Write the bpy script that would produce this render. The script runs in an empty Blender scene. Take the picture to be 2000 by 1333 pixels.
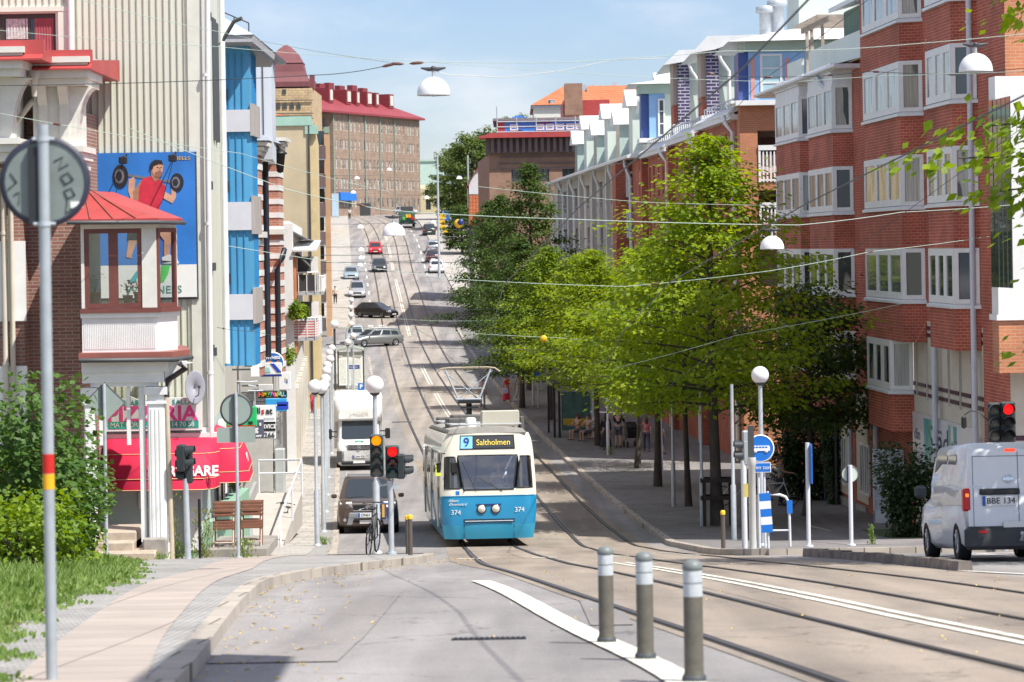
import bpy, math, random
from mathutils import Vector, Matrix
pi = math.pi
RN = random.Random(11)
# ------------------------------------------------------------------ camera geometry (eye is the world origin, looking along +Y)
FOC, TH, HY = 5800.0, 0.016, 485.0
cT, sT = math.cos(TH), math.sin(TH)
C = bpy.context.scene.collection

def interp(pts, t):
    if t <= pts[0][0]:
        a, b = pts[0], pts[1]
    elif t >= pts[-1][0]:
        a, b = pts[-2], pts[-1]
    else:
        n = len(pts)
        for i in range(n - 1):
            if t <= pts[i + 1][0]:
                break
        x0, y0 = pts[i]; x1, y1 = pts[i + 1]
        def sl(j):
            if j <= 0: return (pts[1][1] - pts[0][1]) / (pts[1][0] - pts[0][0])
            if j >= n - 1: return (pts[-1][1] - pts[-2][1]) / (pts[-1][0] - pts[-2][0])
            a = (pts[j][1] - pts[j-1][1]) / (pts[j][0] - pts[j-1][0]); b = (pts[j+1][1] - pts[j][1]) / (pts[j+1][0] - pts[j][0])
            return 0.0 if a * b < 0 else 2 * a * b / (a + b) if a + b else 0.0
        h = x1 - x0; u = (t - x0) / h; m0, m1 = sl(i) * h, sl(i + 1) * h
        return (2*u**3 - 3*u*u + 1) * y0 + (u**3 - 2*u*u + u) * m0 + (-2*u**3 + 3*u*u) * y1 + (u**3 - u*u) * m1
    return a[1] + (b[1] - a[1]) * (t - a[0]) / (b[0] - a[0])

PROF = [(-60, 2.2), (-30, .6), (0, -1.35), (19.5, -2.87), (26, -3.40), (34.3, -4.0), (44, -4.82), (55, -5.8), (65, -6.74), (76, -7.74), (84, -8.42), (90, -8.72),
        (97, -9.03), (115, -9.5), (135, -9.65), (165, -9.75), (195, -9.5), (252, -8.0), (331, -3.5), (368, -1.2), (415, 2.0), (470, 4.6), (547, 6.6),
        (640, 7.6), (1000, 8.5), (3000, 9)]
def gz(y): return interp(PROF, y)
def gslope(y): return (gz(y + 2) - gz(y - 2)) / 4
def px(x, y, D):
    """point seen at pixel (x, y) of the 2000x1333 picture at depth D -> (X, Z)"""
    dx, dy = x - 1000.0, HY - y
    return ((dx * cT + dy * sT) * D / FOC, (-dx * sT + dy * cT) * D / FOC)
def pxz(x, y, D): return px(x, y, D)[1]
def pxx(x, y, D): return px(x, y, D)[0]
def at(x, D, dz=0.0):
    """ground point at depth D under picture column x"""
    z = gz(D); wz = z * FOC / D
    return Vector((((x - 1000.0) + wz * sT) / cT * D / FOC, D, z + dz))

# ------------------------------------------------------------------ mesh builder
class MB:
    def __init__(s): s.v = []; s.f = []; s.m = []; s.s = []; s.T = None
    def add(s, vs, fs, mi=0, sm=False):
        o = len(s.v)
        if s.T is not None: vs = [s.T @ Vector(p) for p in vs]
        s.v += [tuple(p) for p in vs]
        for f in fs: s.f.append([i + o for i in f]); s.m.append(mi); s.s.append(sm)
        return s
    def box(s, x0, x1, y0, y1, z0, z1, mi=0):
        v = [(x0,y0,z0),(x1,y0,z0),(x1,y1,z0),(x0,y1,z0),(x0,y0,z1),(x1,y0,z1),(x1,y1,z1),(x0,y1,z1)]
        return s.add(v, [(0,3,2,1),(4,5,6,7),(0,1,5,4),(1,2,6,5),(2,3,7,6),(3,0,4,7)], mi)
    def bbox(s, x0, x1, y0, y1, z0, z1, b=.02, mi=0):
        """box with chamfered edges"""
        b = min(b, (x1-x0)*.45, (y1-y0)*.45, (z1-z0)*.45)
        V = []; idx = {}
        for ix, X in enumerate((x0, x1)):
            for iy, Y in enumerate((y0, y1)):
                for iz, Z in enumerate((z0, z1)):
                    sx, sy, sz = (b if ix == 0 else -b), (b if iy == 0 else -b), (b if iz == 0 else -b)
                    for a, p in enumerate(((X, Y+sy, Z+sz), (X+sx, Y, Z+sz), (X+sx, Y+sy, Z))):
                        idx[(ix,iy,iz,a)] = len(V); V.append(p)
        F = []
        for i in (0,1):
            q = [idx[(i,0,0,0)], idx[(i,1,0,0)], idx[(i,1,1,0)], idx[(i,0,1,0)]]; F.append(q if i else q[::-1])
            q = [idx[(0,i,0,1)], idx[(1,i,0,1)], idx[(1,i,1,1)], idx[(0,i,1,1)]]; F.append(q[::-1] if i else q)
            q = [idx[(0,0,i,2)], idx[(1,0,i,2)], idx[(1,1,i,2)], idx[(0,1,i,2)]]; F.append(q if i else q[::-1])
        for i in (0,1):
            for j in (0,1):
                F.append([idx[(0,i,j,1)], idx[(1,i,j,1)], idx[(1,i,j,2)], idx[(0,i,j,2)]])
                F.append([idx[(i,0,j,0)], idx[(i,1,j,0)], idx[(i,1,j,2)], idx[(i,0,j,2)]])
                F.append([idx[(i,j,0,0)], idx[(i,j,1,0)], idx[(i,j,1,1)], idx[(i,j,0,1)]])
                for k in (0,1): F.append([idx[(i,j,k,0)], idx[(i,j,k,1)], idx[(i,j,k,2)]]) if i == j == 0 else None
        for i in (0,1):
            for j in (0,1):
                for k in (0,1):
                    if not (i == j == 0): F.append([idx[(i,j,k,0)], idx[(i,j,k,1)], idx[(i,j,k,2)]])
        return s.add(V, F, mi)
    def quad(s, a, b, c, d, mi=0): return s.add([a,b,c,d], [(0,1,2,3)], mi)
    def poly(s, pts, mi=0): return s.add(pts, [tuple(range(len(pts)))], mi)
    def prism(s, pts, ax, a, b, mi=0, sm=False):
        """2-D outline extruded along axis ax ('x': pts=(y,z); 'y': pts=(x,z); 'z': pts=(x,y))"""
        n = len(pts)
        def P(p, t): return (t,p[0],p[1]) if ax == 'x' else (p[0],t,p[1]) if ax == 'y' else (p[0],p[1],t)
        v = [P(p,a) for p in pts] + [P(p,b) for p in pts]
        s.add(v, [tuple(range(n))[::-1], tuple(range(n, 2*n))], mi)
        return s.add(v, [(i, (i+1)%n, n+(i+1)%n, n+i) for i in range(n)], mi, sm)
    def loft(s, secs, mi=0, sm=True, caps=True, closed=True):
        n = len(secs[0]); v = [p for q in secs for p in q]; f = []
        for k in range(len(secs)-1):
            for i in range(n if closed else n-1):
                j = (i+1) % n
                f.append((k*n+i, k*n+j, (k+1)*n+j, (k+1)*n+i))
        s.add(v, f, mi, sm)
        if caps and closed:
            s.add(secs[0], [tuple(range(n))[::-1]], mi); s.add(secs[-1], [tuple(range(n))], mi)
        return s
    def tube(s, pts, r, n=6, mi=0, sm=True, caps=True):
        pts = [Vector(p) for p in pts]; secs = []
        rs = r if isinstance(r, (list, tuple)) else [r]*len(pts)
        for i, p in enumerate(pts):
            t = (pts[min(i+1, len(pts)-1)] - pts[max(i-1, 0)]).normalized()
            u = t.cross(Vector((0,0,1)) if abs(t.z) < .9 else Vector((1,0,0))).normalized(); w = t.cross(u)
            secs.append([p + (u*math.cos(2*pi*k/n) + w*math.sin(2*pi*k/n)) * rs[i] for k in range(n)])
        return s.loft(secs, mi, sm, caps)
    def cyl(s, p0, p1, r0, r1=None, n=12, mi=0, sm=True): return s.tube([p0, p1], [r0, r0 if r1 is None else r1], n, mi, sm)
    def lathe(s, prof, n=16, c=(0,0,0), ax='z', mi=0, sm=True, caps=True):
        secs = []
        if len(prof) >= 4 and prof[0][0] > .003 and abs(prof[0][0]-prof[-1][0]) < 1e-6 and prof[0][0] < max(p[0] for p in prof)-1e-6: caps = False; prof = list(prof)+[prof[0]]
        for r, h in prof:
            q = []
            for k in range(n):
                a = 2*pi*k/n; x, y = r*math.cos(a), r*math.sin(a)
                q.append((c[0]+x, c[1]+y, c[2]+h) if ax == 'z' else (c[0]+x, c[1]+h, c[2]+y) if ax == 'y' else (c[0]+h, c[1]+x, c[2]+y))
            secs.append(q)
        return s.loft(secs, mi, sm, caps)
    def ball(s, c, r, n=12, sz=1.0, mi=0):
        m = max(6, n//2+2)
        return s.lathe([(max(r*math.sin(pi*i/m), 1e-4), -r*sz*math.cos(pi*i/m)) for i in range(m+1)], n, c, 'z', mi, True, False)
    def build(s, name, mats, parent=None, label=None, loc=None):
        me = bpy.data.meshes.new(name); me.from_pydata(s.v, [], s.f); me.update()
        if not isinstance(mats, (list, tuple)): mats = [mats]
        for m in mats: me.materials.append(m)
        me.polygons.foreach_set('material_index', s.m); me.polygons.foreach_set('use_smooth', s.s)
        o = bpy.data.objects.new(name, me); C.objects.link(o)
        if parent is not None: o.parent = parent
        if label: o['label'] = label
        if loc is not None: o.location = loc
        return o

def tag(o, label=None, cat=None, group=None, kind=None):
    if label: o['label'] = label
    if cat: o['category'] = cat
    if group: o['group'] = group
    if kind: o['kind'] = kind
    return o
def thing(name, label, cat, loc=(0,0,0), rz=0.0, group=None, pitch=0.0):
    o = bpy.data.objects.new(name, None); C.objects.link(o); o.empty_display_size = .3
    o.location = loc
    o.rotation_euler = (pitch, 0, rz) if not pitch else (Matrix.Rotation(rz,3,'Z') @ Matrix.Rotation(pitch,3,'X')).to_euler()
    return tag(o, label, cat, group)
def dup(root, loc, rz=None, label=None, group=None, scale=None):
    r = root.copy(); C.objects.link(r); r.location = loc
    if rz is not None: r.rotation_euler = (0, 0, rz)
    if scale: r.scale = scale
    if label: r['label'] = label
    if group: r['group'] = group
    for ch in list(root.children):
        c = ch.copy(); C.objects.link(c); c.parent = r
        for g in list(ch.children):
            d = g.copy(); C.objects.link(d); d.parent = c
    return r
def struct(mb, name, mat): return tag(mb.build(name, mat), kind='structure')
def text(body, size, loc, mat, parent=None, rot=(pi/2,0,0), name='lettering', ax='CENTER', sx=1.0, ext=.004, shear=0.0, bold=0.0):
    cu = bpy.data.curves.new(name, 'FONT'); cu.body = body; cu.size = size; cu.align_x = ax; cu.align_y = 'CENTER'; cu.extrude = ext; cu.shear = shear
    cu.offset = bold; cu.resolution_u = 3
    cu.materials.append(mat)
    o = bpy.data.objects.new(name, cu); C.objects.link(o); o.location = loc; o.rotation_euler = rot; o.scale = (sx,1,1)
    if parent is not None: o.parent = parent
    return o

# ------------------------------------------------------------------ materials
_mats = {}
def _new(name):
    m = bpy.data.materials.new(name); m.use_nodes = True; nt = m.node_tree
    return m, nt, nt.nodes['Principled BSDF']
def mk(name, col, rough=.7, nz=.10, sc=2.0, metal=0.0, bump=0.0, bsc=None, spec=.5, coat=0.0, det=5, stretch=None, fine=0.0):
    if name in _mats: return _mats[name]
    m, nt, b = _new(name); N, L = nt.nodes.new, nt.links.new
    b.inputs['Roughness'].default_value = rough; b.inputs['Metallic'].default_value = metal
    b.inputs['Specular IOR Level'].default_value = spec; b.inputs['Coat Weight'].default_value = coat
    b.inputs['Base Color'].default_value = (*col, 1)
    if nz or bump:
        tc = N('ShaderNodeTexCoord'); vec = tc.outputs['Object']
        if stretch:
            mp = N('ShaderNodeMapping'); mp.inputs['Scale'].default_value = stretch; L(vec, mp.inputs['Vector']); vec = mp.outputs[0]
        n = N('ShaderNodeTexNoise'); n.inputs['Scale'].default_value = sc; n.inputs['Detail'].default_value = det; n.inputs['Roughness'].default_value = .6
        L(vec, n.inputs['Vector'])
        if nz:
            mr = N('ShaderNodeMapRange'); mr.inputs[1].default_value = .25; mr.inputs[2].default_value = .75
            mr.inputs[3].default_value = 1 - nz*1.5; mr.inputs[4].default_value = 1 + nz
            L(n.outputs['Fac'], mr.inputs[0]); out = mr.outputs[0]
            if fine:
                n2 = N('ShaderNodeTexNoise'); n2.inputs['Scale'].default_value = sc*25; n2.inputs['Detail'].default_value = 2; L(vec, n2.inputs['Vector'])
                mr2 = N('ShaderNodeMapRange'); mr2.inputs[1].default_value = .3; mr2.inputs[2].default_value = .7; mr2.inputs[3].default_value = 1-fine; mr2.inputs[4].default_value = 1+fine
                L(n2.outputs['Fac'], mr2.inputs[0]); mu = N('ShaderNodeMath'); mu.operation = 'MULTIPLY'; L(out, mu.inputs[0]); L(mr2.outputs[0], mu.inputs[1]); out = mu.outputs[0]
            mx = N('ShaderNodeVectorMath'); mx.operation = 'SCALE'; mx.inputs[0].default_value = col; L(out, mx.inputs['Scale'])
            L(mx.outputs[0], b.inputs['Base Color'])
        if bump:
            bn = N('ShaderNodeTexNoise'); bn.inputs['Scale'].default_value = bsc or sc*6; bn.inputs['Detail'].default_value = 4; L(vec, bn.inputs['Vector'])
            bp = N('ShaderNodeBump'); bp.inputs['Strength'].default_value = bump; bp.inputs['Distance'].default_value = .02
            L(bn.outputs['Fac'], bp.inputs['Height']); L(bp.outputs[0], b.inputs['Normal'])
    _mats[name] = m; return m
def mkbrick(name, c1, c2, mort, bw=.26, bh=.075, ms=.012, rough=.85, plane='wall', off=.5, nz=.25):
    if name in _mats: return _mats[name]
    m, nt, b = _new(name); N, L = nt.nodes.new, nt.links.new
    tc = N('ShaderNodeTexCoord'); se = N('ShaderNodeSeparateXYZ'); L(tc.outputs['Object'], se.inputs[0])
    co = N('ShaderNodeCombineXYZ')
    if plane == 'wall':
        ad = N('ShaderNodeMath'); ad.operation = 'ADD'; L(se.outputs[0], ad.inputs[0]); L(se.outputs[1], ad.inputs[1])
        L(ad.outputs[0], co.inputs[0]); L(se.outputs[2], co.inputs[1])
    else:
        L(se.outputs[0], co.inputs[0]); L(se.outputs[1], co.inputs[1])
    br = N('ShaderNodeTexBrick'); br.offset = off; L(co.outputs[0], br.inputs['Vector'])
    br.inputs['Scale'].default_value = 1.0; br.inputs['Brick Width'].default_value = bw; br.inputs['Row Height'].default_value = bh
    br.inputs['Mortar Size'].default_value = ms; br.inputs['Mortar Smooth'].default_value = .3; br.inputs['Bias'].default_value = -.1
    br.inputs['Color1'].default_value = (*c1,1); br.inputs['Color2'].default_value = (*c2,1); br.inputs['Mortar'].default_value = (*mort,1)
    n = N('ShaderNodeTexNoise'); n.inputs['Scale'].default_value = .9; n.inputs['Detail'].default_value = 6; L(tc.outputs['Object'], n.inputs['Vector'])
    mr = N('ShaderNodeMapRange'); mr.inputs[1].default_value = .25; mr.inputs[2].default_value = .75; mr.inputs[3].default_value = 1-nz; mr.inputs[4].default_value = 1+nz*.7
    L(n.outputs['Fac'], mr.inputs[0])
    mx = N('ShaderNodeVectorMath'); mx.operation = 'SCALE'; L(br.outputs['Color'], mx.inputs[0]); L(mr.outputs[0], mx.inputs['Scale'])
    L(mx.outputs[0], b.inputs['Base Color']); b.inputs['Roughness'].default_value = rough
    bp = N('ShaderNodeBump'); bp.inputs['Strength'].default_value = .5; bp.inputs['Distance'].default_value = .01; bp.invert = True
    L(br.outputs['Fac'], bp.inputs['Height']); L(bp.outputs[0], b.inputs['Normal'])
    _mats[name] = m; return m
def mkleaf(name, ca, cb, trans=.45, sc=1.2):
    if name in _mats: return _mats[name]
    m = bpy.data.materials.new(name); m.use_nodes = True; nt = m.node_tree; N, L = nt.nodes.new, nt.links.new
    nt.nodes.clear(); out = N('ShaderNodeOutputMaterial')
    tc = N('ShaderNodeTexCoord'); n = N('ShaderNodeTexNoise'); n.inputs['Scale'].default_value = sc; n.inputs['Detail'].default_value = 4; n.inputs['Roughness'].default_value = .75
    L(tc.outputs['Object'], n.inputs['Vector'])
    mr = N('ShaderNodeMapRange'); mr.inputs[1].default_value = .32; mr.inputs[2].default_value = .68; L(n.outputs['Fac'], mr.inputs[0])
    mx = N('ShaderNodeMix'); mx.data_type = 'RGBA'; mx.inputs[6].default_value = (*ca,1); mx.inputs[7].default_value = (*cb,1); L(mr.outputs[0], mx.inputs[0])
    d = N('ShaderNodeBsdfPrincipled'); d.inputs['Roughness'].default_value = .5; d.inputs['Specular IOR Level'].default_value = .35; L(mx.outputs[2], d.inputs['Base Color'])
    t = N('ShaderNodeBsdfTranslucent'); hs = N('ShaderNodeHueSaturation'); hs.inputs['Hue'].default_value = .485; hs.inputs['Saturation'].default_value = 1.15; hs.inputs['Value'].default_value = 1.5
    L(mx.outputs[2], hs.inputs['Color']); L(hs.outputs[0], t.inputs['Color'])
    ms = N('ShaderNodeMixShader'); ms.inputs[0].default_value = trans; L(d.outputs[0], ms.inputs[1]); L(t.outputs[0], ms.inputs[2]); L(ms.outputs[0], out.inputs[0])
    _mats[name] = m; return m
def mkglass(name, col=(.03,.04,.05), rough=.06):
    if name in _mats: return _mats[name]
    m, nt, b = _new(name); b.inputs['Base Color'].default_value = (*col,1); b.inputs['Roughness'].default_value = rough
    b.inputs['Specular IOR Level'].default_value = .8; _mats[name] = m; return m
def mkclear(name, tint=(.75,.85,.85), fac=.8):
    """see-through pane: mostly transparent with a glossy reflection"""
    if name in _mats: return _mats[name]
    m = bpy.data.materials.new(name); m.use_nodes = True; nt = m.node_tree; N, L = nt.nodes.new, nt.links.new
    nt.nodes.clear(); out = N('ShaderNodeOutputMaterial'); t = N('ShaderNodeBsdfTransparent'); t.inputs[0].default_value = (*tint,1)
    g = N('ShaderNodeBsdfGlossy'); g.inputs['Roughness'].default_value = .04; ms = N('ShaderNodeMixShader'); ms.inputs[0].default_value = 1-fac
    L(t.outputs[0], ms.inputs[1]); L(g.outputs[0], ms.inputs[2]); L(ms.outputs[0], out.inputs[0]); _mats[name] = m; return m
def mkemit(name, col, st):
    if name in _mats: return _mats[name]
    m, nt, b = _new(name); b.inputs['Base Color'].default_value = (*col,1); b.inputs['Emission Color'].default_value = (*col,1); b.inputs['Emission Strength'].default_value = st
    _mats[name] = m; return m

WHITE = mk('white_paint', (.78,.78,.77), .5, .06, 3)
OFFW = mk('off_white_paint', (.68,.67,.62), .6, .08, 3)
BLACK = mk('black_plastic', (.015,.016,.018), .45, .05, 6)
DGREY = mk('dark_grey', (.06,.065,.07), .5, .1, 4)
GALV = mk('galvanised_steel', (.52,.56,.60), .45, .12, 5, .35)
LGREY = mk('light_grey', (.45,.47,.5), .5, .1, 3)
RUBBER = mk('rubber', (.012,.012,.013), .8, .1, 9)
CHROME = mk('chrome', (.7,.7,.72), .18, 0, 1, 1.0)
ALLOY = mk('alloy', (.45,.46,.48), .3, .05, 8, .9)
GLASSD = mkglass('dark_glass')
GLASSB = mkglass('window_glass', (.10,.12,.14))
PLATE = mk('plate_white', (.75,.75,.74), .4, .02)
BLUEPL = mk('plate_blue', (.02,.10,.45), .4, .02)
SIGNB = mk('sign_blue', (.012,.17,.62), .4, .05, 4)
SIGNW = mk('sign_white', (.82,.83,.84), .4, .03, 4)
YELLOW = mk('yellow_paint', (.85,.50,.02), .5, .06, 6)
ORANGE = mk('orange_lens', (.9,.32,.02), .3, 0)
REDL = mk('red_lens', (.55,.01,.01), .25, 0)
CREAM = mk('cream_plaster', (.62,.56,.47), .85, .10, 1.2, bump=.1)
# ------------------------------------------------------------------ ground, road, tracks, pavements
TRL = [(-40,7.6),(0,4.25),(19.5,2.75),(26,2.25),(30,1.82),(34.3,1.36),(44,.66),(52,.12),(65,-.25),(83,-.75),(195,-6.85),(252,-10.1),(331,-14.5),(415,-19.5),(470,-23.6),(520,-29),(560,-36),(620,-50)]
SEP = [(-40,3.6),(20,3.3),(44,3.2),(66,3.1),(83,3.3),(134,3.7),(195,3.4),(252,3.0),(331,3.0),(415,3.6),(520,3.6)]
def trl(y): return interp(TRL, y)
def trr(y): return trl(y) + interp(SEP, y)
KLN = [(-40,0.6),(0,-1.3),(19.5,-2.22),(28,-2.75),(34,-3.05),(38,-3.2),(42,-3.05),(47,-2.6),(52,-2.0),(55,-1.72),(60.6,-1.7),(61.2,-1.95),(61.6,-4.2),(62,-4.3)]
def kl(y):
    if y < 62: return interp(KLN, y)
    b = -5.0 - .0578*(y-83)
    u = 0
    if 166 < y < 244: u = 2.4 * min(1, (y-166)/6, (244-y)/6)
    if y > 270: u = 1.5
    return b + u
KRN = [(57.6,6.2),(57.9,4.9),(58.5,4.3),(60,4.05),(64,4.05),(70,4.15),(83,4.2),(98,3.9),(118,3.1),(135,2.2),(178,.05),(278,-5.6),(282,-5.8)]
def kr(y):
    if y < 282: return interp(KRN, y)
    return 2.3 - .056*(y-135) + 1.5
def fl(y): return -6.6 - .0578*(y-62)
def fr(y): return 17.1 - .055*y
def ys(y0, y1):
    r = [y0]; y = y0
    while y < y1 - 1e-6:
        st = .5 if 54 < y < 64 else 1.0 if y < 100 else 2.0 if y < 200 else 4.0 if y < 700 else 40.0
        y = min(y + st, y1); r.append(y)
    return r
def strip(mb, xl, xr, y0, y1, dz, nx=1, mi=0, side=None, drop=.2, end=0):
    Y = ys(y0, y1); V = []; Fc = []
    for y in Y:
        a, b = (xl(y) if callable(xl) else xl), (xr(y) if callable(xr) else xr)
        for i in range(nx+1): V.append((a + (b-a)*i/nx, y, gz(y) + dz))
    n = nx+1
    for k in range(len(Y)-1):
        for i in range(nx): Fc.append((k*n+i, k*n+i+1, (k+1)*n+i+1, (k+1)*n+i))
    mb.add(V, Fc, mi)
    if side:
        for sd in side:
            f = xr if sd == 'r' else xl; q = []
            for y in Y: q.append(((f(y) if callable(f) else f), y))
            v = [(x, y, gz(y)+dz) for x, y in q] + [(x, y, gz(y)+dz-drop) for x, y in q]; m = len(q)
            mb.add(v, [(i, i+1, m+i+1, m+i) for i in range(m-1)], mi)
        for e in (Y[0], Y[-1]):
            a, b = (xl(e) if callable(xl) else xl), (xr(e) if callable(xr) else xr)
            mb.quad((a,e,gz(e)+dz),(b,e,gz(e)+dz),(b,e,gz(e)+dz-drop),(a,e,gz(e)+dz-drop), mi)
    return mb

def ground_mat(name, col, dark, sc=.6, crack=True, tint=None):
    m, nt, b = _new(name); N, L = nt.nodes.new, nt.links.new
    tc = N('ShaderNodeTexCoord'); mp = N('ShaderNodeMapping'); mp.inputs['Scale'].default_value = (1,.35,1); L(tc.outputs['Object'], mp.inputs[0])
    n = N('ShaderNodeTexNoise'); n.inputs['Scale'].default_value = sc; n.inputs['Detail'].default_value = 8; n.inputs['Roughness'].default_value = .65; L(mp.outputs[0], n.inputs[0])
    cr = N('ShaderNodeValToRGB'); cr.color_ramp.elements[0].position = .3; cr.color_ramp.elements[1].position = .72
    cr.color_ramp.elements[0].color = (*dark,1); cr.color_ramp.elements[1].color = (*col,1); L(n.outputs['Fac'], cr.inputs[0])
    if tint:
        e = cr.color_ramp.elements.new(.5); e.color = (*tint,1)
    g = N('ShaderNodeTexNoise'); g.inputs['Scale'].default_value = 60; g.inputs['Detail'].default_value = 3; L(tc.outputs['Object'], g.inputs[0])
    mr = N('ShaderNodeMapRange'); mr.inputs[1].default_value = .3; mr.inputs[2].default_value = .7; mr.inputs[3].default_value = .74; mr.inputs[4].default_value = 1.22; L(g.outputs['Fac'], mr.inputs[0])
    sc1 = N('ShaderNodeVectorMath'); sc1.operation = 'SCALE'; L(cr.outputs[0], sc1.inputs[0]); L(mr.outputs[0], sc1.inputs['Scale']); last = sc1.outputs[0]
    w3 = N('ShaderNodeMapping'); w3.inputs['Scale'].default_value = (1.3,.025,1); L(tc.outputs['Object'], w3.inputs[0]); n3 = N('ShaderNodeTexNoise'); n3.inputs['Scale'].default_value = 1; n3.inputs['Detail'].default_value = 5; L(w3.outputs[0], n3.inputs[0])
    m4 = N('ShaderNodeMapRange'); m4.inputs[1].default_value = .35; m4.inputs[2].default_value = .65; m4.inputs[3].default_value = .76; m4.inputs[4].default_value = 1.08; L(n3.outputs['Fac'], m4.inputs[0]); s4 = N('ShaderNodeVectorMath'); s4.operation = 'SCALE'; L(last, s4.inputs[0]); L(m4.outputs[0], s4.inputs['Scale']); last = s4.outputs[0]
    if crack:
        v = N('ShaderNodeTexVoronoi'); v.feature = 'DISTANCE_TO_EDGE'; v.inputs['Scale'].default_value = .22
        w = N('ShaderNodeTexNoise'); w.inputs['Scale'].default_value = 1.4; w.inputs['Detail'].default_value = 6; L(tc.outputs['Object'], w.inputs[0])
        va = N('ShaderNodeVectorMath'); va.operation = 'MULTIPLY_ADD'; va.inputs[1].default_value = (1.6,1.6,0); L(w.outputs['Color'], va.inputs[0]); L(tc.outputs['Object'], va.inputs[2]); L(va.outputs[0], v.inputs['Vector'])
        m2 = N('ShaderNodeMapRange'); m2.inputs[1].default_value = 0; m2.inputs[2].default_value = .006; m2.inputs[3].default_value = .55; m2.inputs[4].default_value = 1; L(v.outputs['Distance'], m2.inputs[0])
        sc2 = N('ShaderNodeVectorMath'); sc2.operation = 'SCALE'; L(last, sc2.inputs[0]); L(m2.outputs[0], sc2.inputs['Scale']); last = sc2.outputs[0]
    L(last, b.inputs['Base Color']); b.inputs['Roughness'].default_value = .85; b.inputs['Specular IOR Level'].default_value = .25
    bp = N('ShaderNodeBump'); bp.inputs['Strength'].default_value = .25; bp.inputs['Distance'].default_value = .01; L(g.outputs['Fac'], bp.inputs['Height']); L(bp.outputs[0], b.inputs['Normal'])
    return m
ASPH = ground_mat('asphalt', (.345,.325,.318), (.235,.222,.22), .55)
TRACKM = ground_mat('track_bed_concrete', (.35,.285,.23), (.235,.20,.17), .8, True, (.31,.262,.218))
TERR = mk('terrain', (.16,.17,.12), .95, .25, .05)
COBBLE = mkbrick('cobble_setts', (.27,.255,.25), (.20,.19,.19), (.12,.115,.11), .22, .14, .02, .9, 'flat', .5, .25)
COBBLEL = mkbrick('pale_cobble', (.40,.39,.37), (.31,.30,.30), (.20,.19,.175), .14, .12, .014, .9, 'flat', .5, .25)
SLABS = mkbrick('paving_slabs', (.42,.36,.315), (.37,.315,.28), (.20,.17,.14), 1.05, .7, .012, .85, 'flat', 0, .15)
SLABG = mkbrick('pale_slabs', (.44,.41,.37), (.37,.345,.315), (.20,.19,.17), .7, .9, .014, .85, 'flat', .5, .22)
KERB = mkbrick('kerb_granite', (.44,.39,.33), (.36,.32,.28), (.13,.11,.09), .5, 1.1, .015, .85, 'flat', .5, .25)
PAINT = mk('road_paint', (.68,.66,.58), .75, .30, 2.2, bump=.2, fine=.22)
RAILM = mk('rail_steel', (.10,.085,.075), .4, .2, 4, .5)
GROOVE = mk('rail_groove', (.025,.022,.02), .8, .2, 4)

m = MB(); strip(m, -400, 400, -60, 2400, -.06, 20); struct(m, 'ground', TERR)
m = MB(); strip(m, lambda y: kl(y)-3 if y > 62 else kl(y)-.6, lambda y: 40 if y < 75 else kr(y)+1.0, -40, 700, 0, 8)
struct(m, 'road', ASPH)
m = MB()
for y0, y1, w in ((248,270,-60),): strip(m, w, lambda y: kl(260)-2, y0, y1, .0)
strip(m, lambda y: kr(281)-.5, 60, 279, 302, .0)
struct(m, 'side_street', ASPH)
m = MB()
def trkl(y): return trl(y) - (1.25 if y > 56 else 1.25 - .35*max(0, min(1, (56-y)/10)))
def trkr(y): return trr(y) + (1.1 if y > 60 else 1.1 + .9*min(1, (60-y)/15))
strip(m, trkl, trkr, -40, 140, .006, 4); struct(m, 'tram_track_bed', TRACKM)
m = MB(); strip(m, trkl, trkr, 140, 600, .006, 4); struct(m, 'far_track_bed', ground_mat('far_track_concrete', (.40,.355,.315), (.29,.26,.235), .5))
for nm, fn in (('tram_rail', trl), ('tram_rail', trr)):
    m = MB()
    for sg in (-1, 1):
        strip(m, lambda y: fn(y)+sg*.7175-.068, lambda y: fn(y)+sg*.7175+.068, -40, 600, .011, 1, 1)
        strip(m, lambda y: fn(y)+sg*.7175-.03, lambda y: fn(y)+sg*.7175+.03, -40, 600, .018, 1, 0)
    tag(m.build(nm, [RAILM, GROOVE]), kind='structure')

# markings
m = MB()
LB = [(19,(1335,)),(22.5,(1245,)),(26,(1158,)),(30,(1055,)),(34.3,(990,)),(40,(930,))]
def white_band(y): return at(interp([(15,1470),(19.5,1335),(22.5,1245),(26,1150),(30,1065),(34.3,1000),(41,922)], y), y).x
strip(m, lambda y: white_band(y)-.13, lambda y: white_band(y)+.13, 12, 39.5, .016)
def dbl(y): return trl(y) + (interp(SEP, y))*.5
strip(m, lambda y: dbl(y)-.16, lambda y: dbl(y)-.05, 10, 51, .014); strip(m, lambda y: dbl(y)+.05, lambda y: dbl(y)+.16, 10, 51, .014)
for a, b in ((170,196),(205,226),(262,300),(302,334),(350,362),(372,395),(404,430)):
    strip(m, lambda y: dbl(y)-.14, lambda y: dbl(y)-.05, a, b, .014); strip(m, lambda y: dbl(y)+.06, lambda y: dbl(y)+.15, a, b, .014)
for k in range(8):                                       # dashes of the far lanes
    y = 300 + k*12
    strip(m, lambda y: trl(y)-1.75, lambda y: trl(y)-1.6, y, y+5, .014)
    strip(m, lambda y: trr(y)+2.2, lambda y: trr(y)+2.35, y+40, y+46, .014)
for i in range(9):                                        # crossing dashes at the right side street and near junction
    x0 = trr(281)+.8+i*.9
    strip(m, x0, x0+.5, 277.5, 279, .014); strip(m, x0, x0+.5, 303, 304.5, .014)
for i in range(6):
    x0 = kl(246)+1.0+i*1.0
    strip(m, x0, x0+.5, 273.5, 275.0, .014)
for i in range(13):
    x0 = -1.2 + i*.75
    if i % 2 == 0: strip(m, x0, x0+.5, 59.2, 60.2, .014)
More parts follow.
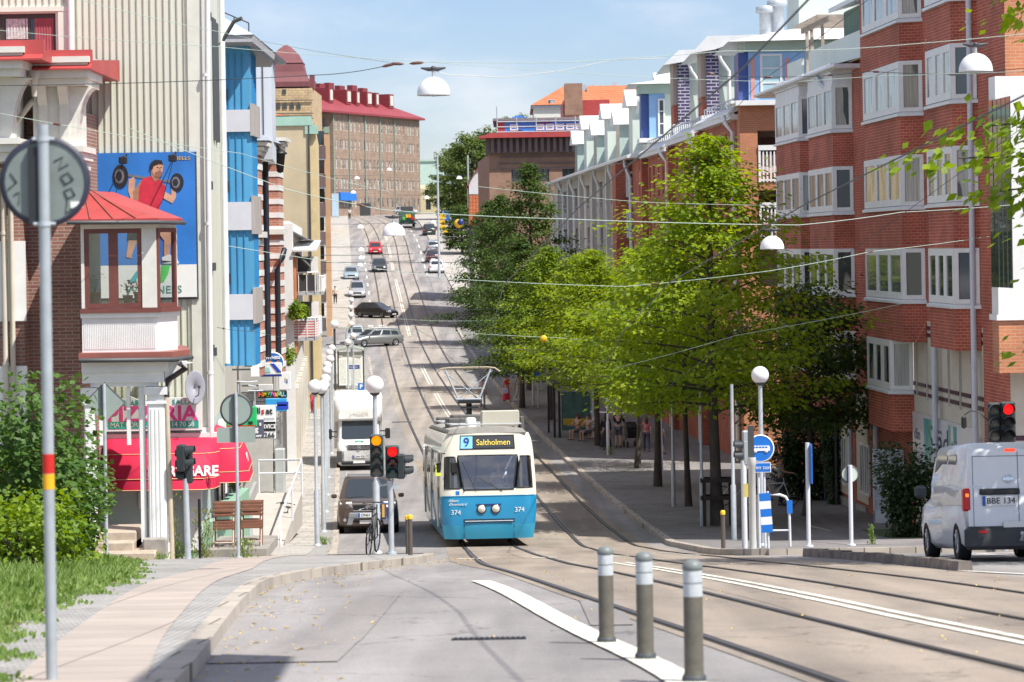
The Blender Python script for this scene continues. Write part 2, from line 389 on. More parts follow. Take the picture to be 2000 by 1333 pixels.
for i in range(5): strip(m, 6.0+i*1.0, 6.6+i*1.0, 52, 54.5, .014)          # zebra beside the van
strip(m, lambda y: interp([(34,7.6),(41,6.05)], y)-.07, lambda y: interp([(34,7.6),(41,6.05)], y)+.07, 30, 41, .014)
struct(m, 'road_marking', PAINT)

# left pavement
m = MB()
strip(m, lambda y: min(kl(y)-4.2, -7) if y < 62 else fl(y)-1.2, kl, -40, 247, .115, 1, 0, 'r', .16); struct(m, 'left_pavement', COBBLEL)
m = MB()
def slc(y): return at(interp([(19.5,165),(25,225),(30,285),(38,365),(45,440),(52,470),(60,520)], y), y).x
strip(m, lambda y: slc(y)-.42, lambda y: slc(y)+.42, 12, 62, .122)
struct(m, 'slab_path', SLABS)
m = MB(); strip(m, lambda y: fl(y)+.05, lambda y: kl(y)-.62-(2.0 if 164 < y < 246 else 0), 62, 247, .123); struct(m, 'left_footway', SLABG)
m = MB(); strip(m, lambda y: kl(y)-.17, lambda y: kl(y)+.02, -40, 247, .127, 1, 0, 'r', .16); struct(m, 'left_kerb', KERB)
m = MB(); strip(m, lambda y: fl(y)-2, kl, 272, 520, .115, 1, 0, 'r', .16); struct(m, 'far_left_pavement', SLABG)
# right pavement
m = MB()
strip(m, kr, lambda y: fr(y)+1.0, 58.8, 279, .115, 4, 0, 'l', .16)
struct(m, 'right_pavement', COBBLE)
m = MB(); strip(m, lambda y: kr(y)-.02, lambda y: kr(y)+.2, 57.6, 279, .127, 1, 0, 'lr', .16)
strip(m, 4.9, 14, 57.7, 58.9, .12, 1, 0, 'lr', .16); struct(m, 'right_kerb', KERB)
m = MB(); strip(m, lambda y: kr(y)+3.3, lambda y: kr(y)+6.5, 66, 279, .121); struct(m, 'asphalt_footpath', ground_mat('footpath_asphalt', (.26,.24,.24), (.20,.19,.19), .7))
m = MB(); strip(m, kr, lambda y: fr(y)+9.0, 303, 520, .115, 1, 0, 'l', .16); struct(m, 'far_right_pavement', SLABG)
# kerb between tracks and turning lane
m = MB()
pp = [(40.8,6.05),(44,5.95),(50,5.65),(54,5.4),(55.2,5.3)]
yy = 40.8
while yy < 55:
    a, b = interp(pp, yy), interp(pp, yy+.8); j = RN.uniform(-.015,.015)
    v = [(a,yy+.015,gz(yy)-.05),(a+.22,yy+.015,gz(yy)-.05),(b+.22,yy+.785,gz(yy+.8)-.05),(b,yy+.785,gz(yy+.8)-.05)]
    v += [(p[0]+(.02 if i in (0,3) else -.02), p[1], p[2]+.19+j) for i, p in enumerate(v)]
    m.add(v, [(0,3,2,1),(4,5,6,7),(0,1,5,4),(1,2,6,5),(2,3,7,6),(3,0,4,7)]); yy += .8
struct(m, 'lane_kerb', mk('old_kerb', (.20,.17,.15), .9, .35, 3))
# drain grates, manholes
m = MB(); o = at(955, 25.6); m.box(-.32,.32,-.12,.12,-.02,.012)
for i in range(14): m.box(-.30+i*.045,-.275+i*.045,-.1,.1,.012,.018,1)
tag(m.build('drain_grate', [mk('cast_iron', (.06,.055,.06), .5, .2, 6, .6), BLACK], loc=o), 'cast iron slotted drain grate in the asphalt lane in the foreground', 'drain grate').rotation_euler = (math.atan(gslope(25)),0,0)
for x, D, lb in ((785,168,'square dark manhole cover beside the left tram track ahead of the white van'), (808,300,'small round manhole cover in the road on the far slope')):
    m = MB(); m.box(-.55,.55,-.4,.4,-.02,.02); o = at(x, D); tag(m.build('manhole_cover', DGREY, loc=o), lb, 'manhole cover')
# asphalt patches and scattered dry leaves on the road
m = MB()
for x, D, w, l in ((560,24,.5,3),(700,30,.25,9),(1330,66,.5,2),(830,140,.6,8),(880,230,.9,10),(1180,30,.2,5)):
    o = at(x, D); strip(m, o.x-w, o.x+w, D-l/2, D+l/2, .009)
struct(m, 'asphalt_patch', ground_mat('patched_asphalt', (.32,.295,.285), (.25,.235,.23), .9))
m = MB()
for i in range(420):
    if i < 250:
        y = RN.uniform(17,60); x = kl(y)+abs(RN.gauss(0,.5))+.05; dz = .012
    elif i < 330: y = RN.uniform(60,96); x = kl(y)+RN.uniform(-.3,1.6); dz = .012 if x > kl(y) else .13
    else: y = RN.uniform(22,56); x = RN.uniform(-1.5,7.5); dz = .02
    a = RN.uniform(0,6.28); r = RN.uniform(.015,.035); z = gz(y)+dz
    m.add([(x+r*math.cos(a),y+r*math.sin(a),z),(x-r*.5*math.sin(a),y+r*.5*math.cos(a),z+.012),(x-r*math.cos(a),y-r*math.sin(a),z),(x+r*.5*math.sin(a),y-r*.5*math.cos(a),z+.015)], [(0,1,2,3)])
tag(m.build('fallen_leaves', mk('dry_leaf', (.55,.40,.12), .8, .3, 3)), 'dry yellow leaves scattered along the kerb and road', 'leaves', kind='stuff')
# ------------------------------------------------------------------ building helpers
def wall(mb, x0, x1, z0, z1, y=0.0, holes=(), depth=.12, mi=0):
    """front face (towards -y) with real openings and reveals"""
    hs = [h for h in holes if h[1] > x0 and h[0] < x1 and h[3] > z0 and h[2] < z1]
    X = sorted({x0, x1, *[min(max(h[i], x0), x1) for h in hs for i in (0,1)]}); Z = sorted({z0, z1, *[min(max(h[i], z0), z1) for h in hs for i in (2,3)]})
    for i in range(len(X)-1):
        for j in range(len(Z)-1):
            cx, cz = (X[i]+X[i+1])/2, (Z[j]+Z[j+1])/2
            if any(h[0] < cx < h[1] and h[2] < cz < h[3] for h in hs): continue
            mb.quad((X[i],y,Z[j]),(X[i+1],y,Z[j]),(X[i+1],y,Z[j+1]),(X[i],y,Z[j+1]), mi)
    for a, b, c, d in hs:
        mb.quad((a,y,c),(b,y,c),(b,y+depth,c),(a,y+depth,c),mi); mb.quad((a,y,d),(a,y+depth,d),(b,y+depth,d),(b,y,d),mi)
        mb.quad((a,y,c),(a,y+depth,c),(a,y+depth,d),(a,y,d),mi); mb.quad((b,y,c),(b,y,d),(b,y+depth,d),(b,y+depth,c),mi)
    return mb
def mkcurtain(name, cloth, dark, thr=.5, sc=2.2):
    m, nt, b = _new(name); N, L = nt.nodes.new, nt.links.new; tc = N('ShaderNodeTexCoord'); oi = N('ShaderNodeObjectInfo')
    ml = N('ShaderNodeMath'); ml.operation = 'MULTIPLY'; ml.inputs[1].default_value = 37.0; L(oi.outputs['Random'], ml.inputs[0])
    va = N('ShaderNodeVectorMath'); va.operation = 'ADD'; cx = N('ShaderNodeCombineXYZ'); L(ml.outputs[0], cx.inputs[0]); L(ml.outputs[0], cx.inputs[2]); L(tc.outputs['Object'], va.inputs[0]); L(cx.outputs[0], va.inputs[1])
    mp = N('ShaderNodeMapping'); mp.inputs['Scale'].default_value = (sc,1,sc*.28); L(va.outputs[0], mp.inputs[0]); n = N('ShaderNodeTexNoise'); n.inputs['Scale'].default_value = 1; n.inputs['Detail'].default_value = 1; L(mp.outputs[0], n.inputs[0])
    mr = N('ShaderNodeMapRange'); mr.inputs[1].default_value = thr-.02; mr.inputs[2].default_value = thr+.02; L(n.outputs['Fac'], mr.inputs[0])
    mp2 = N('ShaderNodeMapping'); mp2.inputs['Scale'].default_value = (22,1,.6); L(va.outputs[0], mp2.inputs[0]); n2 = N('ShaderNodeTexNoise'); n2.inputs['Scale'].default_value = 1; n2.inputs['Detail'].default_value = 2; L(mp2.outputs[0], n2.inputs[0])
    m2 = N('ShaderNodeMapRange'); m2.inputs[1].default_value = .3; m2.inputs[2].default_value = .7; m2.inputs[3].default_value = .6; m2.inputs[4].default_value = 1.1; L(n2.outputs['Fac'], m2.inputs[0]); s1 = N('ShaderNodeVectorMath'); s1.operation = 'SCALE'; s1.inputs[0].default_value = cloth; L(m2.outputs[0], s1.inputs['Scale'])
    mx = N('ShaderNodeMix'); mx.data_type = 'RGBA'; mx.inputs[6].default_value = (*dark,1); L(s1.outputs[0], mx.inputs[7]); L(mr.outputs[0], mx.inputs[0]); L(mx.outputs[2], b.inputs['Base Color']); b.inputs['Roughness'].default_value = .08; b.inputs['Specular IOR Level'].default_value = .7; _mats[name] = m; return m
CURT = mkcurtain('curtained_glass', (.48,.47,.44), (.06,.065,.07), .42); CURT2 = mkcurtain('tinted_curtain_glass', (.36,.34,.30), (.035,.04,.045), .52, 1.6)
_wc = {}
def window(parent, x0, x1, z0, z1, y=.08, fm=None, gm=None, mull=1, trans=0, t=.06, sill=0, name='window'):
    fm = fm or WHITE; gm = gm or RN.choice([GLASSB, GLASSD, GLASSB, CURT2, CURT])
    w, h = round(x1-x0, 3), round(z1-z0, 3); k = (w, h, fm.name, mull, trans, t, sill)
    if k not in _wc:
        m = MB(); m.box(0,t,-.02,.05,0,h); m.box(w-t,w,-.02,.05,0,h); m.box(t,w-t,-.02,.05,0,t); m.box(t,w-t,-.02,.05,h-t,h)
        for i in range(1, mull+1): c = w*i/(mull+1); m.box(c-t*.5,c+t*.5,-.018,.045,t,h-t)
        for i in range(1, trans+1): c = h*i/(trans+1); m.box(t,w-t,-.016,.04,c-t*.3,c+t*.3)
        if sill: m.box(-.04,w+.04,-sill,.0,-.05,-.002)
        f = m.build(name, fm); g = MB(); g.box(t*.5,w-t*.5,.012,.03,t*.5,h-t*.5); p = g.build('pane', gm)
        p['_tmp'] = 1; _wc[k] = (f.data, {}, p.data); bpy.data.objects.remove(f); bpy.data.objects.remove(p)
    fd, gd, base = _wc[k]
    if gm.name not in gd:
        d = base.copy(); d.materials.clear(); d.materials.append(gm); gd[gm.name] = d
    o = bpy.data.objects.new(name, fd); C.objects.link(o); o.parent = parent; o.location = (x0, y, z0)
    p = bpy.data.objects.new('pane', gd[gm.name]); C.objects.link(p); p.parent = o
    return o
def pipe(parent, pts, r=.05, mat=None, name='downpipe', n=8, bands=0):
    m = MB(); m.tube(pts, r, n)
    if bands:
        z0, z1 = pts[-1][2], pts[0][2]
        for i in range(bands):
            z = z0 + (z1-z0)*(i+.5)/bands; m.cyl((pts[-1][0],pts[-1][1],z-.03),(pts[-1][0],pts[-1][1],z+.03), r*1.25, None, n)
    return m.build(name, mat or WHITE, parent)

BRK_OLD = mkbrick('old_red_brick', (.33,.15,.11), (.23,.095,.08), (.36,.31,.27), .26, .073, .011)
BRK_RED = mkbrick('red_brick', (.44,.094,.052), (.33,.066,.040), (.50,.24,.17), .26, .088, .011, .85, 'wall', .5, .36)
BRK_ORG = mkbrick('orange_brick', (.52,.20,.095), (.44,.165,.08), (.50,.30,.20), .26, .088, .010)
BRK_PUR = mkbrick('purple_brick', (.060,.045,.12), (.045,.035,.09), (.42,.40,.48), .5, .17, .03)
BRK_BRN = mkbrick('brown_brick', (.34,.185,.125), (.27,.15,.105), (.30,.22,.17), .26, .1, .012)
REDROOF = mk('red_tin_roof', (.43,.062,.060), .5, .12, 1.5)
DREDROOF = mk('dark_red_tin', (.30,.10,.08), .5, .15, 1.5)
TILE = mkbrick('orange_roof_tile', (.62,.20,.08), (.52,.16,.065), (.34,.10,.05), .3, .36, .04, .8, 'wall', 0, .2)
TEAL = mk('pale_teal_paint', (.47,.56,.53), .6, .06, 1)
CLAD = mk('pale_green_cladding', (.65,.665,.565), .45, .06, .7, stretch=(1,1,.15))
CLADS = mk('cladding_seam', (.44,.47,.39), .5, .08, 2)
BROWNF = mk('brown_window_frame', (.17,.055,.045), .45, .12, 6)
TINW = mk('white_tin', (.72,.73,.74), .4, .08, 2)
MINT = mk('mint_cladding', (.40,.52,.45), .5, .06, 1)
MINTL = mk('pale_mint_cladding', (.60,.67,.61), .5, .06, 1)
BLUEC = mk('blue_cladding', (.085,.33,.56), .5, .16, .8, stretch=(1,1,.3))
GREYP = mk('grey_panel', (.62,.62,.66), .5, .08, 1)
GREYW = mk('grey_wood_panel', (.42,.38,.36), .7, .2, 1.5, stretch=(6,6,.6))
STONE = mk('granite_step', (.46,.38,.30), .85, .2, 3, bump=.3)

# ------------------------------------------------------------------ old brick house with oriel and porch (left front)
D1 = 60.0
def Q(x, y, D=D1): X, Z = px(x, y, D); return X, Z
G1 = gz(58)
bh = thing('brick_house', 'old red brick house with white cornice, red tin roof and glazed oriel over a porch', 'house', (0,0,0))
xr_ = Q(157,700)[0]; ztop = Q(100,215)[1]
m = MB(); m.box(-16, xr_, D1, D1+3.4, G1-.5, ztop); m.box(-16, xr_-1.02, D1-.62, D1, G1-.5, ztop)
m.build('wall', BRK_OLD, bh)
# second wall plane on the left carries the cream downpipe
pipe(bh, [(Q(16,260)[0],D1-.7,Q(16,330)[1]),(Q(16,260)[0],D1-.7,G1)], .06, CREAM, bands=3)
xa = Q(55,200)[0]
for z in (-2.9, -.4): m = MB(); m.box(xa-.75,xa+.0,D1-.68,D1-.6,z-.9,z+.7); m.build('window_surround', WHITE, bh)
# cornice block right and left
def cornice(xl, xr, D, zt, name='cornice'):
    m = MB()
    for k, (dz0, dz1, o) in enumerate(((0,.30,.62),(.30,.42,.70),(-.14,0,.50),(-1.45,-1.33,.34),(-1.6,-1.45,.24),(-1.78,-1.6,.14))):
        m.box(xl, xr+o*.55, D-o, D+1.5, zt+dz0, zt+dz1-.003)
    m.box(xl, xr, D-.06, D+1.5, zt-1.33, zt-.14)
    n = max(2, int((xr-xl)/.62))
    for i in range(n):
        c = xl + (xr-xl)*(i+.5)/n; m.box(c-.09,c+.09,D-.14,D-.06,zt-1.3,zt-.5)
        m.prism([(D-.06,zt-.5),(D-.14,zt-.5),(D-.42,zt-.143),(D-.06,zt-.143)], 'x', c-.09, c+.09)
    for s in range(3):                                   # curved corner brackets in three ribs
        y0 = D-.05+s*.2; xr0 = xr; xr = xr0-.02; pr = [(xr, zt-1.33)]
        for a in range(9): t = a/8*pi/2; pr.append((xr+.04+.40*(1-math.cos(t)), zt-1.33+1.17*math.sin(t)))
        pr += [(xr, zt-.143)]; m.prism(pr, 'y', y0, y0+.14); xr = xr0
    o = m.build(name, OFFW, bh)
    return o
zt = Q(0,128,59)[1]
cornice(Q(62,0,59.2)[0], Q(144,0,59.2)[0], 59.2, Q(0,158,59.2)[1]); cornice(-13, Q(18,0,58)[0], 58, Q(0,138,58)[1])
m = MB()
for xl, xr, D, yy_ in ((Q(62,0,59.2)[0], Q(144,0,59.2)[0]+.42, 59.2, 138), (-13, Q(18,0,58)[0]+.74, 58, 118)):
    z = Q(0,yy_,D)[1]-.05; zb = z+.20; d0 = D-.75
    m.prism([(d0,z),(d0,z+.03),(d0+.18,z+.12),(d0+.2,zb+.2),(d0+.32,zb+.2),(d0+.34,zb),(D+3.6,zb+.25),(D+3.6,z)], 'x', xl, xr)
xa, za = Q(-90,70,61); xb, zb = Q(158,152,61)
m.add([(xa-3,59.3,za+.1-1.6),(xb,59.3,zb-.15),(xb,63.3,zb+.05),(xa-3,63.3,za+1.3),(xa-3,61,za+1.35),(xb-2.6,61.2,zb+.85)], [(0,1,5,4),(1,2,5),(2,3,4,5)])
m.build('roof', REDROOF, bh)
m = MB(); hx = Q(68,140,58.4)[0]; hz = Q(68,140,58.4)[1]
m.lathe([(.05,-.5),(.06,-.22),(.14,.0),(.13,0)], 10, (hx,58.3,hz)); m.tube([(hx,58.3,hz-.45),(hx-.05,58.3,hz-.6),(hx-.62,58.6,hz-1.25),(hx-.66,59.2,hz-1.5),(hx-.66,59.3,G1)], .055, 8)
m.build('downpipe', mk('cream_pipe', (.55,.50,.42), .5), bh)
# oriel
DO = 57.6
ox0, ox1, ox2 = Q(150,0,DO)[0], Q(297,0,DO)[0], Q(325,0,DO)[0]
oxr = Q(327,0,D1+1.2)[0]
def OZ(y): return Q(230,y,DO)[1]
plan = [(ox0,DO),(ox1,DO),(ox2,DO+1.0),(oxr,D1+1.2),(ox0,D1+1.2)]
m = MB(); m.prism(plan, 'z', OZ(690), OZ(612))
# vertical fluting of the white parapet
for i in range(40):
    x = ox0+.05+(ox1-ox0-.1)*i/39; m.box(x-.008,x+.008,DO-.012,DO,OZ(682),OZ(622))
e = .05; m.prism([(ox0-.02,DO-e),(ox1+e,DO-e),(ox2+e,DO+1-e),(oxr+e,D1+1),(ox0-.02,D1+1)], 'z', OZ(621), OZ(612)+.004)
m.build('parapet', WHITE, bh)
m = MB(); e = .1; m.prism([(ox0-.02,DO-e),(ox1+e,DO-e),(ox2+e,DO+1-e),(oxr+e,D1+1),(ox0-.02,D1+1)], 'z', OZ(612)+.006, OZ(603)); m.build('sill', BROWNF, bh)
m = MB()
wz0, wz1 = OZ(602), OZ(447)
m.box(ox0, ox0+.06, DO, DO+.1, wz0, wz1); m.box(ox1-.28, ox1, DO+.0, DO+.12, wz0, wz1); m.box(ox2-.1,ox2,DO+1.0,DO+1.15,wz0,wz1)
m.prism([(ox0,DO),(ox1,DO),(ox2,DO+1.0),(oxr,D1+1.2),(ox0,D1+1.2)], 'z', wz1+.003, OZ(430)); m.build('post', OFFW, bh)
PANEC = mkclear('oriel_pane', (.88,.92,.92), .88)
def frame_window(parent, p0, p1, z0, z1, n, fm, gm, t=.07, name='window'):
    """window standing between two plan points"""
    a, b = Vector((*p0,0)), Vector((*p1,0)); L_ = (b-a).length; o = thing(name, None, None); del_ = o
    o.parent = parent; o.location = (p0[0],p0[1],z0); o.rotation_euler = (0,0,math.atan2(b.y-a.y,b.x-a.x)); h = z1-z0
    m = MB(); m.box(0,L_,-.03,.05,0,t); m.box(0,L_,-.03,.05,h-t,h)
    for i in range(n+1):
        c = t/2+(L_-t)*i/n; w = t*.5 if i in (0,n) else t; m.box(c-w,c+w,-.028,.048,t,h-t)
    f = m.build('frame', fm, o); g = MB(); g.box(t*.4,L_-t*.4,.0,.012,t*.5,h-t*.5); g.build('pane', gm, o); return o
frame_window(bh, (ox0+.06,DO+.05), (ox1-.28,DO+.05), wz0, wz1, 2, BROWNF, PANEC, .09)
frame_window(bh, (ox1+.01,DO+.06), (ox2-.02,DO+.98), wz0, wz1, 1, BROWNF, PANEC, .08)
m = MB(); c = ((ox0+ox2)/2-.2, DO+1.6)
ro = [(Q(135,437,DO)[0],DO-.25),(Q(312,437,DO)[0],DO-.25),(Q(346,437,DO)[0],DO+.95),(Q(347,437,D1+1.2)[0],D1+1.2),(Q(135,437,DO)[0],D1+1.2)]
zr = OZ(434); zp = Q(160,378,DO+1.8)[1]
vv = [(x,y,zr) for x,y in ro]+[(x,y,zr+.06) for x,y in ro]; pk = len(vv); vv += [(ro[0][0],DO+1.6,zp+.05),(ro[0][0]+.4,D1+1.2,zp+.05)]
m.add(vv, [(4,3,2,1,0),(0,1,6,5),(1,2,7,6),(2,3,8,7),(5,6,pk),(6,7,pk),(7,8,pk+1,pk),(5,pk,pk+1,9),(8,9,pk+1)]); m.build('oriel_roof', REDROOF, bh)
m = MB(); 
for i in range(1,4):
    x = ro[0][0]+(ro[1][0]-ro[0][0])*i/4; m.tube([(x,DO-.25,zr+.075),(ro[0][0]+(x-ro[0][0])*.15,DO+1.6,zp+.065)], .014, 5)
m.build('roof_seam', DREDROOF, bh)
m = MB(); m.tube([(ro[0][0],DO-.29,zr),(ro[1][0],DO-.29,zr-.02),(ro[2][0]+.04,DO+.93,zr-.03)], .045, 6); m.build('gutter', DGREY, bh)
# dim back of the oriel room
m = MB(); m.box(ox0+.02,ox0+.06,DO+.3,D1-.1,wz0-.1,wz1); m.build('inner_wall', mk('room_wall', (.34,.36,.34), .9), bh)
# potted plants in the window
LF_POT = mkleaf('pot_plant_leaf', (.10,.22,.03), (.22,.38,.05), .4, 4)
TERRA = mk('terracotta', (.50,.20,.09), .8, .12, 6)
def pot_plant(x, y, D, s, lb, fl=None):
    X, Z = px(x,y,D); o = thing('potted_plant', lb, 'plant', (X,D,Z))
    m = MB(); m.lathe([(.085*s,0),(.12*s,.2*s),(.13*s,.2*s),(.13*s,.24*s),(.115*s,.24*s)], 12); m.build('pot', TERRA, o)
    m = MB(); r = random.Random(int(x))
    for i in range(60):
        a = r.uniform(0,6.28); h = r.uniform(.26,.62)*s; q = r.uniform(.02,.2)*s*(1.1-abs(h/s-.42)*1.5); p = Vector((q*math.cos(a),q*math.sin(a),h)); L_ = r.uniform(.05,.1)*s
        d = Vector((math.cos(a+r.uniform(-.6,.6)),math.sin(a),r.uniform(-.3,.5))).normalized()*L_; w = d.cross(Vector((0,0,1))).normalized()*L_*.4
        m.add([p,p+d*.5+w,p+d,p+d*.5-w], [(0,1,2,3)])
    for i in range(5): m.tube([(0,0,.2*s),(RN.uniform(-.1,.1)*s,RN.uniform(-.06,.06)*s,.5*s)], .006, 4)
    m.build('leaves', LF_POT, o)
    if fl:
        m = MB()
        for i in range(14): m.ball((r.uniform(-.16,.16)*s, r.uniform(-.1,.05)*s, r.uniform(.4,.62)*s), .022*s, 6)
        m.build('blossom', fl, o)
pot_plant(185,595,58.2,1.0,'leafy green plant in a terracotta pot in the left pane of the oriel')
pot_plant(250,596,58.2,.8,'pink flowering plant in a small terracotta pot in the right pane of the oriel', mk('pink_petal', (.75,.25,.3), .6))
pot_plant(272,592,58.7,.9,'dark leafy plant standing behind the pink flowers at the oriel window corner')
# porch
m = MB(); pz = OZ(700); e = .28
m.prism([(ox0-.02,DO-e-.1),(Q(330,0,DO)[0],DO-e-.1),(Q(350,0,DO)[0],DO+.9),(Q(351,0,D1+1)[0],D1+1),(ox0-.02,D1+1)], 'z', pz, OZ(688)); m.build('porch_roof', DREDROOF, bh)
m = MB(); m.tube([(ox0,DO-.42,pz-.02),(Q(332,0,DO)[0],DO-.42,pz-.03),(Q(353,0,DO)[0],DO+.9,pz-.04)], .05, 6); m.build('gutter', DGREY, bh)
m = MB(); m.tube([(Q(352,703,DO)[0],DO-.2,pz-.1),(Q(353,0,DO)[0],DO-.2,Q(0,725,DO)[1]),(Q(328,745,DO)[0],DO-.05,Q(0,748,DO)[1]),(Q(325,745,DO)[0],DO-.05,Q(0,780,DO)[1])], .06, 8); m.build('downpipe', mk('dark_red_pipe', (.05,.035,.045), .4), bh)
m = MB(); m.tube([(Q(325,745,DO)[0],DO-.05,Q(0,778,DO)[1]),(Q(332,745,DO)[0],DO-.05,G1)], .05, 8); m.build('downpipe', mk('beige_pipe', (.52,.44,.34), .5), bh)
px1 = Q(330,0,DO)[0]; cL, cR = Q(290,900,DO)[0], Q(325,900,DO)[0]
m = MB()
m.box(ox0, px1-.1, DO-.15, DO+.25, OZ(727), pz-.003); m.box(ox0, px1-.2, DO-.08, DO+.2, OZ(748), OZ(727)-.003); m.box(ox0+.15, cL+.2, DO-.02, DO+.16, OZ(756), OZ(748)-.003)
for x0, x1 in ((ox0+.02,ox0+.22),(cL,cR)):
    m.bbox(x0, x1, DO-.1, DO+.28, OZ(1090), OZ(757), .03); m.box(x0-.05,x1+.05,DO-.15,DO+.32,OZ(772),OZ(757)-.002); m.box(x0-.03,x1+.03,DO-.13,DO+.3,OZ(790),OZ(784)); m.box(x0-.05,x1+.05,DO-.14,DO+.32,OZ(1088),OZ(1062))
    for k in range(3): m.box(x0+.07+k*.08, x0+.11+k*.08, DO-.112, DO-.1, OZ(1050), OZ(800)) if x1-x0 > .3 else None
for x0 in (cL-.16,): m.box(x0,x0+.1,DO+.0,DO+.12,OZ(1060),OZ(757))
pr = [(cR, OZ(790))]
for a in range(9): t = a/8*pi/2; pr.append((cR+.04+.5*(1-math.cos(t)), OZ(790)+.78*math.sin(t)))
pr.append((cR, pz-.02)); m.prism(pr, 'y', DO-.05, DO+.12)
for x in (ox0+.3, Q(234,0,DO)[0], cL-.18): m.box(x, x+.07, DO+.03, DO+.12, OZ(870), OZ(757))
m.box(cL-.05, cR+.05, DO-.2, DO+.6, G1-.4, OZ(1088)-.004); m.build('porch_frame', WHITE, bh)
m = MB(); m.bbox(cL-.1, cR+.02, DO-.3, DO-.1, OZ(1085), OZ(1050), .03); m.build('plinth_stone', mk('grey_stone', (.33,.30,.27), .85, .2, 4), bh)
m = MB(); m.box(ox0+.3, cL-.1, DO+.06, DO+.08, OZ(835), OZ(757)); m.build('porch_glazing', mkclear('porch_pane', (.85,.86,.82), .9), bh)
m = MB()
for i in range(4):
    w = i*.10; m.bbox(ox0-.2+(.1 if i > 2 else 0), cL-.02+.22*(i < 2)-(.24 if i > 1 else 0), DO-1.1+i*.36, DO+1.5, G1-.2+.02, G1+.20+i*.17, .03)
m.build('steps', STONE, bh)
m = MB(); m.box(ox0-.4, ox0+.1, D1-.08, D1-.01, G1-.3, G1+1.2); m.build('plinth', mk('mauve_plinth', (.36,.31,.30), .9, .15, 2), bh)

# ------------------------------------------------------------------ tall pale green metal clad building with the billboard
D2 = 63.0; ph = math.atan2(.0578,1)
X2, _ = px(404,700,D2); G2 = gz(62)
gb = thing('clad_building', 'tall pale green building with ribbed metal cladding and a pizzeria on the ground floor', 'building', (X2,D2,0), -ph*0)
def q2(x, y): X, Z = px(x, y, D2); return X - X2, Z
zc = q2(300,835)[1]
m = MB(); hx = (q2(-2,70)[0], q2(109,70)[0], q2(50,122)[1], q2(50,27)[1])
wall(m, -12.5, 0, zc, 9.5, 0, [hx], .2)
m.add([(0,0,zc),(-.0578*9.5,9.5,zc),(-.0578*9.5,9.5,9.5),(0,0,9.5)], [(0,1,2,3)]); m.quad((-12.5,0,9.5),(0,0,9.5),(-.55,9.5,9.5),(-12.5,9.5,9.5))
m.quad((-.55,9.5,zc-4),(-12.5,9.5,zc-4),(-12.5,9.5,9.5),(-.55,9.5,9.5))
m.build('wall', CLAD, gb)
m = MB(); n = 86
for i in range(n):
    x = -12.4 + i*.1415
    if hx[0]-.25 < x < hx[1]+.25:
        m.box(x-.011,x+.011,-.03,0,hx[3]+.2,9.5); m.box(x-.011,x+.011,-.03,0,zc,hx[2]-.06)
    elif x < -.35: m.box(x-.011,x+.011,-.03,0,zc,9.5)
m.build('seams', CLADS, gb)
m = MB(); m.box(-.3,-.02,-.05,-.002,zc,9.5); m.box(hx[1]+.06,hx[1]+.28,-.05,-.002,hx[2]-.2,hx[3]+.1); m.box(hx[0],hx[1]+.28,-.06,-.002,hx[3]+.04,hx[3]+.14); m.build('corner_trim', mk('pale_trim', (.66,.68,.60), .5), gb)
BRWN2 = mk('brown_frame', (.055,.04,.035), .5)
w = window(gb, hx[0], hx[1], hx[2], hx[3], .1, BRWN2, GLASSD, 1, 0, .1)
m = MB()
for a, b, mm in ((.12,.5,0),(.62,.95,1)):
    W = hx[1]-hx[0]
    for i in range(14):
        x = hx[0]+W*(a+(b-a)*i/14); m.box(x, x+W*(b-a)/14*.9, .085-.012*(i%2), .108, hx[2]+(.5 if mm == 0 else .1), hx[3]-.1, mm)
m.build('curtain', [mk('lace', (.62,.62,.60), .9, .3, 14), mk('pink_curtain', (.42,.10,.12), .9, .15, 3)], gb)
pipe(gb, [(q2(138,0)[0]+.02,-.1,9.4),(q2(141,140)[0],-.1,q2(0,140)[1])], .065, WHITE)
pipe(gb, [(q2(400,-40)[0]+.1,-.12,8.5),(q2(412,300)[0]-.05,-.12,q2(0,300)[1]),(q2(420,900)[0]-.06,-.12,q2(0,880)[1])], .06, TINW, bands=4)
# street side: window strip, vents, pipe at far end, gutter elbow
for z, y0 in ((5.2,3.2),(1.4,2.5),(-.4,2.2),(-.4,3.4),(-2.2,2.0),(-2.3,3.2)):
    sd = MB(); sd.box(-.0578*y0-.05,-.0578*y0+.05,y0,y0+.35,z,z+.18); sd.build('vent', DGREY, gb)
for y0 in (5.0,6.3):
    sd = MB(); sd.box(-.0578*y0-.06,-.0578*y0+.03,y0,y0+.8,2.6,5.4); sd.build('side_window', DGREY, gb)
pipe(gb, [(-.0578*8.6+.1,8.6,9.2),(-.0578*8.6+.1,8.6,q2(440,740)[1])], .07, TINW)
m = MB(); m.tube([(.1,8.4,q2(0,15)[1]+.35),(-.1,8.5,q2(0,15)[1]+.28),(-.45,8.6,q2(0,40)[1])], .05, 8); m.box(-.6,.25,-.3,9.5,8.6,8.75); m.build('gutter', DGREY, gb)
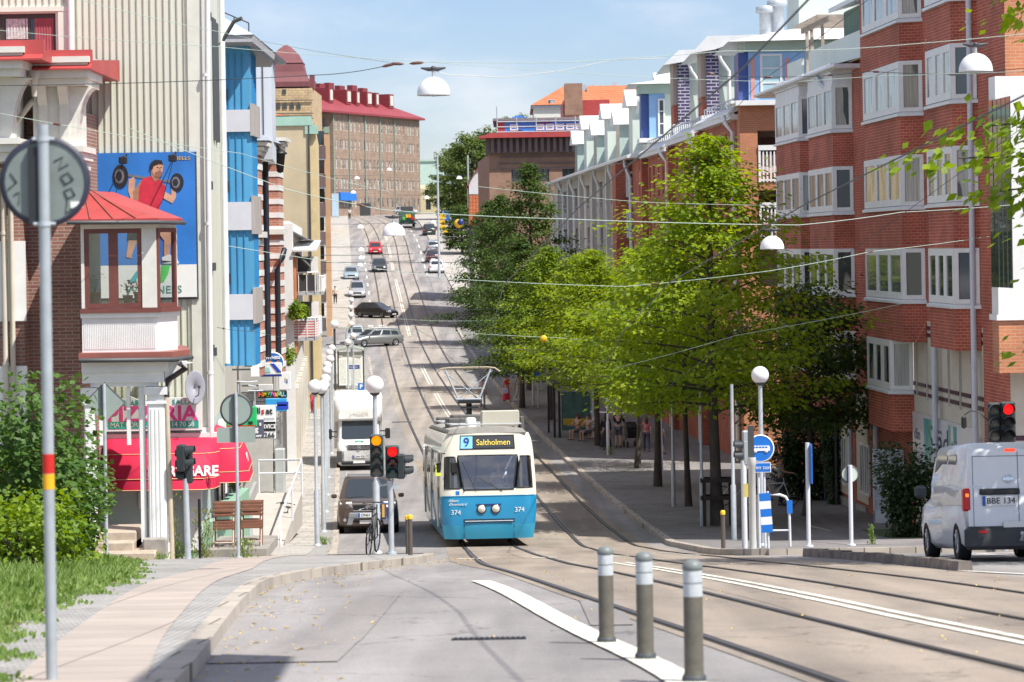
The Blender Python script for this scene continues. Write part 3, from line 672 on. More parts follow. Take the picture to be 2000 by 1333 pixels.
# ground floor
m = MB(); zg = q2(0,1045)[1]
wall(m, -4.0, 0, G2-.6, zc-.002, .03, [], .1); m.quad((0,.03,G2-.6),(-.55,9.5,G2-.6),(-.55,9.5,zc-.002),(0,.03,zc-.002)); m.build('shopfront', TEAL, gb)
m = MB(); a0, a1 = q2(392,960)[0], q2(415,960)[0]
m.box(a0-.3,a1-.22,-.14,.03,q2(0,1080)[1],zc-.1); m.build('pilaster', WHITE, gb); m = MB(); m.box(-.18,-.06,4.0,4.6,G2+1,zc-.1); m.build('pilaster', WHITE, gb); m = MB()
m.box(-4.0,.0,-.1,.028,zc-.42,zc-.01); m.build('fascia', WHITE, gb)
m = MB(); m.box(-4,.03,-.16,.02,G2-.6,q2(0,1086)[1]); m.box(-.3,.05,.02,9,G2-.6,G2+.75); m.build('plinth', mk('green_plinth', (.25,.42,.30), .7, .1, 2), gb)
for i in range(6): m = MB(); m.box(-.06,.05-.0578*(3+i),2.7+i*.95,3.2+i*.95,G2+.9,zc-.5); m.build('shop_window', GLASSD, gb)
# billboard
b0, b1 = q2(190,300), q2(386,580); bx0, bz1 = b0; bx1, bz0 = b1
bb = thing('billboard', 'blue gym billboard of a man in a red vest lifting a barbell', 'billboard', (X2+bx0,D2-.12,bz0))
BW, BHt = bx1-bx0, bz1-bz0; zs_ = BHt*.225
m = MB(); m.box(0,BW,0,.08,zs_,BHt); m.build('blue_panel', mk('billboard_blue', (.03,.20,.62), .45, .25, .55), bb)
m = MB(); m.box(0,BW,0,.08,0,zs_-.002); m.build('white_panel', mk('billboard_white', (.78,.80,.78), .45, .03), bb)
m = MB(); m.box(-.03,BW+.03,.02,.1,-.05,-.004); m.box(BW+.003,BW+.03,.02,.1,-.004,BHt); m.box(-.03,-.003,.02,.1,-.004,BHt); m.build('edge', DGREY, bb)
def bp(x, y): X, Z = q2(x, y); return X-bx0, Z-bz0
def flat(pts, mat, nm, d=.006, par=bb):
    m = MB(); m.prism([bp(*p) for p in pts], 'y', -d, -.001); return m.build(nm, mat, par)
SKIN1 = mk('poster_skin', (.60,.33,.22), .6, .2, 4); SKIN2 = mk('poster_skin_dark', (.40,.19,.12), .6, .2, 4)
PR = mk('poster_red', (.60,.03,.06), .5, .25, 2.5); PDK = mk('poster_dark', (.02,.02,.025), .4, .3, 5); PLG = mk('poster_grey', (.16,.17,.2), .4, .2, 5)
def ell(cx, cy, rx, ry, n=18, a0=0): return [(cx+rx*math.cos(2*pi*i/n), cy+ry*math.sin(2*pi*i/n)) for i in range(n)][::-1]
flat([(225,341),(228,337),(352,356),(352,361)], PLG, 'barbell_bar', .010)
for cx, cy, rx, ry in ((237,345,15,23),(347,357,13,18)):
    flat(ell(cx,cy,rx,ry), PDK, 'barbell_plate', .018); flat(ell(cx-2,cy,rx*.62,ry*.62), PLG, 'barbell_plate', .022); flat(ell(cx-3,cy,rx*.4,ry*.4), PDK, 'barbell_plate', .026)
flat([(253,352),(262,346),(266,352),(264,372),(272,386),(268,396),(258,392),(252,374)], SKIN1, 'arm', .012)
flat([(262,374),(278,352),(284,362),(272,396),(262,394)], SKIN2, 'arm', .014)
flat([(336,354),(345,360),(345,386),(338,398),(318,386),(322,374),(336,382)], SKIN1, 'arm', .012)
flat([(280,350),(297,344),(312,350),(326,366),(318,392),(305,430),(295,460),(252,450),(262,420),(272,392),(274,366)], PR, 'vest', .016)
flat([(297,346),(296,332),(310,336),(312,350),(304,356)], SKIN2, 'neck', .020)
flat([(296,322),(302,316),(316,316),(320,324),(319,338),(313,347),(305,346),(298,336)], SKIN1, 'face', .024)
flat([(294,330),(296,319),(304,313),(317,314),(320,322),(312,321),(302,325),(299,333)], PDK, 'hair', .030)
flat([(304,338),(312,334),(319,337),(318,343),(312,348),(305,346)], mk('beard', (.26,.12,.08), .8), 'beard', .027)
for ex in (309.5,316.5): flat(ell(ex,327.5,1.6,1.1,8), PDK, 'eye', .028)
flat([(311.5,328),(314.5,328),(315.8,333.5),(312.5,334)], SKIN2, 'nose', .027)
flat([(252,445),(296,452),(330,440),(342,436),(330,462),(300,470),(250,470)], PDK, 'shorts', .014)
flat([(315,445),(340,432),(342,452),(334,480),(333,500),(322,500),(322,470),(314,460)], SKIN1, 'leg', .018)
flat([(255,455),(275,458),(262,490),(258,505),(248,502)], SKIN1, 'leg', .012)
flat([(318,503),(332,497),(348,508),(351,515),(318,515)], WHITE, 'shoe', .022); flat([(318,509),(340,511),(318,514)], PDK, 'shoe_stripe', .026)
flat([(316,520),(334,517),(330,535),(322,550),(315,552)], mk('poster_green', (.10,.62,.10), .5), 'logo_swoosh', .008)
flat([(252,552),(268,530),(276,526),(266,552)], mk('poster_teal', (.05,.45,.5), .5), 'logo_swoosh', .008)
x_, z_ = bp(330,566); text('WELLNESS', .22, (x_-.30,-.006,z_), mk('poster_text', (.10,.30,.24), .5), bb, sx=1.15)
x_, z_ = bp(358,310); text('BELLS', .10, (x_,-.006,z_), mk('poster_gold', (.75,.45,.05), .5), bb, sx=1.3)
for x, y in ((240,312),(337,308)):
    X, Z = px(x,y,D2-.75); o = thing('billboard_lamp', 'black floodlight on a thin rod at the %s top edge of the gym billboard' % ('left' if x < 300 else 'right'), 'floodlight', (X,D2-.75,Z))
    m = MB(); m.bbox(-.085,.085,-.05,.1,-.09,.06,.02); m.build('lamp_body', BLACK, o)
    m = MB(); m.tube([(0,0,.06),(.02,.4,.13),(0,.72,.12)], .014, 5); m.tube([(0,.05,-.08),(-.3,.62,-.9)], .007, 4); m.build('arm', BLACK, o)
X, Z = px(341,600,D2-.8); o = thing('wall_floodlight', 'small black floodlight on an arm under the gym billboard', 'floodlight', (X,D2-.8,Z))
m = MB(); m.bbox(-.08,.08,-.06,.08,-.06,.07,.02); m.build('lamp_body', BLACK, o); m = MB(); m.tube([(0,0,-.05),(-.22,.72,-.6)], .01, 5); m.tube([(0,0,-.06),(.02,.78,-.08)], .012, 5); m.build('arm', DGREY, o)
X, Z = px(381,757,D2-.5); o = thing('satellite_dish', 'grey satellite dish on the ribbed green wall above the pizzeria sign', 'satellite dish', (X,D2-.5,Z), .35)
m = MB(); m.lathe([(.005,.07),(.12,.06),(.19,.03),(.22,0),(.21,-.004),(.11,.045),(.005,.055)], 20, (0,0,0), 'y'); m.build('dish', mk('dish_grey', (.36,.36,.42), .5, .05), o).scale = (1,1,1.62)
m = MB(); m.tube([(0,.05,0),(0,.45,-.1)], .025, 6); m.tube([(0,0,-.2),(0,-.3,-.15),(0,-.35,.02)], .012, 5); m.ball((0,-.36,.03),.035,8); m.build('arm', DGREY, o)
# pizzeria sign
s0, s1 = q2(205,842), q2(395,775)
sg = thing('pizzeria_sign', 'white pizzeria sign with pink letters and a green strip above the red awning', 'sign', (X2+s0[0],D2-.25,s0[1])); SW, SH = s1[0]-s0[0], s1[1]-s0[1]
m = MB(); m.prism([(0,.0),(SW,0),(SW,SH),(SW*.62,SH),(SW*.5,SH*.72),(SW*.36,SH*.95),(SW*.26,SH*1.08),(SW*.12,SH*.92),(SW*.05,SH*.55),(0,SH*.4)], 'y', 0, .12); m.build('board', WHITE, sg)
m = MB(); m.box(.1,SW-.06,-.008,-.001,.05,.05+SH*.22); m.build('strip', mk('sign_green', (.02,.36,.27), .5), sg)
PINK = mk('sign_pink', (.72,.06,.27), .5)
text('PIZZERIA', .44, (SW*.5,-.008,SH*.5), PINK, sg, sx=1.06, bold=.012); text('MAT FÖR ALLA  TEL 14 70 58', .145, (SW*.5,-.014,.05+SH*.11), WHITE, sg, sx=.96)
text('SALLAD', .16, (SW*.84,-.008,SH*.86), mk('sign_teal', (.02,.40,.36), .5), sg); text('KEBAB', .15, (SW*.26,-.008,SH*.86), mk('sign_teal', (.02,.40,.36), .5), sg)
m = MB(); m.box(0,SW,.0,.13,-.03,-.002); m.build('base_rail', DGREY, sg)
# red awnings
REDCL = mk('red_awning_cloth', (.60,.015,.065), .75, .12, 1.4, bump=.25, bsc=3)
def awning(name, lb, loc, rz, W, prof, mat=REDCL):
    """prof: list of (y, z) from wall to front edge; rounded ends"""
    o = thing(name, lb, 'awning', loc, rz); m = MB(); secs = []
    for y, z in prof:
        secs.append([(.02,0.0,z if False else z) if False else (x, y*f, z) for x, f in ((-.0,.15),(.05,.7),(.25,1),(W-.25,1),(W-.05,.7),(W,.15))])
    m.loft(secs, 0, True, False, False)
    m.add([(0,0,prof[0][1]),(0,prof[-1][0]*.15,prof[-1][1]),(.05,prof[-1][0]*.7,prof[-1][1]),(.25,prof[-1][0],prof[-1][1]),(.06,-.02,prof[0][1])], [(0,1,2,3,4)])
    m.build('cloth', mat, o)
    m = MB()
    for k in (2,4,5):
        y, z = prof[k]; m.tube([(x, y*f-.012, z) for x, f in ((0,.15),(.05,.7),(.25,1),(W-.25,1),(W-.05,.7),(W,.15))], .008, 4)
    m.build('piping', mk('awning_piping', (.75,.50,.25), .7), o); return o
a0 = q2(206,855); a1 = q2(430,855); AW = a1[0]-a0[0]; za = a0[1]; zb = q2(300,950)[1]; h = za-zb
aw = awning('red_awning', 'long red cloth awning lettered in white over the pizzeria front wall', (X2+a0[0],D2-.05,0), 0, AW, [(-.02,za),(-.35,za-.05*h),(-.75,za-.3*h),(-.98,za-.62*h),(-1.04,za-.78*h),(-1.06,zb)])
text('KORVGARE', .30, (AW*.72,-1.02,za-.64*h), WHITE, aw, rot=(pi/2-.25,0,0), sx=.95, bold=.01)
m = MB(); m.box(.0,AW,-.12,.02,za-.02,za+.08); m.build('cassette', WHITE, aw)
a0 = px(404,845,D2+.6); z0 = a0[1]; z1 = pxz(440,940,D2+1)
aw2 = awning('red_awning', 'short red cloth awning round the corner on the street side of the pizzeria', (X2-.02,D2+.5,0), pi/2+ph, 3.2, [(-.02,z0),(-.3,z0-.1),(-.62,z0-.35),(-.78,z0-.75),(-.8,z0-.85),(-.82,z1)])
text('PIZZA', .26, (1.2,-.76,z0-.62), WHITE, aw2, rot=(pi/2-.2,0,0))
# notices on the shopfront
for x, y, w_, h_, col, lb in ((279,975,.18,.42,(.75,.76,.8),'white notice on the teal shop wall beside the porch column'),(333,925,.16,.5,(.10,.25,.42),'blue menu board on the teal wall under the awning')):
    X, Z = px(x,y,D2); m = MB(); m.prism([(-w_/2,-h_/2),(w_/2,-h_/2),(w_/2,h_/2*.7),(0,h_/2),(-w_/2,h_/2*.7)] if x < 300 else [(-w_/2,-h_/2),(w_/2,-h_/2),(w_/2,h_/2),(-w_/2,h_/2)], 'y', -.03, 0)
    tag(m.build('notice_board', mk('notice_%d' % x, col, .5), loc=(X,D2-.0,Z)), lb, 'notice')
# ------------------------------------------------------------------ left row further away
PH = math.atan(.0578); RL = pi/2 + PH
def sbox(mb, xr, D0, D1, z0, z1, xl=-22.0, mi=0):
    e = .0578*(D1-D0); return mb.prism([(xl,D0),(xr,D0),(xr-e,D1),(xl,D1)], 'z', z0, z1, mi)
def ribs(mb, x0, x1, y, z0, z1, step, r=.012, d=.03):
    n = int((x1-x0)/step)
    for i in range(n+1): mb.box(x0+i*step-r, x0+i*step+r, y-d, y-.0005, z0, z1)
D3 = 88.0
def Q3(x, y): return px(x, y, D3)
b3 = thing('blue_bay_building', 'grey roofed apartment building with a bright blue clad bay and white balcony panels', 'building', (0,0,0))
xa, xb = Q3(437,400)[0], Q3(490,400)[0]; zt3, zb3 = Q3(460,105)[1], Q3(465,715)[1]
m = MB(); sbox(m,-8.75,D3+.8,D3+18,gz(95)-1,zt3+.3); m.build('wall', mk('beige_render', (.50,.48,.44), .8), b3)
m = MB(); m.box(xa-.6,xb,D3,D3+2.2,zb3,zt3+.2); m.box(xb,xb+.02,D3+.002,D3+2.2,zb3,zt3+.2); m.build('bay', BLUEC, b3)
m = MB(); ribs(m, xa-.4, xb-.05, D3, zb3, zt3, .2, .014, .035)
for i in range(5): m.box(xb+.021,xb+.05,D3+.6+i*.32,D3+.63+i*.32,zb3,zt3)
m.build('bay_seams', mk('blue_seam', (.035,.25,.50), .5), b3)
for ya, yb in ((215,258),(395,450),(575,625)):
    za, zb = Q3(465,ya)[1], Q3(465,yb)[1]
    m = MB(); m.box(xa-.6,xb+.02,D3-.09,D3-.037,zb,za); m.build('balcony_panel', GREYP, b3)
    m = MB(); m.box(xb+.022,xb+.12,D3-.09,D3+2.3,zb-.12,za+.18); m.build('balcony_side', GREYW, b3)
    m = MB(); m.box(xa+.02,xa+.16,D3-.06,D3-.036,za+.3,za+.62); m.build('vent_window', DGREY, b3)
ex = Q3(526,100)[0]; ez = Q3(500,105)[1]
m = MB(); m.add([(-22,D3-1.0,ez+.25),(Q3(497,0)[0],D3-1.0,ez+.28),(ex,D3+1.8,ez-.08),(ex-.35,D3+5,ez-.1),(-22,D3+5,ez+.2),(-22,D3-1.0,ez+.45),(Q3(500,0)[0],D3-1.0,ez+.48),(ex+.03,D3+1.8,ez+.12),(ex-.32,D3+5,ez+.12),(-22,D3+5,ez+.4)],
    [(4,3,2,1,0),(0,1,6,5),(1,2,7,6),(2,3,8,7),(3,4,9,8)]); m.build('eave', mk('eave_grey', (.42,.42,.44), .7), b3)
m = MB(); r0 = [(-22,D3-1.05,ez+.45),(Q3(500,0)[0],D3-1.05,ez+.49),(ex+.05,D3+1.8,ez+.13),(ex-.3,D3+5,ez+.13),(-22,D3+5,ez+.4)]; tz = Q3(450,10)[1]
m.add(r0+[(-11.5,D3+2,tz+1.5),(-11.5,D3+4,tz+1.5),(-22,D3+3,tz+1.5)], [(0,1,5,7),(1,2,5),(2,3,6,5),(3,4,7,6),(4,0,7),(5,6,7)]); m.build('roof', mk('grey_tin', (.50,.53,.57), .5), b3)
m = MB()
for t in (0,.33,.66,1): m.tube([(-9.0+t*1.2,D3+.3+t*.9,ez+.9-t*.5),(-9.0+t*1.2,D3+.3+t*.9,ez+1.5-t*.5)], .02, 4)
m.tube([(-9.0,D3+.3,ez+1.5),(-7.8,D3+1.2,ez+1.0)], .02, 4); m.build('roof_rail', DGREY, b3)
# glazed annex behind, striped brick block, white block with balconies, cream firewall, balcony tower
Z100 = lambda y: pxz(510,y,104)
o = thing('grey_annex', 'tall plain pale grey metal wall standing behind the blue bay', 'building', (0,0,0))
m = MB(); sbox(m,pxx(531,200,104),104,110,Z100(312),Z100(106)); m.build('wall', mk('pale_metal', (.60,.64,.70), .5, .05, .6), o)
m = MB(); 
for x in (500,514): m.box(pxx(x,200,104)-.015,pxx(x,200,104)+.015,103.96,103.999,Z100(300),Z100(108))
m.box(-22,pxx(531,200,104)+.06,103.9,110.1,Z100(106)+.003,Z100(100)); m.build('trim', DGREY, o)
STRB = mkbrick('stripe_brick', (.50,.19,.12), (.42,.15,.10), (.45,.35,.3), .26, .09, .012)
sb = thing('striped_brick_house', 'old brick house banded with white stripes, dark downpipes and a stone cornice', 'house', (0,0,0))
def striped(x0p, x1p, D, yt, yb, dep):
    x0, x1 = pxx(x0p,500,D), pxx(x1p,500,D); z0, z1 = pxz(x0p,yb,D), pxz(x0p,yt,D); m = MB(); m.box(x0,x1,D,D+dep,z0,z1); m.build('wall', STRB, sb)
    m = MB(); z = z0+.3
    while z < z1-.25:
        m.box(x0-.02,x1+.03,D-.03,D+dep*.98,z,z+.20); z += .52
    m.build('stripe', WHITE, sb)
    m = MB()
    for k, (dz, e) in enumerate(((0,.12),(.14,.22),(.30,.34))): m.box(x0-.05,x1+e,D-e,D+dep*.99,z1+dz,z1+dz+.13)
    zm = pxz(x0p,(yt+yb)/2-60,D); m.box(x0-.04,x1+.16,D-.16,D+dep*.97,zm-.1,zm+.1); m.build('cornice', OFFW, sb)
striped(490,507,101.5,303,735,1.5); striped(517,546,113,292,735,2.2)
m = MB(); sbox(m,pxx(512,0,112),112,125,pxz(510,690,112),pxz(510,262,112)); m.build('wall', STRB, sb); m = MB(); sbox(m,pxx(520,0,112),111.6,125,gz(112)-1,pxz(510,690,112)-.003); m.build('shop_base', mk('pale_shop', (.50,.49,.46), .8), sb)
for i in range(4): m = MB(); X_ = pxx(520,0,112)-.0578*(1+i*3.1); m.box(X_-.1,X_+.03,112.6+i*3.1,114.6+i*3.1,gz(112)+.5,gz(112)+2.8); m.build('shop_window', GLASSD, sb)
m = MB(); xr2 = pxx(550,240,113)
m.add([(-22,100.9,pxz(510,262,101)),(pxx(520,0,101),100.9,pxz(510,275,101)),(xr2,113,pxz(550,282,113)),(xr2-.5,121,pxz(550,282,121)),(-22,121,pxz(510,262,101)),(-14,106,pxz(510,225,108)),(-10.2,118,pxz(510,225,118))], [(0,1,5),(1,2,6,5),(2,3,6),(3,4,5,6),(4,0,5)]); m.build('roof', mk('slate_blue_tin', (.30,.33,.38), .5), sb)
for x, D, y0, y1 in ((521,107,302,698),(541,112.4,512,698)):
    X = pxx(x,500,D); m = MB(); m.tube([(X+.25,D+.4,pxz(x,y0-24,D)),(X+.2,D,pxz(x,y0-8,D)),(X,D,pxz(x,y0+16,D)),(X,D,pxz(x,y1,D))], .11, 8); m.build('downpipe', mk('dark_blue_pipe', (.02,.025,.04), .4), sb)
X, Z = px(547,318,112); lt = thing('wall_lantern', 'black hexagonal wall lantern beside the striped brick cornice', 'lantern', (X,112,Z)); m = MB(); m.lathe([(.02,.55),(.25,.38),(.28,.32),(.2,.3),(.12,-.35),(.02,-.4)], 6); m.build('lamp_body', BLACK, lt); m = MB(); m.tube([(0,0,.5),(-.2,.3,.75),(-.5,.8,.6)], .03, 5); m.build('arm', BLACK, lt)

wb = thing('white_balcony_house', 'white plastered house with stacked street balconies and an orange pilaster', 'house', (0,0,0))
D4 = 128.0
m = MB(); sbox(m,pxx(566,500,D4),D4,D4+44,gz(D4)-1,pxz(550,432,D4),-24); m.build('wall', mk('white_plaster', (.66,.65,.62), .8, .1, .7), wb)
m = MB(); m.box(pxx(548,0,D4),pxx(565,0,D4),D4-.35,D4-.002,gz(D4),pxz(550,438,D4)); m.build('pilaster', WHITE, wb)
m = MB(); m.box(pxx(566,0,D4)+.005,pxx(571,0,D4),D4-.2,D4+.2,pxz(566,690,D4),pxz(566,500,D4)); m.build('orange_pilaster', mk('orange_plaster', (.55,.2,.09), .8), wb)
m = MB(); m.add([(pxx(540,0,D4),D4-.4,pxz(550,438,D4)),(pxx(600,0,D4),D4+.4,pxz(600,470,D4)),(pxx(600,0,D4),D4+40,pxz(600,470,D4)),(-24,D4+40,pxz(550,432,D4)),(-24,D4-.4,pxz(550,432,D4)),(pxx(550,0,D4)-2,D4+3,pxz(550,418,D4))], [(0,1,5),(1,2,3,5),(3,4,5),(4,0,5)]); m.build('roof', TINW, wb)
def balcony(par, D, x0p, x1p, yt, yb, dep, fm, rail=True, solid=True):
    x0, x1 = pxx(x0p,yb,D), pxx(x1p,yb,D); z1, z0 = pxz(x0p,yt,D), pxz(x0p,yb,D); m = MB(); m.box(x0,x1,D,D+dep,z0-.12,z0); o = m.build('balcony', LGREY, par)
    g = MB()
    if solid:
        g.box(x0+.05,x1-.03,D-.02,D+.02,z0+.05,z1-.1); g.box(x1-.02,x1+.02,D,D+dep,z0+.05,z1-.1)
    g.build('balcony_front', fm, o)
    r = MB(); r.tube([(x0,D,z1),(x1,D,z1),(x1,D+dep,z1)], .03, 5)
    for t in (0,.33,.66,1): r.tube([(x0+(x1-x0)*t,D-.03,z0),(x0+(x1-x0)*t,D-.03,z1)], .022, 4)
    for t in (.33,.66,1): r.tube([(x1+.02,D+dep*t,z0),(x1+.02,D+dep*t,z1)], .022, 4)
    r.build('rail', WHITE, o); return o
REDSTR = mkbrick('red_striped_cloth', (.62,.10,.11), (.58,.10,.11), (.75,.72,.70), 9, .11, .035)
balcony(wb, D4-.3, 567, 616, 622, 661, 2.2, REDSTR); balcony(wb, D4-.1, 567, 616, 533, 572, 2.2, mk('black_mesh', (.04,.04,.045), .7)); balcony(wb, D4+6, 578, 622, 620, 655, 2, mk('pale_blue_cloth', (.35,.55,.70), .8))
balcony(wb, D4+8, 590, 628, 540, 572, 2, mk('white_cloth', (.75,.74,.73), .8))
for ya, yb in ((502,533),(590,622)):
    m = MB(); m.box(pxx(572,0,D4),pxx(596,0,D4),D4+.3,D4+.36,pxz(580,yb,D4),pxz(580,ya,D4)); m.build('door', DGREY, wb)
    m = MB(); m.box(pxx(598,0,D4),pxx(612,0,D4),D4+.3,D4+.38,pxz(580,yb,D4),pxz(580,ya,D4)); m.build('door_frame', WHITE, wb)
XS = pxx(566,500,D4)
for i in range(13):
    d = 1.0+i*3.2; m = MB(); m.prism([(XS-.0578*d+.004,D4+d),(XS-.0578*d+.10,D4+d),(XS-.0578*(d+1.9)+.10,D4+d+1.9),(XS-.0578*(d+1.9)+.004,D4+d+1.9)], 'z', gz(D4)+.5, gz(D4)+3.0); m.build('shop_window', GLASSD if i % 3 else mk('tan_shutter', (.42,.33,.25), .8), wb)
    m = MB(); m.prism([(XS-.0578*(d+2.1)+.004,D4+d+2.1),(XS-.0578*(d+2.1)+.22,D4+d+2.1),(XS-.0578*(d+2.7)+.22,D4+d+2.7),(XS-.0578*(d+2.7)+.004,D4+d+2.7)], 'z', gz(D4), gz(D4)+3.6); m.build('shop_pier', OFFW if i % 2 else CREAM, wb)
    for lv in (4.6,7.6): m = MB(); m.prism([(XS-.0578*d+.004,D4+d),(XS-.0578*d+.05,D4+d),(XS-.0578*(d+1.2)+.05,D4+d+1.2),(XS-.0578*(d+1.2)+.004,D4+d+1.2)], 'z', gz(D4)+lv, gz(D4)+lv+1.6); m.build('side_window', GLASSD, wb)
# canopy roofs over the balconies
m = MB(); m.prism([(D4-.5,pxz(570,488,D4)),(D4+2.4,pxz(570,470,D4)),(D4+2.4,pxz(570,474,D4)),(D4-.5,pxz(570,492,D4))], 'x', pxx(566,0,D4), pxx(612,0,D4)); m.build('canopy', TINW, wb)
m = MB(); m.tube([(pxx(571,0,D4),D4-.3,pxz(571,495,D4)),(pxx(598,0,D4),D4-.3,pxz(598,522,D4))], .08, 5); m.build('rolled_awning', DGREY, wb)
# cream firewall block
D5 = 180.0
fw = thing('cream_house', 'tall cream house with a blank plaster firewall and green copper cornice', 'house', (0,0,0))
m = MB(); x0, x1, x2 = pxx(500,300,D5), pxx(603,300,D5), pxx(617,300,D5); zt5 = pxz(570,246,D5)
sbox(m,x1,D5,D5+26,gz(D5)-1,zt5,-40); m.build('wall', mk('cream_firewall', (.58,.48,.32), .9, .16, .35, det=8), fw)
m = MB(); m.prism([(x1+.003,D5+.2),(x2,D5+.2),(x2-1.5,D5+26),(x1-1.5,D5+26)],'z',gz(D5)-1,zt5-.25); m.build('street_wall', mk('yellow_plaster', (.62,.50,.28), .85), fw)
m = MB(); m.prism([(-40,D5-.12),(x1+.2,D5-.12),(x1-1.3,D5+26.3),(-40,D5+26.3)],'z',zt5+.003,pxz(570,228,D5)); m.box(x1-.2,x2+.15,D5-.1,D5+.15,pxz(610,262,D5),zt5-.003); m.build('cornice', mk('copper_green', (.33,.52,.43), .6, .12, 1), fw)
m = MB(); zz = pxz(560,226,D5); m.add([(-40,D5+.3,zz),(x1-1.2,D5+.3,zz),(x1-1.2,D5+24,zz),(-40,D5+24,zz),(-19,D5+9,pxz(545,190,D5)),(-32,D5+9,pxz(545,190,D5))], [(0,1,4,5),(1,2,4),(2,3,5,4),(3,0,5)]); m.build('roof', TILE, fw)
m = MB(); m.tube([(x1+.02,D5-.06,zt5),(x1+.02,D5-.06,gz(D5))], .07, 6); m.build('downpipe', DGREY, fw)
# brown balcony tower
D6 = 262.0
bt = thing('brown_balcony_house', 'orange rendered house with a stack of brown corrugated balconies', 'house', (0,0,0))
xw = pxx(622,400,D6); m = MB(); sbox(m,xw,D6+1.4,D6+60,gz(D6)-2,pxz(620,262,D6),-60); m.build('wall', mk('dark_render', (.30,.22,.17), .85), bt)
m = MB(); m.box(pxx(634,400,D6),pxx(644,400,D6),D6+.6,D6+1.3,gz(D6)-1,pxz(640,262,D6)); m.build('pier', mk('orange_render', (.56,.34,.19), .85, .12, .5), bt)
BRW = mk('brown_corrugated', (.15,.105,.10), .7, .25, 3, stretch=(4,4,.2))
for k in range(7):
    yt = 285+56*k
    x0, x1 = pxx(617,yt,D6), pxx(634,yt,D6); z1, z0 = pxz(620,yt,D6), pxz(620,yt+25,D6)
    m = MB(); m.box(x0,x1,D6,D6+1.4,z0-.12,z0); o = m.build('balcony', LGREY, bt); m = MB(); m.box(x0,x1+.02,D6-.04,D6+.04,z0+.01,z1); m.box(x1-.02,x1+.05,D6+.05,D6+1.4,z0+.01,z1); m.build('balcony_front', BRW, o)
    m = MB(); m.box(x0,x1-.1,D6+1.3,D6+1.38,z1+.1,z1+1.35); m.build('balcony_door', GLASSD, o)
# copper domed corner tower
D7 = 420.0
tw = thing('domed_tower_house', 'yellow brick tower house crowned by a maroon bell shaped roof', 'tower', (0,0,0))
def Q7(x, y): return px(x, y, D7)
xc = Q7(556,100)[0]; xl, xr = Q7(505,200)[0], Q7(609,200)[0]
MAR = mk('maroon_roof', (.19,.062,.068), .6, .15, .5)
m = MB(); m.box(xl,xr,D7,D7+22,gz(D7)-2,Q7(560,173)[1]); m.build('wall', mkbrick('yellow_brick', (.62,.45,.25), (.52,.36,.20), (.4,.3,.2), .9, .35, .06), tw)
def sq(cx, y, hw, z, D): return [(cx-hw,D+y-hw,z),(cx+hw,D+y-hw,z),(cx+hw,D+y+hw,z),(cx-hw,D+y+hw,z)]
hw = Q7(604,170)[0]-xc
m = MB(); cy = hw
rings = [(1.0,170),(1.0,160),(.86,150),(.78,140),(.73,128),(.70,122)]
m.loft([sq(xc,cy,hw*f,Q7(556,y)[1],D7) for f, y in rings], 0, False)
m.loft([sq(xc,cy,hw*f,Q7(556,y)[1],D7) for f, y in [(.74,122.5),(.66,118),(.52,105),(.30,94),(.06,85)]], 0, False); m.build('dome', MAR, tw)
m = MB(); m.box(Q7(600,0)[0],Q7(609,0)[0],D7+2,D7+4,Q7(600,172)[1],Q7(600,145)[1]); m.build('chimney', MAR, tw)
m = MB()
for x in (540,553,567,580): m.prism([(Q7(x-4,0)[0],Q7(x,213)[1]),(Q7(x+4,0)[0],Q7(x,213)[1]),(Q7(x+4,0)[0],Q7(x,205)[1]),(Q7(x,0)[0],Q7(x,202)[1]),(Q7(x-4,0)[0],Q7(x,205)[1])], 'y', D7-.12, D7-.01)
m.box(Q7(549,0)[0],Q7(556,0)[0],D7-.12,D7-.01,Q7(556,184)[1],Q7(556,175)[1])
for y in (196,222,232): m.box(xl,xr+.2,D7-.3,D7-.13,Q7(556,y+1.5)[1],Q7(556,y)[1])
m.build('arch_window', DGREY, tw)

# big brown apartment block closing the view
DA, DB = 510.0, 545.0
pA, pB = Vector((pxx(650,300,DA),DA,0)), Vector((pxx(820,300,DB),DB,0)); LB_ = (pB-pA).length
eb = thing('brown_apartment_block', 'long brown brick apartment block with red tin roof and rows of narrow windows', 'building', pA, math.atan2((pB-pA).y,(pB-pA).x))
ze = pxz(650,217,DA); zg_ = gz(520)-1; HB = ze
rows = [(232,252,0),(268,288,0),(306,325,0),(343,362,0),(380,398,1)]
zs = [pxz(735,b+8,527) for a, b, c in rows]
groups = []
u = 1.2
while u < LB_-1.5:
    groups.append((u,1)); u += 2.0; groups.append((u,3)); u += 4.2; groups.append((u,1)); u += 1.55; groups.append((u,1)); u += 1.9
holes = []; 
for r, z in enumerate(zs):
    for u, n in groups:
        for k in range(n):
            if u+k*1.15+.75 < LB_-.3: holes.append((u+k*1.15,u+k*1.15+.72,z,z+1.75))
m = MB(); wall(m, 0, LB_, zg_, ze, 0, holes, .35); m.quad((0,0,zg_),(0,0,ze),(0,14,ze),(0,14,zg_)); m.quad((LB_,0,zg_),(LB_,14,zg_),(LB_,14,ze),(LB_,0,ze)); m.build('wall', mkbrick('far_brown_brick', (.33,.235,.18), (.285,.20,.15), (.25,.18,.14), 2.2, .5, .05), eb)
WF = mk('far_window_white', (.62,.60,.55), .6)
for i, h in enumerate(holes[:100]): window(eb, h[0], h[1], h[2], h[3], .12, WF, CURT if i % 3 else CURT2, 0, 1, .1)
if len(holes) > 100:
    m = MB()
    for h in holes[100:]: m.box(h[0],h[1],.1,.2,h[2],h[3],0); m.box(h[0]+.1,h[1]-.1,.08,.099,h[2]+.1,h[3]-.1,1)
    tag(m.build('window', [WF, CURT2], eb), kind='stuff')
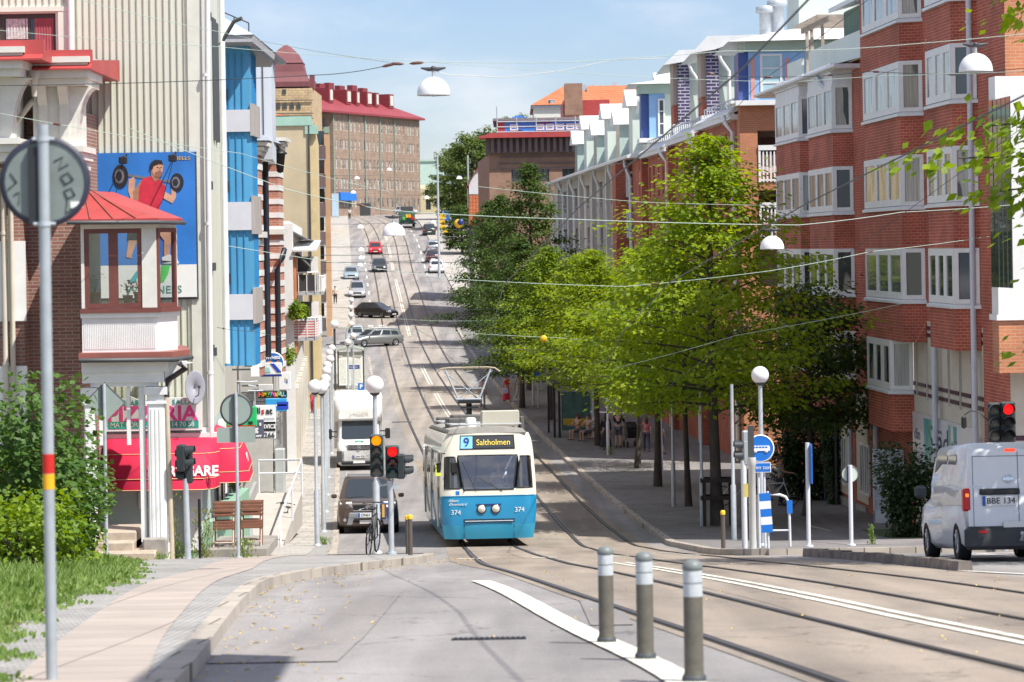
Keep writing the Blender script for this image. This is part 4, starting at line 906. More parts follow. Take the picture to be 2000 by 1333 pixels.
m = MB(); zr = pxz(650,182,DA+7); m.add([(-.8,-.8,ze),(LB_+.8,-.8,ze),(LB_+.8,15,ze),(-14,15,ze),(1,6.5,zr+.2),(LB_-9,6.5,zr+.2),(-14,-.8,ze),(-14,6.5,zr+.2)], [(6,0,4,7),(0,1,5,4),(1,2,5),(2,3,7,4,5)]); m.box(-14,LB_+.8,-.82,14.5,ze-.35,ze-.004); m.build('roof', mk('crimson_roof', (.27,.042,.055), .6, .15, .4), eb)
m = MB()
m.box(2,LB_-13,6.2,7.4,zr-1.2,zr+1.1)
for i, t in enumerate((.03,.1,.2,.3,.42,.56,.68)):
    x = 1+t*LB_; m.box(x,x+2.2,6.3,7.3,zr+1.1,zr+1.9+(i%2)*.3)
m.build('roof_ridge', mk('far_dark_red', (.22,.035,.042), .6), eb)
for t, w_ in ((.06,1.3),(.25,1.6),(.36,1.1),(.48,1.8),(.58,1.1),(.74,1.6)):
    x = 1.5+t*LB_; zz = ze+1.6-t*.0; m = MB(); m.box(x-.2,x+w_+.2,2.2,6.6,zz,zz+2.6); o = m.build('dormer', mk('far_dark_red', (.22,.035,.042), .6), eb); m = MB(); m.box(x+.15,x+w_-.15,2.1,2.19,zz+.5,zz+2.3); m.build('dormer_window', WF, o)
for x in (.05,6.6,13.2,19.6,26): m = MB(); m.tube([(x+9*.0+.1,-.12,ze-.2),(x+.1,-.12,zg_)], .12, 5); m.build('downpipe', mk('verdigris_pipe', (.25,.33,.28), .6), eb)
m = MB(); m.box(1,7.5,-.9,-.2,zg_+3.6,zg_+5.0); o = m.build('shop_sign', SIGNB, eb); o['label'] = 'blue shop sign over the corner entrance'
# left wing in shade with balconies
lw = thing('brown_corner_wing', 'shaded brown brick wing with small balconies left of the long apartment block', 'building', (0,0,0))
m = MB(); m.box(pA.x-9,pA.x-.02,DA+.2,DA+14,zg_,ze); m.build('wall', mkbrick('far_brown_brick'+'', (.36,.24,.165), (.32,.205,.14), (.27,.18,.13)), lw)
for k in range(5):
    z = zs[k]-.6; m = MB(); m.box(pA.x-4.2,pA.x-.6,DA-1.2,DA+.19,z,z+1.1); o = m.build('balcony', mk('balcony_green', (.26,.34,.28), .7), lw); m = MB(); m.box(pA.x-3.4,pA.x-1.4,DA+.1,DA+.19,z+1.2,z+2.6); m.build('balcony_door', GLASSD, o)
# low yellow house, pale green hall behind
o = thing('yellow_low_house', 'low yellow house with dark windows beyond the top of the street', 'house', (pxx(822,400,600),600,0))
m = MB(); hs = [(1+k*2.4,2+k*2.4,pxz(840,410,600),pxz(840,392,600)) for k in range(4)]+[(.8+k*2.6,2.4+k*2.6,pxz(840,384,600),pxz(840,371,600)) for k in range(1)]
wall(m, -1, 14, gz(600)-2, pxz(840,368,600), 0, hs, .3); m.quad((-1,0,pxz(840,368,600)),(14,0,pxz(840,368,600)),(14,9,pxz(840,360,600)),(-1,9,pxz(840,360,600))); m.build('wall', mk('yellow_render', (.60,.50,.30), .85), o)
for h in hs: window(o, h[0], h[1], h[2], h[3], .15, DGREY, GLASSD, 1, 1, .1)
o = thing('pale_green_hall', 'pale green flat building far behind the apartment block', 'building', (pxx(806,340,760),760,0))
m = MB(); m.box(0,12,0,14,gz(760),pxz(830,316,760)); m.build('wall', mk('pale_green_render', (.52,.66,.58), .8), o); m = MB(); m.box(-.3,12.3,-.3,14.3,pxz(830,316,760)+.01,pxz(830,312,760)); m.build('parapet', mk('pale_green_trim', (.44,.58,.5), .8), o)
# low walls and clutter by the far corner
o = thing('low_wall', 'low dark concrete wall on the far left pavement corner', 'wall', at(668,520)); m = MB(); m.box(-3,5,0,.3,0,2.2); m.build('panel', DGREY, o)
o = thing('advert_pillar', 'pale glass display pillar outside the far corner shop', 'pillar', at(655,495)); m = MB(); m.box(-.6,.6,0,.4,0,4.2); m.build('frame', LGREY, o); m = MB(); m.box(-.5,.5,-.03,-.002,.4,4); m.build('panel', mk('pale_blue_panel', (.45,.6,.7), .4), o)
# ------------------------------------------------------------------ right side: red brick apartment house with bays
PR_ = math.atan(.055); RR = -(pi/2 - PR_)
SC = math.sqrt(1+.055**2)
def rD(x): return FOC*17.1/((x-680))
DN, DF = 77.0, 118.0
def S(D): return (DF-D)*SC                  # local x along the facade, growing towards the camera
rb = thing('brick_bay_house', 'red brick apartment house with white window bays and pale downpipes', 'building', (fr(DF),DF,0), RR)
gR = gz(100)-1.2
def sx(x): return S(rD(x))
LV = [-4.5+2.79*k for k in range(-1,6)]
bays = [(1545,1600,'a'),(1610,1668,'b'),(1722,1806,'c'),(1848,1912,'d')]
topA, topB = pxz(1560,165,114), 10.6
sM = sx(1685); sE = S(DN)
narrow = [(sx(1598),.5),(sx(1699),.55),(sx(1822),.55),(sx(1835),.0)]
holes = []
for s, w_ in narrow:
    if w_:
        for k, z in enumerate(LV):
            if z < -5: continue
            if s < sM and z > 4.5: continue
            holes.append((s-w_/2, s+w_/2, z+.05, z+1.55))
sC0, sC1 = sx(1779), sx(1916)              # cream shop part
for j in range(6):
    a = sC0+.25+(sC1-sC0-.4)*j/6; holes.append((a, a+.38, -4.75, -2.95))
m = MB()
wall(m, 0, sM, gR, topA, 0, holes, .22); wall(m, sM, sC0, gR, topB, 0, holes, .22)
wall(m, sC0, sC1, -2.35, topB, 0, holes, .22); wall(m, sC1, sE, gR, topB, 0, holes, .22)
m.quad((0,0,gR),(0,0,topA),(0,12,topA),(0,12,gR)); m.quad((sM,0,topA),(sM,12,topA),(sM,12,topB),(sM,0,topB))
m.build('wall', BRK_RED, rb)
m = MB(); wall(m, sC0, sC1, gR, -2.352, .02, holes, .2); m.build('shop_wall', CREAM, rb)
m = MB(); m.box(sC0,sC1,-.01,.015,-7.35,-5.35)
m.build('lower_band', mk('pinkish_plaster', (.52,.45,.42), .85), rb)
PURB = mk('purple_glazed_brick', (.075,.02,.04), .35, .2, 6)
for z in (-2.62,-2.95+.12,-4.35,-4.62,-7.5):
    m = MB(); a = sC0
    cuts = sorted([(h[0],h[1]) for h in holes if h[2] < z < h[3] and h[0] >= sC0-.1 and h[1] <= sC1+.1])
    for c0, c1 in cuts+[(sC1,sC1)]:
        if c0-a > .05: m.box(a,c0,-.01,.0195,z,z+.11)
        a = max(a,c1)
    m.build('brick_band', PURB, rb)
m = MB(); m.box(sC0,sC1,-.03,.018,-7.3,-7.12); m.build('ledge', CREAM, rb)
for h in holes: window(rb, h[0], h[1], h[2], h[3], .16, WHITE, None, 0, 0, .07, .1)
# bays
def bay_plan(s0, s1, out): return [(s0,0),(s0+out*.75,-out),(s1-out*.55,-out),(s1,0)]
def baywin(s0, s1, out, z0, z1, zb, last=False):
    """one storey of a bay: brick apron from zb to z0, glazed part from z0 to z1"""
    P = bay_plan(s0, s1, out); e = .1
    m = MB(); m.prism(P, 'z', zb, z0-.14); m.build('bay_apron', BRK_RED, rb)
    Pe = bay_plan(s0-e, s1+e, out+e); m = MB(); m.prism(Pe, 'z', z0-.136, z0-.06); m.add([(p[0],p[1],z0-.06) for p in Pe]+[(p[0],p[1],z0) for p in bay_plan(s0,s1,out-.03)], [(0,1,5,4),(1,2,6,5),(2,3,7,6)]); m.build('bay_sill', TINW, rb)
    o = None
    for i in range(3):
        frame_window(rb, P[i], P[i+1], z0, z1, (1,3,1)[i], WHITE, RN.choice([GLASSB,GLASSD,CURT,CURT2]), .20 if i == 1 else .12, 'bay_window')
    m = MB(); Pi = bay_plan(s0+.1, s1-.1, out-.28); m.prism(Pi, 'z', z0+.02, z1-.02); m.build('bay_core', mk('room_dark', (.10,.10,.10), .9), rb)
BO = .62
spec = {'a':(2.2,), 'b':(2.2,), 'c':(9,), 'd':(9,)}
for x0, x1, nm in bays:
    s0, s1 = sx(x0)+.1, sx(x1)
    for k, z in enumerate(LV):
        if z < -5 or (nm in 'd' and z < -2.5) or (nm in 'ab' and z > 4.5): continue
        zb = z-1.28
        if nm == 'c' and z < -4: s1_ = s1-2.2
        else: s1_ = s1
        baywin(s0, s1_, BO, z, z+1.51, zb)
    if nm in 'ab':
        zt_ = LV[4]+1.51
        for i, e in enumerate((.0,.06)):
            m = MB(); m.prism(bay_plan(s0-e, s1+e, BO+e), 'z', zt_+.005+i*.36, zt_+.36+i*.36); m.build('bay_cap', TINW, rb)
# top roof of the lower part with gutter, terrace and timber pergola
m = MB(); m.add([(-.4,-.75,topA-.15),(sM-.03,-.75,topA-.15),(sM-.03,.8,topA+.25),(-.4,.8,topA+.25),(-.4,12,topA+.25),(sM-.03,12,topA+.25)], [(0,1,2,3),(3,2,5,4)]); m.box(-.4,sM-.03,-.74,.0,topA-.3,topA-.155); m.build('eave_roof', TINW, rb)
m = MB(); m.tube([(-.4,-.8,topA-.2),(sM-.05,-.8,topA-.2)], .08, 8); m.build('gutter', TINW, rb)
m = MB(); m.box(.3,4,.4,.5,topA+.2,topA+1.0); m.box(4.5,sM-.1,.6,.7,topA+.2,topA+1.2); m.build('terrace_parapet', MINTL, rb)
m = MB(); pzz = topA+.3; ph_ = pxz(1590,45,112)
for s in (1.2,2.4,5): m.box(s,s+.12,1.0,1.12,pzz,ph_); m.box(s,s+.12,3.2,3.32,pzz,ph_)
for y in (1.0,3.2): m.box(.2,7,y-.02,y+.1,ph_,ph_+.2)
for i in range(12): m.box(.3+i*.5,.4+i*.5,.7,3.8,ph_+.2,ph_+.32)
m.build('pergola', mk('weathered_timber', (.38,.32,.27), .9, .25, 3), rb)
m = MB(); m.box(8.0,sM-.05,1.4,9,topA+.25,pxz(1660,15,108)); o = m.build('penthouse', MINT, rb)
m = MB(); ribs(m, 8.2, sM-.2, 1.4, topA+.3, pxz(1660,18,108), .35, .02, .05); m.build('penthouse_ribs', mk('mint_rib', (.32,.42,.36), .6), rb)
m = MB(); zz = pxz(1660,15,108); m.prism([(.9,zz),(9.5,zz+2.2),(9.5,zz+2.4),(.9,zz+.16)], 'x', 7.5, sM-.03); m.build('penthouse_roof', TINW, rb)
# downpipes
for x, zt_ in ((1664,topA-.2),(1714,topB),(1832,topB),(1911,topB)):
    s = sx(x); pipe(rb, [(s,-.18,zt_),(s,-.18,gz(rD(x))+.1)], .085, mk('pale_blue_pipe', (.60,.64,.70), .45, .06), bands=6)
m = MB(); s = sx(1664); m.tube([(sx(1640),-.75,topA-.2),(sx(1645),-.7,topA-.6),(s,-.18,topA-1.3)], .08, 8); m.build('pipe_elbow', mk('pale_blue_pipe', (.6,.64,.7)), rb)
# entrance, plinth, ground floor windows on the far part
m = MB(); m.box(0,sM,-.06,-.002,gR,gz(108)+.55); m.build('plinth', mk('grey_plinth', (.34,.33,.33), .9, .15, 1), rb); m = MB(); m.box(sC1,sE,-.06,-.002,gR,gz(82)+.8); m.build('plinth', mk('grey_plinth', (.34,.33,.33), .9, .15, 1), rb)
for a, b in ((sx(1600),sx(1655)),(sx(1668),sx(1690))): m = MB(); m.box(a,b,-.05,-.004,gz(105)+.6,-4.0-1.0); m.build('cream_panel', CREAM, rb)
for x in (1628,1640,1676,1684):
    window(rb, sx(x), sx(x)+.95, gz(105)+.9, gz(105)+2.6, -.07, WHITE, None, 1, 0, .08)
# sunlit end of the building with big white corner window
hE = [(1.6,4.2,LV[4]-.2+0,LV[4]+1.6)]
m = MB(); m.T = Matrix(((0,-1,0,sE),(1,0,0,0),(0,0,1,0),(0,0,0,1)))
wall(m, 0, 12, gR, topB, 0, [(1.2,3.4,z,z+1.5) for z in LV[1:]], .2); m.build('end_wall', BRK_ORG, rb)
for z in LV[1:]:
    w = window(rb, 0, 2.2, 0, 1.5, 0, WHITE, None, 1, 0, .1); w.location = (sE-.1,1.2,z); w.rotation_euler = (0,0,pi/2)
m = MB(); m.box(sE+.004,sE+.05,.0,12,gR,-3.3); m.build('end_plaster', CREAM, rb)
m = MB()
for z in (-2.9,-3.15,-5.2,-5.5,-6.6,-6.9): m.box(sE+.006,sE+.06,0,12,z,z+.13)
m.build('end_band', PURB, rb)
m = MB(); s = sx(1972); m.box(s,sE+1.0,-.5,2.4,-1.9,4.2); m.box(s-.08,sE+1.06,-.56,2.44,-2.05,-1.903); m.build('corner_bay', WHITE, rb)
for k in range(5): m = MB(); m.box(s+.12+k*.5,s+.5+k*.5,-.53,-.502,-1.2,3.6); m.build('corner_bay_window', GLASSD, rb)
m = MB(); m.box(s,sE+1.0,-.5,2.4,-3.4,-2.053); m.build('corner_bay_apron', BRK_ORG, rb)
# shop sign strip
st = thing('shop_sign', 'long pale cleaning firm banner with teal stripes on the cream brick bay house', 'sign', (0,0,0)); st.location = (fr(DF),DF,0); st.rotation_euler = (0,0,RR)
L0, L1 = sC0+.05, sC1-1.0
m = MB(); m.box(L0,L1,-.06,-.012,-7.0,-5.15); m.build('board', mk('banner_white', (.66,.65,.67), .25, .06, .7), st)
m = MB()
for t, w_, c in ((.20,.75,0),(.27,.5,1),(.68,.45,0),(.60,.3,1)):
    s = L0+(L1-L0)*t; m.prism([(s,-5.25),(s+w_,-5.25),(s+w_*.85,-6.2),(s+w_*.5,-6.9),(s+w_*.1,-6.2)], 'y', -.068, -.061, c)
m.build('teal_stripe', [mk('banner_teal', (.03,.33,.36), .4), mk('banner_green', (.10,.42,.30), .4)], st)
NAVY = mk('navy_letters', (.03,.04,.12), .5)
text('Städ', 1.15, (L0+(L1-L0)*.44,-.064,-5.85), NAVY, st, sx=1.5); text('tjänster', .6, (L0+(L1-L0)*.8,-.064,-5.85), NAVY, st, sx=1.5)
text('fönster  hem  kontor', .28, (L0+(L1-L0)*.48,-.064,-6.7), mk('red_letters', (.5,.05,.08), .5), st, sx=1.5); text('din', .5, (L0+(L1-L0)*.08,-.064,-5.8), NAVY, st, sx=1.6)
# open white gate/door leaf and notice by the entrance
o = thing('white_gate', 'pale blue white panelled gate standing open by the brick bay house entrance', 'gate', at(1706,92), -.15); m = MB(); H_ = 2.35
m.box(0,.06,0,.06,0,H_); m.box(.9,.96,0,.06,0,H_); m.box(0,.96,0,.06,H_,H_+.06); m.box(0,.96,0,.06,0,.5); m.box(.46,.5,.01,.05,.5,H_)
for i in range(5): m.box(.06,.9,.01,.05,.5+i*.37,.53+i*.37)
m.build('frame', mk('gate_paint', (.62,.66,.70), .5), o); m = MB(); m.box(.06,.9,.02,.04,.5,H_); m.build('panel', mk('gate_panel', (.50,.55,.60), .3), o)

# ------------------------------------------------------------------ terraced brick houses with dormers (behind)
DT0, DT1 = 129.0, 170.0
th = thing('terraced_brick_row', 'terraced red brick row with mint dormers, purple brick party walls and white tin roofs', 'building', (fr(DT1),DT1,0), RR)
def S3(D): return (DT1-D)*SC
gT = gz(150)-1.0; U = [(DT0,143),(143,156),(156,DT1)]
eavey = [(1490,205,133),(1400,244,148),(1335,272,160)]
EZ = [pxz(1440,225,131), pxz(1400,262,146), pxz(1335,290,160)]
for i, (a, b) in enumerate(U):
    s0, s1 = S3(b), S3(a); ez_ = EZ[i]; hs = []
    for z in (ez_-2.5, ez_-5.3, ez_-8.1, ez_-10.9):
        for t in (.12,.28,.46,.62,.8): hs.append((s0+(s1-s0)*t, s0+(s1-s0)*t+.85, z, z+1.75))
    m = MB(); wall(m, s0, s1, gT, ez_, 0, hs, .25); m.build('wall', BRK_RED, th)
    for h in hs: window(th, *h, .18, WHITE, None, 0, 0, .08, .08)
    m = MB(); m.prism([(-.45,ez_-.02),(-.45,ez_+.06),(.35,ez_+.55),(3.6,ez_+1.5),(3.6,ez_+1.3)], 'x', s0, s1-.55); m.box(s0,s1-.55,-.4,-.003,ez_-.25,ez_-.024); m.build('eave_roof', TINW, th)
    m = MB(); r = random.Random(i)                         # snow guard rail on the eave
    m.tube([(s0+.2,.1,ez_+.75),(s1-.8,.1,ez_+.75)], .035, 5)
    for k in range(14): x = s0+.3+(s1-s0-1.2)*k/13; m.tube([(x,.1,ez_+.4),(x,.1,ez_+.76)], .025, 4)
    m.build('snow_guard', GALV, th)
    m = MB(); x = s1-1.5; m.tube([(x-.5,-.5,ez_-.05),(x-.3,-.45,ez_-.35),(x+.1,-.16,ez_-.8),(x+.1,-.14,gT)], .1, 8); m.build('downpipe', WHITE, th)
    m = MB(); m.box(s0,s0+.9,-.35,-.003,gT,ez_-.3); m.build('wall_pier', BRK_RED, th)
# dormer bodies facing the camera
def dface(xl, xr_, D, yb, yt): return pxx(xl,(yb+yt)/2,D), pxx(xr_,(yb+yt)/2,D), pxz((xl+xr_)/2,yb,D), pxz((xl+xr_)/2,yt,D)
dm = thing('dormer_row', 'mint and purple brick dormers with white hipped tin roofs along the terraced brick row', 'dormers', (0,0,0))
for xl, xm, xe, D, yb, yt, rt in ((1380,1404,1447,143.5,226,88,72),(1324,1347,1374,156.5,243,112,99)):
    a, b, z0, z1 = dface(xl, xm, D, yb, yt); c = pxx(xe,150,D)
    m = MB(); m.box(a,b,D,D+.9,z0,z1); m.build('party_wall', BRK_PUR, dm)
    m = MB(); m.box(a-.28,b+.05,D-.25,D+.95,z0-.5,z0-.003); m.build('party_wall_cap', TINW, dm)
    m = MB(); m.box(b+.002,c+2.5,D+.35,D+8,z0-1.6,z1); m.build('cheek', MINTL, dm)
    m = MB(); m.box(a-.22,a-.002,D+.3,D+3,z0-3.0,z1-2.5); m.build('dormer_front', BRK_RED, dm)
    m = MB(); m.box(a-.24,a-.004,D+.28,D+3,z1-2.49,z1-.3); m.build('dormer_window', mk('dormer_front_paint', (.40,.33,.27), .7), dm)
    m = MB(); zr_ = pxz(xm,rt,D); m.prism([(a-.75,z1-.42),(a+.05,zr_),(c+3,zr_+.1),(c+3,z1-.25),(b+.4,z1-.05),(b-.2,z1-.25)], 'y', D-.45, D+9); m.build('dormer_roof', TINW, dm)
    m = MB(); m.tube([(b-.05,D-.2,z1-.3),(b+.1,D-.2,z1-.75),(b+.5,D-.0,z1-1.3),(b+.5,D+.2,z0-.3)], .09, 8); m.build('downpipe', WHITE, dm)
# near end: orange gable wall with balcony recess and blue oriel on top
ge = thing('orange_gable_wing', 'sunlit orange brick gable with balcony recess below a light blue oriel and mint roof', 'building', (0,0,0))
Dg = DT0-.3
a, b, z0, z1 = dface(1447, 1600, Dg, 600, 202); r0 = pxx(1480,300,Dg)
m = MB(); rec = [(r0,b+2,pxz(1500,338,Dg),pxz(1500,255,Dg)),(r0,b+2,pxz(1500,450,Dg),pxz(1500,372,Dg)),(r0,b+2,pxz(1500,560,Dg),pxz(1500,480,Dg))]
wall(m, a, b+1, gT, z1, Dg, rec, 1.9); m.quad((a,Dg,gT),(a,Dg,z1),(a,Dg+3,z1),(a,Dg+3,gT)); m.build('wall', BRK_ORG, ge)
m = MB(); m.box(a-.05,b+1,Dg+1.9,Dg+2,gT,z1); m.build('recess_wall', mk('grey_board', (.34,.33,.32), .8, .12, 2, stretch=(.3,1,8)), ge)
for q in rec[:2]:
    m = MB(); m.box(q[0]+.3,q[0]+1.4,Dg+1.82,Dg+1.89,q[2]+.05,q[3]-.25); m.build('balcony_door', GLASSD, ge)
    m = MB(); zc_ = q[2]+.0
    m.box(q[0]+.02,q[1],Dg-.08,Dg+.06,zc_+.98,zc_+1.2); m.box(q[0]+.02,q[1],Dg-.05,Dg+.0,zc_-.35,zc_-.28); m.box(q[0]+.02,q[0]+.12,Dg-.06,Dg+.04,zc_-.4,zc_+.98)
    n = 22
    for i in range(n): x = q[0]+.2+i*.16; m.box(x,x+.07,Dg-.045,Dg-.02,zc_-.4,zc_+.94)
    m.build('balcony_rail', WHITE, ge)
    m = MB(); m.box(q[0]+.15,q[1],Dg+.6,Dg+.64,zc_-.02,zc_+.8); m.build('balcony_screen', mk('pink_screen', (.62,.52,.50), .8), ge)
# blue oriel
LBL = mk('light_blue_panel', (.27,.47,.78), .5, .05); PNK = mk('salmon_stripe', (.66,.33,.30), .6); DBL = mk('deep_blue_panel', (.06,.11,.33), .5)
oa, ob, oz0, oz1 = dface(1462, 1545, Dg-.2, 196, 101)
for k in range(2):
    pass
m = MB(); m.box(oa,ob+1.5,Dg-.2,Dg+3,oz0,oz1); m.build('oriel', LBL, ge)
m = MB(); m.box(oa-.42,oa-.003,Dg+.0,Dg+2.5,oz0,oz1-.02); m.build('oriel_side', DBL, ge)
m = MB(); x = pxx(1470,150,Dg); m.box(x-.1,x+.08,Dg-.23,Dg-.202,oz0+.05,oz1-.3); x = pxx(1537,150,Dg); m.box(x-.1,x+.08,Dg-.23,Dg-.202,oz0+.05,oz1-.3)
for i in range(3): m.box(oa-.43,oa-.4,Dg+.2+i*.35,Dg+.26+i*.35,oz0+.1,oz1-.1)
m.build('oriel_stripe', PNK, ge)
window(ge, pxx(1484,150,Dg), pxx(1527,150,Dg), oz0+.12, oz1-.1, Dg-.22, WHITE, mk('blind_glass', (.42,.62,.68), .2, .1, 1.2), 0, 2, .1)
m = MB(); m.box(oa-.6,ob+1.5,Dg-.5,Dg+2.9,oz0-.22,oz0-.004); m.box(oa-.8,a+.3,Dg-.3,Dg+3,z1,z1+.12); m.build('oriel_sill', WHITE, ge)
m = MB(); m.box(oa-.15,ob+4,Dg-.32,Dg+4,oz1+.003,pxz(1500,82,Dg)); m.build('fascia', MINT, ge)
m = MB(); ft = pxz(1500,82,Dg); m.add([(oa-.9,Dg-.9,ft-.02),(ob+5,Dg-.9,ft+.05),(ob+5,Dg+9,ft),(oa-.9,Dg+9,ft),(oa+1.6,Dg+2,pxz(1480,55,Dg)),(ob+5,Dg+4,pxz(1480,20,Dg))], [(0,1,5,4),(0,4,3),(3,4,5,2),(3,2,1,0)]); m.build('roof', TINW, ge)
for x, y in ((1496,26),(1518,14)):
    X, Z = px(x,y,Dg+6); m = MB(); m.lathe([(.3,-1.2),(.3,0),(.46,.0),(.46,.28),(.1,.36)], 12, (X,Dg+6,Z)); m.build('roof_vent', GALV, ge)
m = MB(); m.box(pxx(1560,0,Dg+8),pxx(1760,0,Dg+8),Dg+8,Dg+14,EZ[0],pxz(1600,-30,Dg+8)); m.build('rear_block', MINTL, ge)

# ------------------------------------------------------------------ mint mansard terrace further up
M0, M1 = 171.0, 245.0
mm_ = thing('mint_mansard_terrace', 'long mint clad terrace with white roofs, downpipes and recessed balconies', 'building', (fr(M1),M1,0), RR)
def S4(D): return (M1-D)*SC
gM = gz(200)-1.0
z_e = pxz(1270,305,171)
LM = S4(M0)
hs = []
for k in range(3):
    z = z_e-3.0-2.85*k
    for t in range(6):
        s = LM-5.4-t*11.0
        if s > 3: hs.append((s-5.2,s-1.0,z-.3,z+2.2))
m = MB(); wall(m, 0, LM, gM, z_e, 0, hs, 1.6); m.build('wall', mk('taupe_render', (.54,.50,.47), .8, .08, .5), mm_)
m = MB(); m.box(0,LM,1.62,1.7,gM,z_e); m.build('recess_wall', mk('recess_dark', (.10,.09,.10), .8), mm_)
for h in hs:
    m = MB(); m.box(h[0]+.02,h[1]-.02,-.04,.06,h[2]-.5,h[2]+.85); o = m.build('balcony_front', mk('balcony_taupe', (.40,.36,.35), .7), mm_)
    m = MB(); m.tube([(h[0],-.02,h[2]+1.15),(h[1],-.02,h[2]+1.15)], .05, 5); 
    for t in (0,.5,1): m.tube([(h[0]+(h[1]-h[0])*t,-.02,h[2]+.85),(h[0]+(h[1]-h[0])*t,-.02,h[2]+1.15)], .03, 4)
    m.build('balcony_rail', LGREY, o)
for t in range(7):                                          # brick piers and downpipes
    s = LM-.5-t*11.0
    if s < 1: continue
    m = MB(); m.box(s-(3.6 if not t else .45),s-.05 if t else LM,-.3,-.003,gM,z_e-.2); m.build('brick_pier' if not t else 'panel_pier', BRK_RED if not t else mk('pier_panel', (.52,.50,.48), .7, .08), mm_)
    m = MB(); m.tube([(s-4.2,-.7,z_e),(s-4.1,-.7,z_e-.4),(s-3.8,-.42,z_e-1.2),(s-3.8,-.42,gM)], .11, 6); m.build('downpipe', TINW, mm_)
    m = MB(); m.tube([(s-7.2,-.6,z_e+.1),(s-7.2,-.6,gM+3)], .06, 5); m.build('post', TINW, mm_)
m = MB(); m.prism([(-1.0,z_e-.1),(-1.0,z_e+.06),(.6,z_e+.6),(3.0,z_e+.75),(3.0,z_e)], 'x', -.3, LM+.2); m.build('eave_roof', TINW, mm_)
m = MB(); m.box(0,LM-2,3.02,12,z_e-.2,z_e+3.4); m.build('mansard', MINT, mm_)
m = MB()
for i in range(26): s = i*LM/26; m.box(s,s+.12,2.9,3.0,z_e+.7,z_e+3.4)
m.build('mansard_ribs', MINTL, mm_)
for i in range(8):
    s = 3+i*9.2; window(mm_, s, s+1.6, z_e+1.1, z_e+2.9, 2.95, WHITE, GLASSD, 1, 0, .1)
    m = MB(); m.box(s+3.4,s+6.0,1.2,2.99,z_e+.7,z_e+3.0+.8*(i%2)); m.build('dormer', MINTL if i % 2 else mk('pale_bay_glass', (.45,.55,.52), .15), mm_); zd = z_e+3.0+.8*(i%2)
    m = MB(); m.prism([(s+3.0,zd),(s+4.7,zd+1.1),(s+6.4,zd)], 'y', .8, 6.0); m.build('dormer_roof', TINW, mm_)
    m = MB(); m.tube([(s+2.4,2.7,z_e+3.3),(s+2.6,2.6,z_e+2.9),(s+2.6,2.6,z_e+.6)], .09, 6); m.build('roof_pipe', TINW, mm_)
m = MB(); m.prism([(2.5,z_e+3.3),(2.5,z_e+3.45),(9,z_e+6.5),(12,z_e+6.5),(12,z_e+3.3)], 'x', -.3, LM-1); m.build('roof', mk('pale_roof', (.66,.68,.64), .5, .06), mm_)
m = MB()
for s in (LM-20,LM-17.5,LM-35): m.lathe([(.5,0),(.5,1.4),(.7,1.4),(.7,1.8),(.1,1.9)], 12, (s,7.5,z_e+5.2))
m.build('roof_vent', GALV, mm_)
# corner bay with blue oriel at its near end
nb = thing('blue_oriel_tower', 'narrow bay with blue striped oriel and white roof ending the mint terrace', 'building', (0,0,0))
Dn = 170.6
a, b, z0, z1 = dface(1268, 1316, Dn, 270, 183)
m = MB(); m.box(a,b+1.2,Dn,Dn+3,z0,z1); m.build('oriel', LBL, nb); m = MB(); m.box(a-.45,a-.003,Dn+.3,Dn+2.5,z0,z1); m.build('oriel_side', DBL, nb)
m = MB(); m.box(a+.9,b+2.2,Dn-.04,Dn-.003,z0,z1); m.build('cheek', MINTL, nb)
window(nb, pxx(1285,230,Dn), pxx(1299,230,Dn), z0+.1, z1-.3, Dn-.08, WHITE, GLASSB, 0, 2, .1)
m = MB(); m.box(a-.6,b+2,Dn-.2,Dn+3,z1+.002,pxz(1290,165,Dn)); m.build('fascia', MINT, nb)
m = MB(); z_ = pxz(1290,165,Dn); m.add([(a-1.2,Dn-.8,z_),(b+2,Dn-.8,z_),(b+2,Dn+5,z_),(a-1.2,Dn+5,z_),(a+.8,Dn+1.5,pxz(1290,153,Dn)),(b+2,Dn+1.5,pxz(1290,153,Dn))], [(0,1,5,4),(0,4,3),(3,4,5,2)]); m.build('roof', TINW, nb)
m = MB(); m.box(a-.6,b+.6,Dn-.3,Dn+3,z0-.25,z0-.003); m.build('sill', WHITE, nb)
m = MB(); c0, c1 = pxx(1222,360,176), pxx(1268,360,176)
for yb, yt in ((385,335),(465,415)):
    zz0, zz1 = pxz(1240,yb,176), pxz(1240,yt,176)
    window(nb, c0, c1, zz0, zz1, 175.7, WHITE, CURT2, 1, 0, .14)
m.box(c0-.6,c1+.1,175.8,182,gM,pxz(1240,320,176)); m.build('bay', BRK_RED, nb)

# ------------------------------------------------------------------ far right: brick house with painted attic, white house, small gable
D8 = 268.0
kb = thing('painted_attic_house', 'brown brick house with bracketed cornice and a purple attic painted with blue waves', 'house', (0,0,0))
def Q8(x, y): return px(x, y, D8)
x0, x1 = Q8(955,300)[0], Q8(1230,300)[0]; zc8 = Q8(1050,300)[1]
m = MB(); hs = [(x0+2+i*2.3,x0+3.1+i*2.3,Q8(0,372)[1],Q8(0,345)[1]) for i in range(3)]
wall(m, x0, x1, gz(D8)-2, zc8, D8, hs, .3); m.quad((x0,D8,gz(D8)-2),(x0,D8,zc8),(x0-1.3,D8+25,zc8),(x0-1.3,D8+25,gz(D8)-2)); m.build('wall', BRK_BRN, kb)
for h in hs: window(kb, *h, D8+.2, DGREY, GLASSD, 1, 1, .12)
m = MB(); m.box(x0-.3,x1,D8-.4,D8+20,zc8+.003,Q8(0,285)[1]); n = 22
for i in range(n): c = x0+.2+i*(x1-x0-.4)/n; m.box(c,c+.28,D8-.75,D8-.41,zc8+.1,Q8(0,287)[1])
for y in (322,334,345): m.box(x0+1,x1,D8-.12,D8-.003,Q8(0,y+2.5)[1],Q8(0,y)[1])
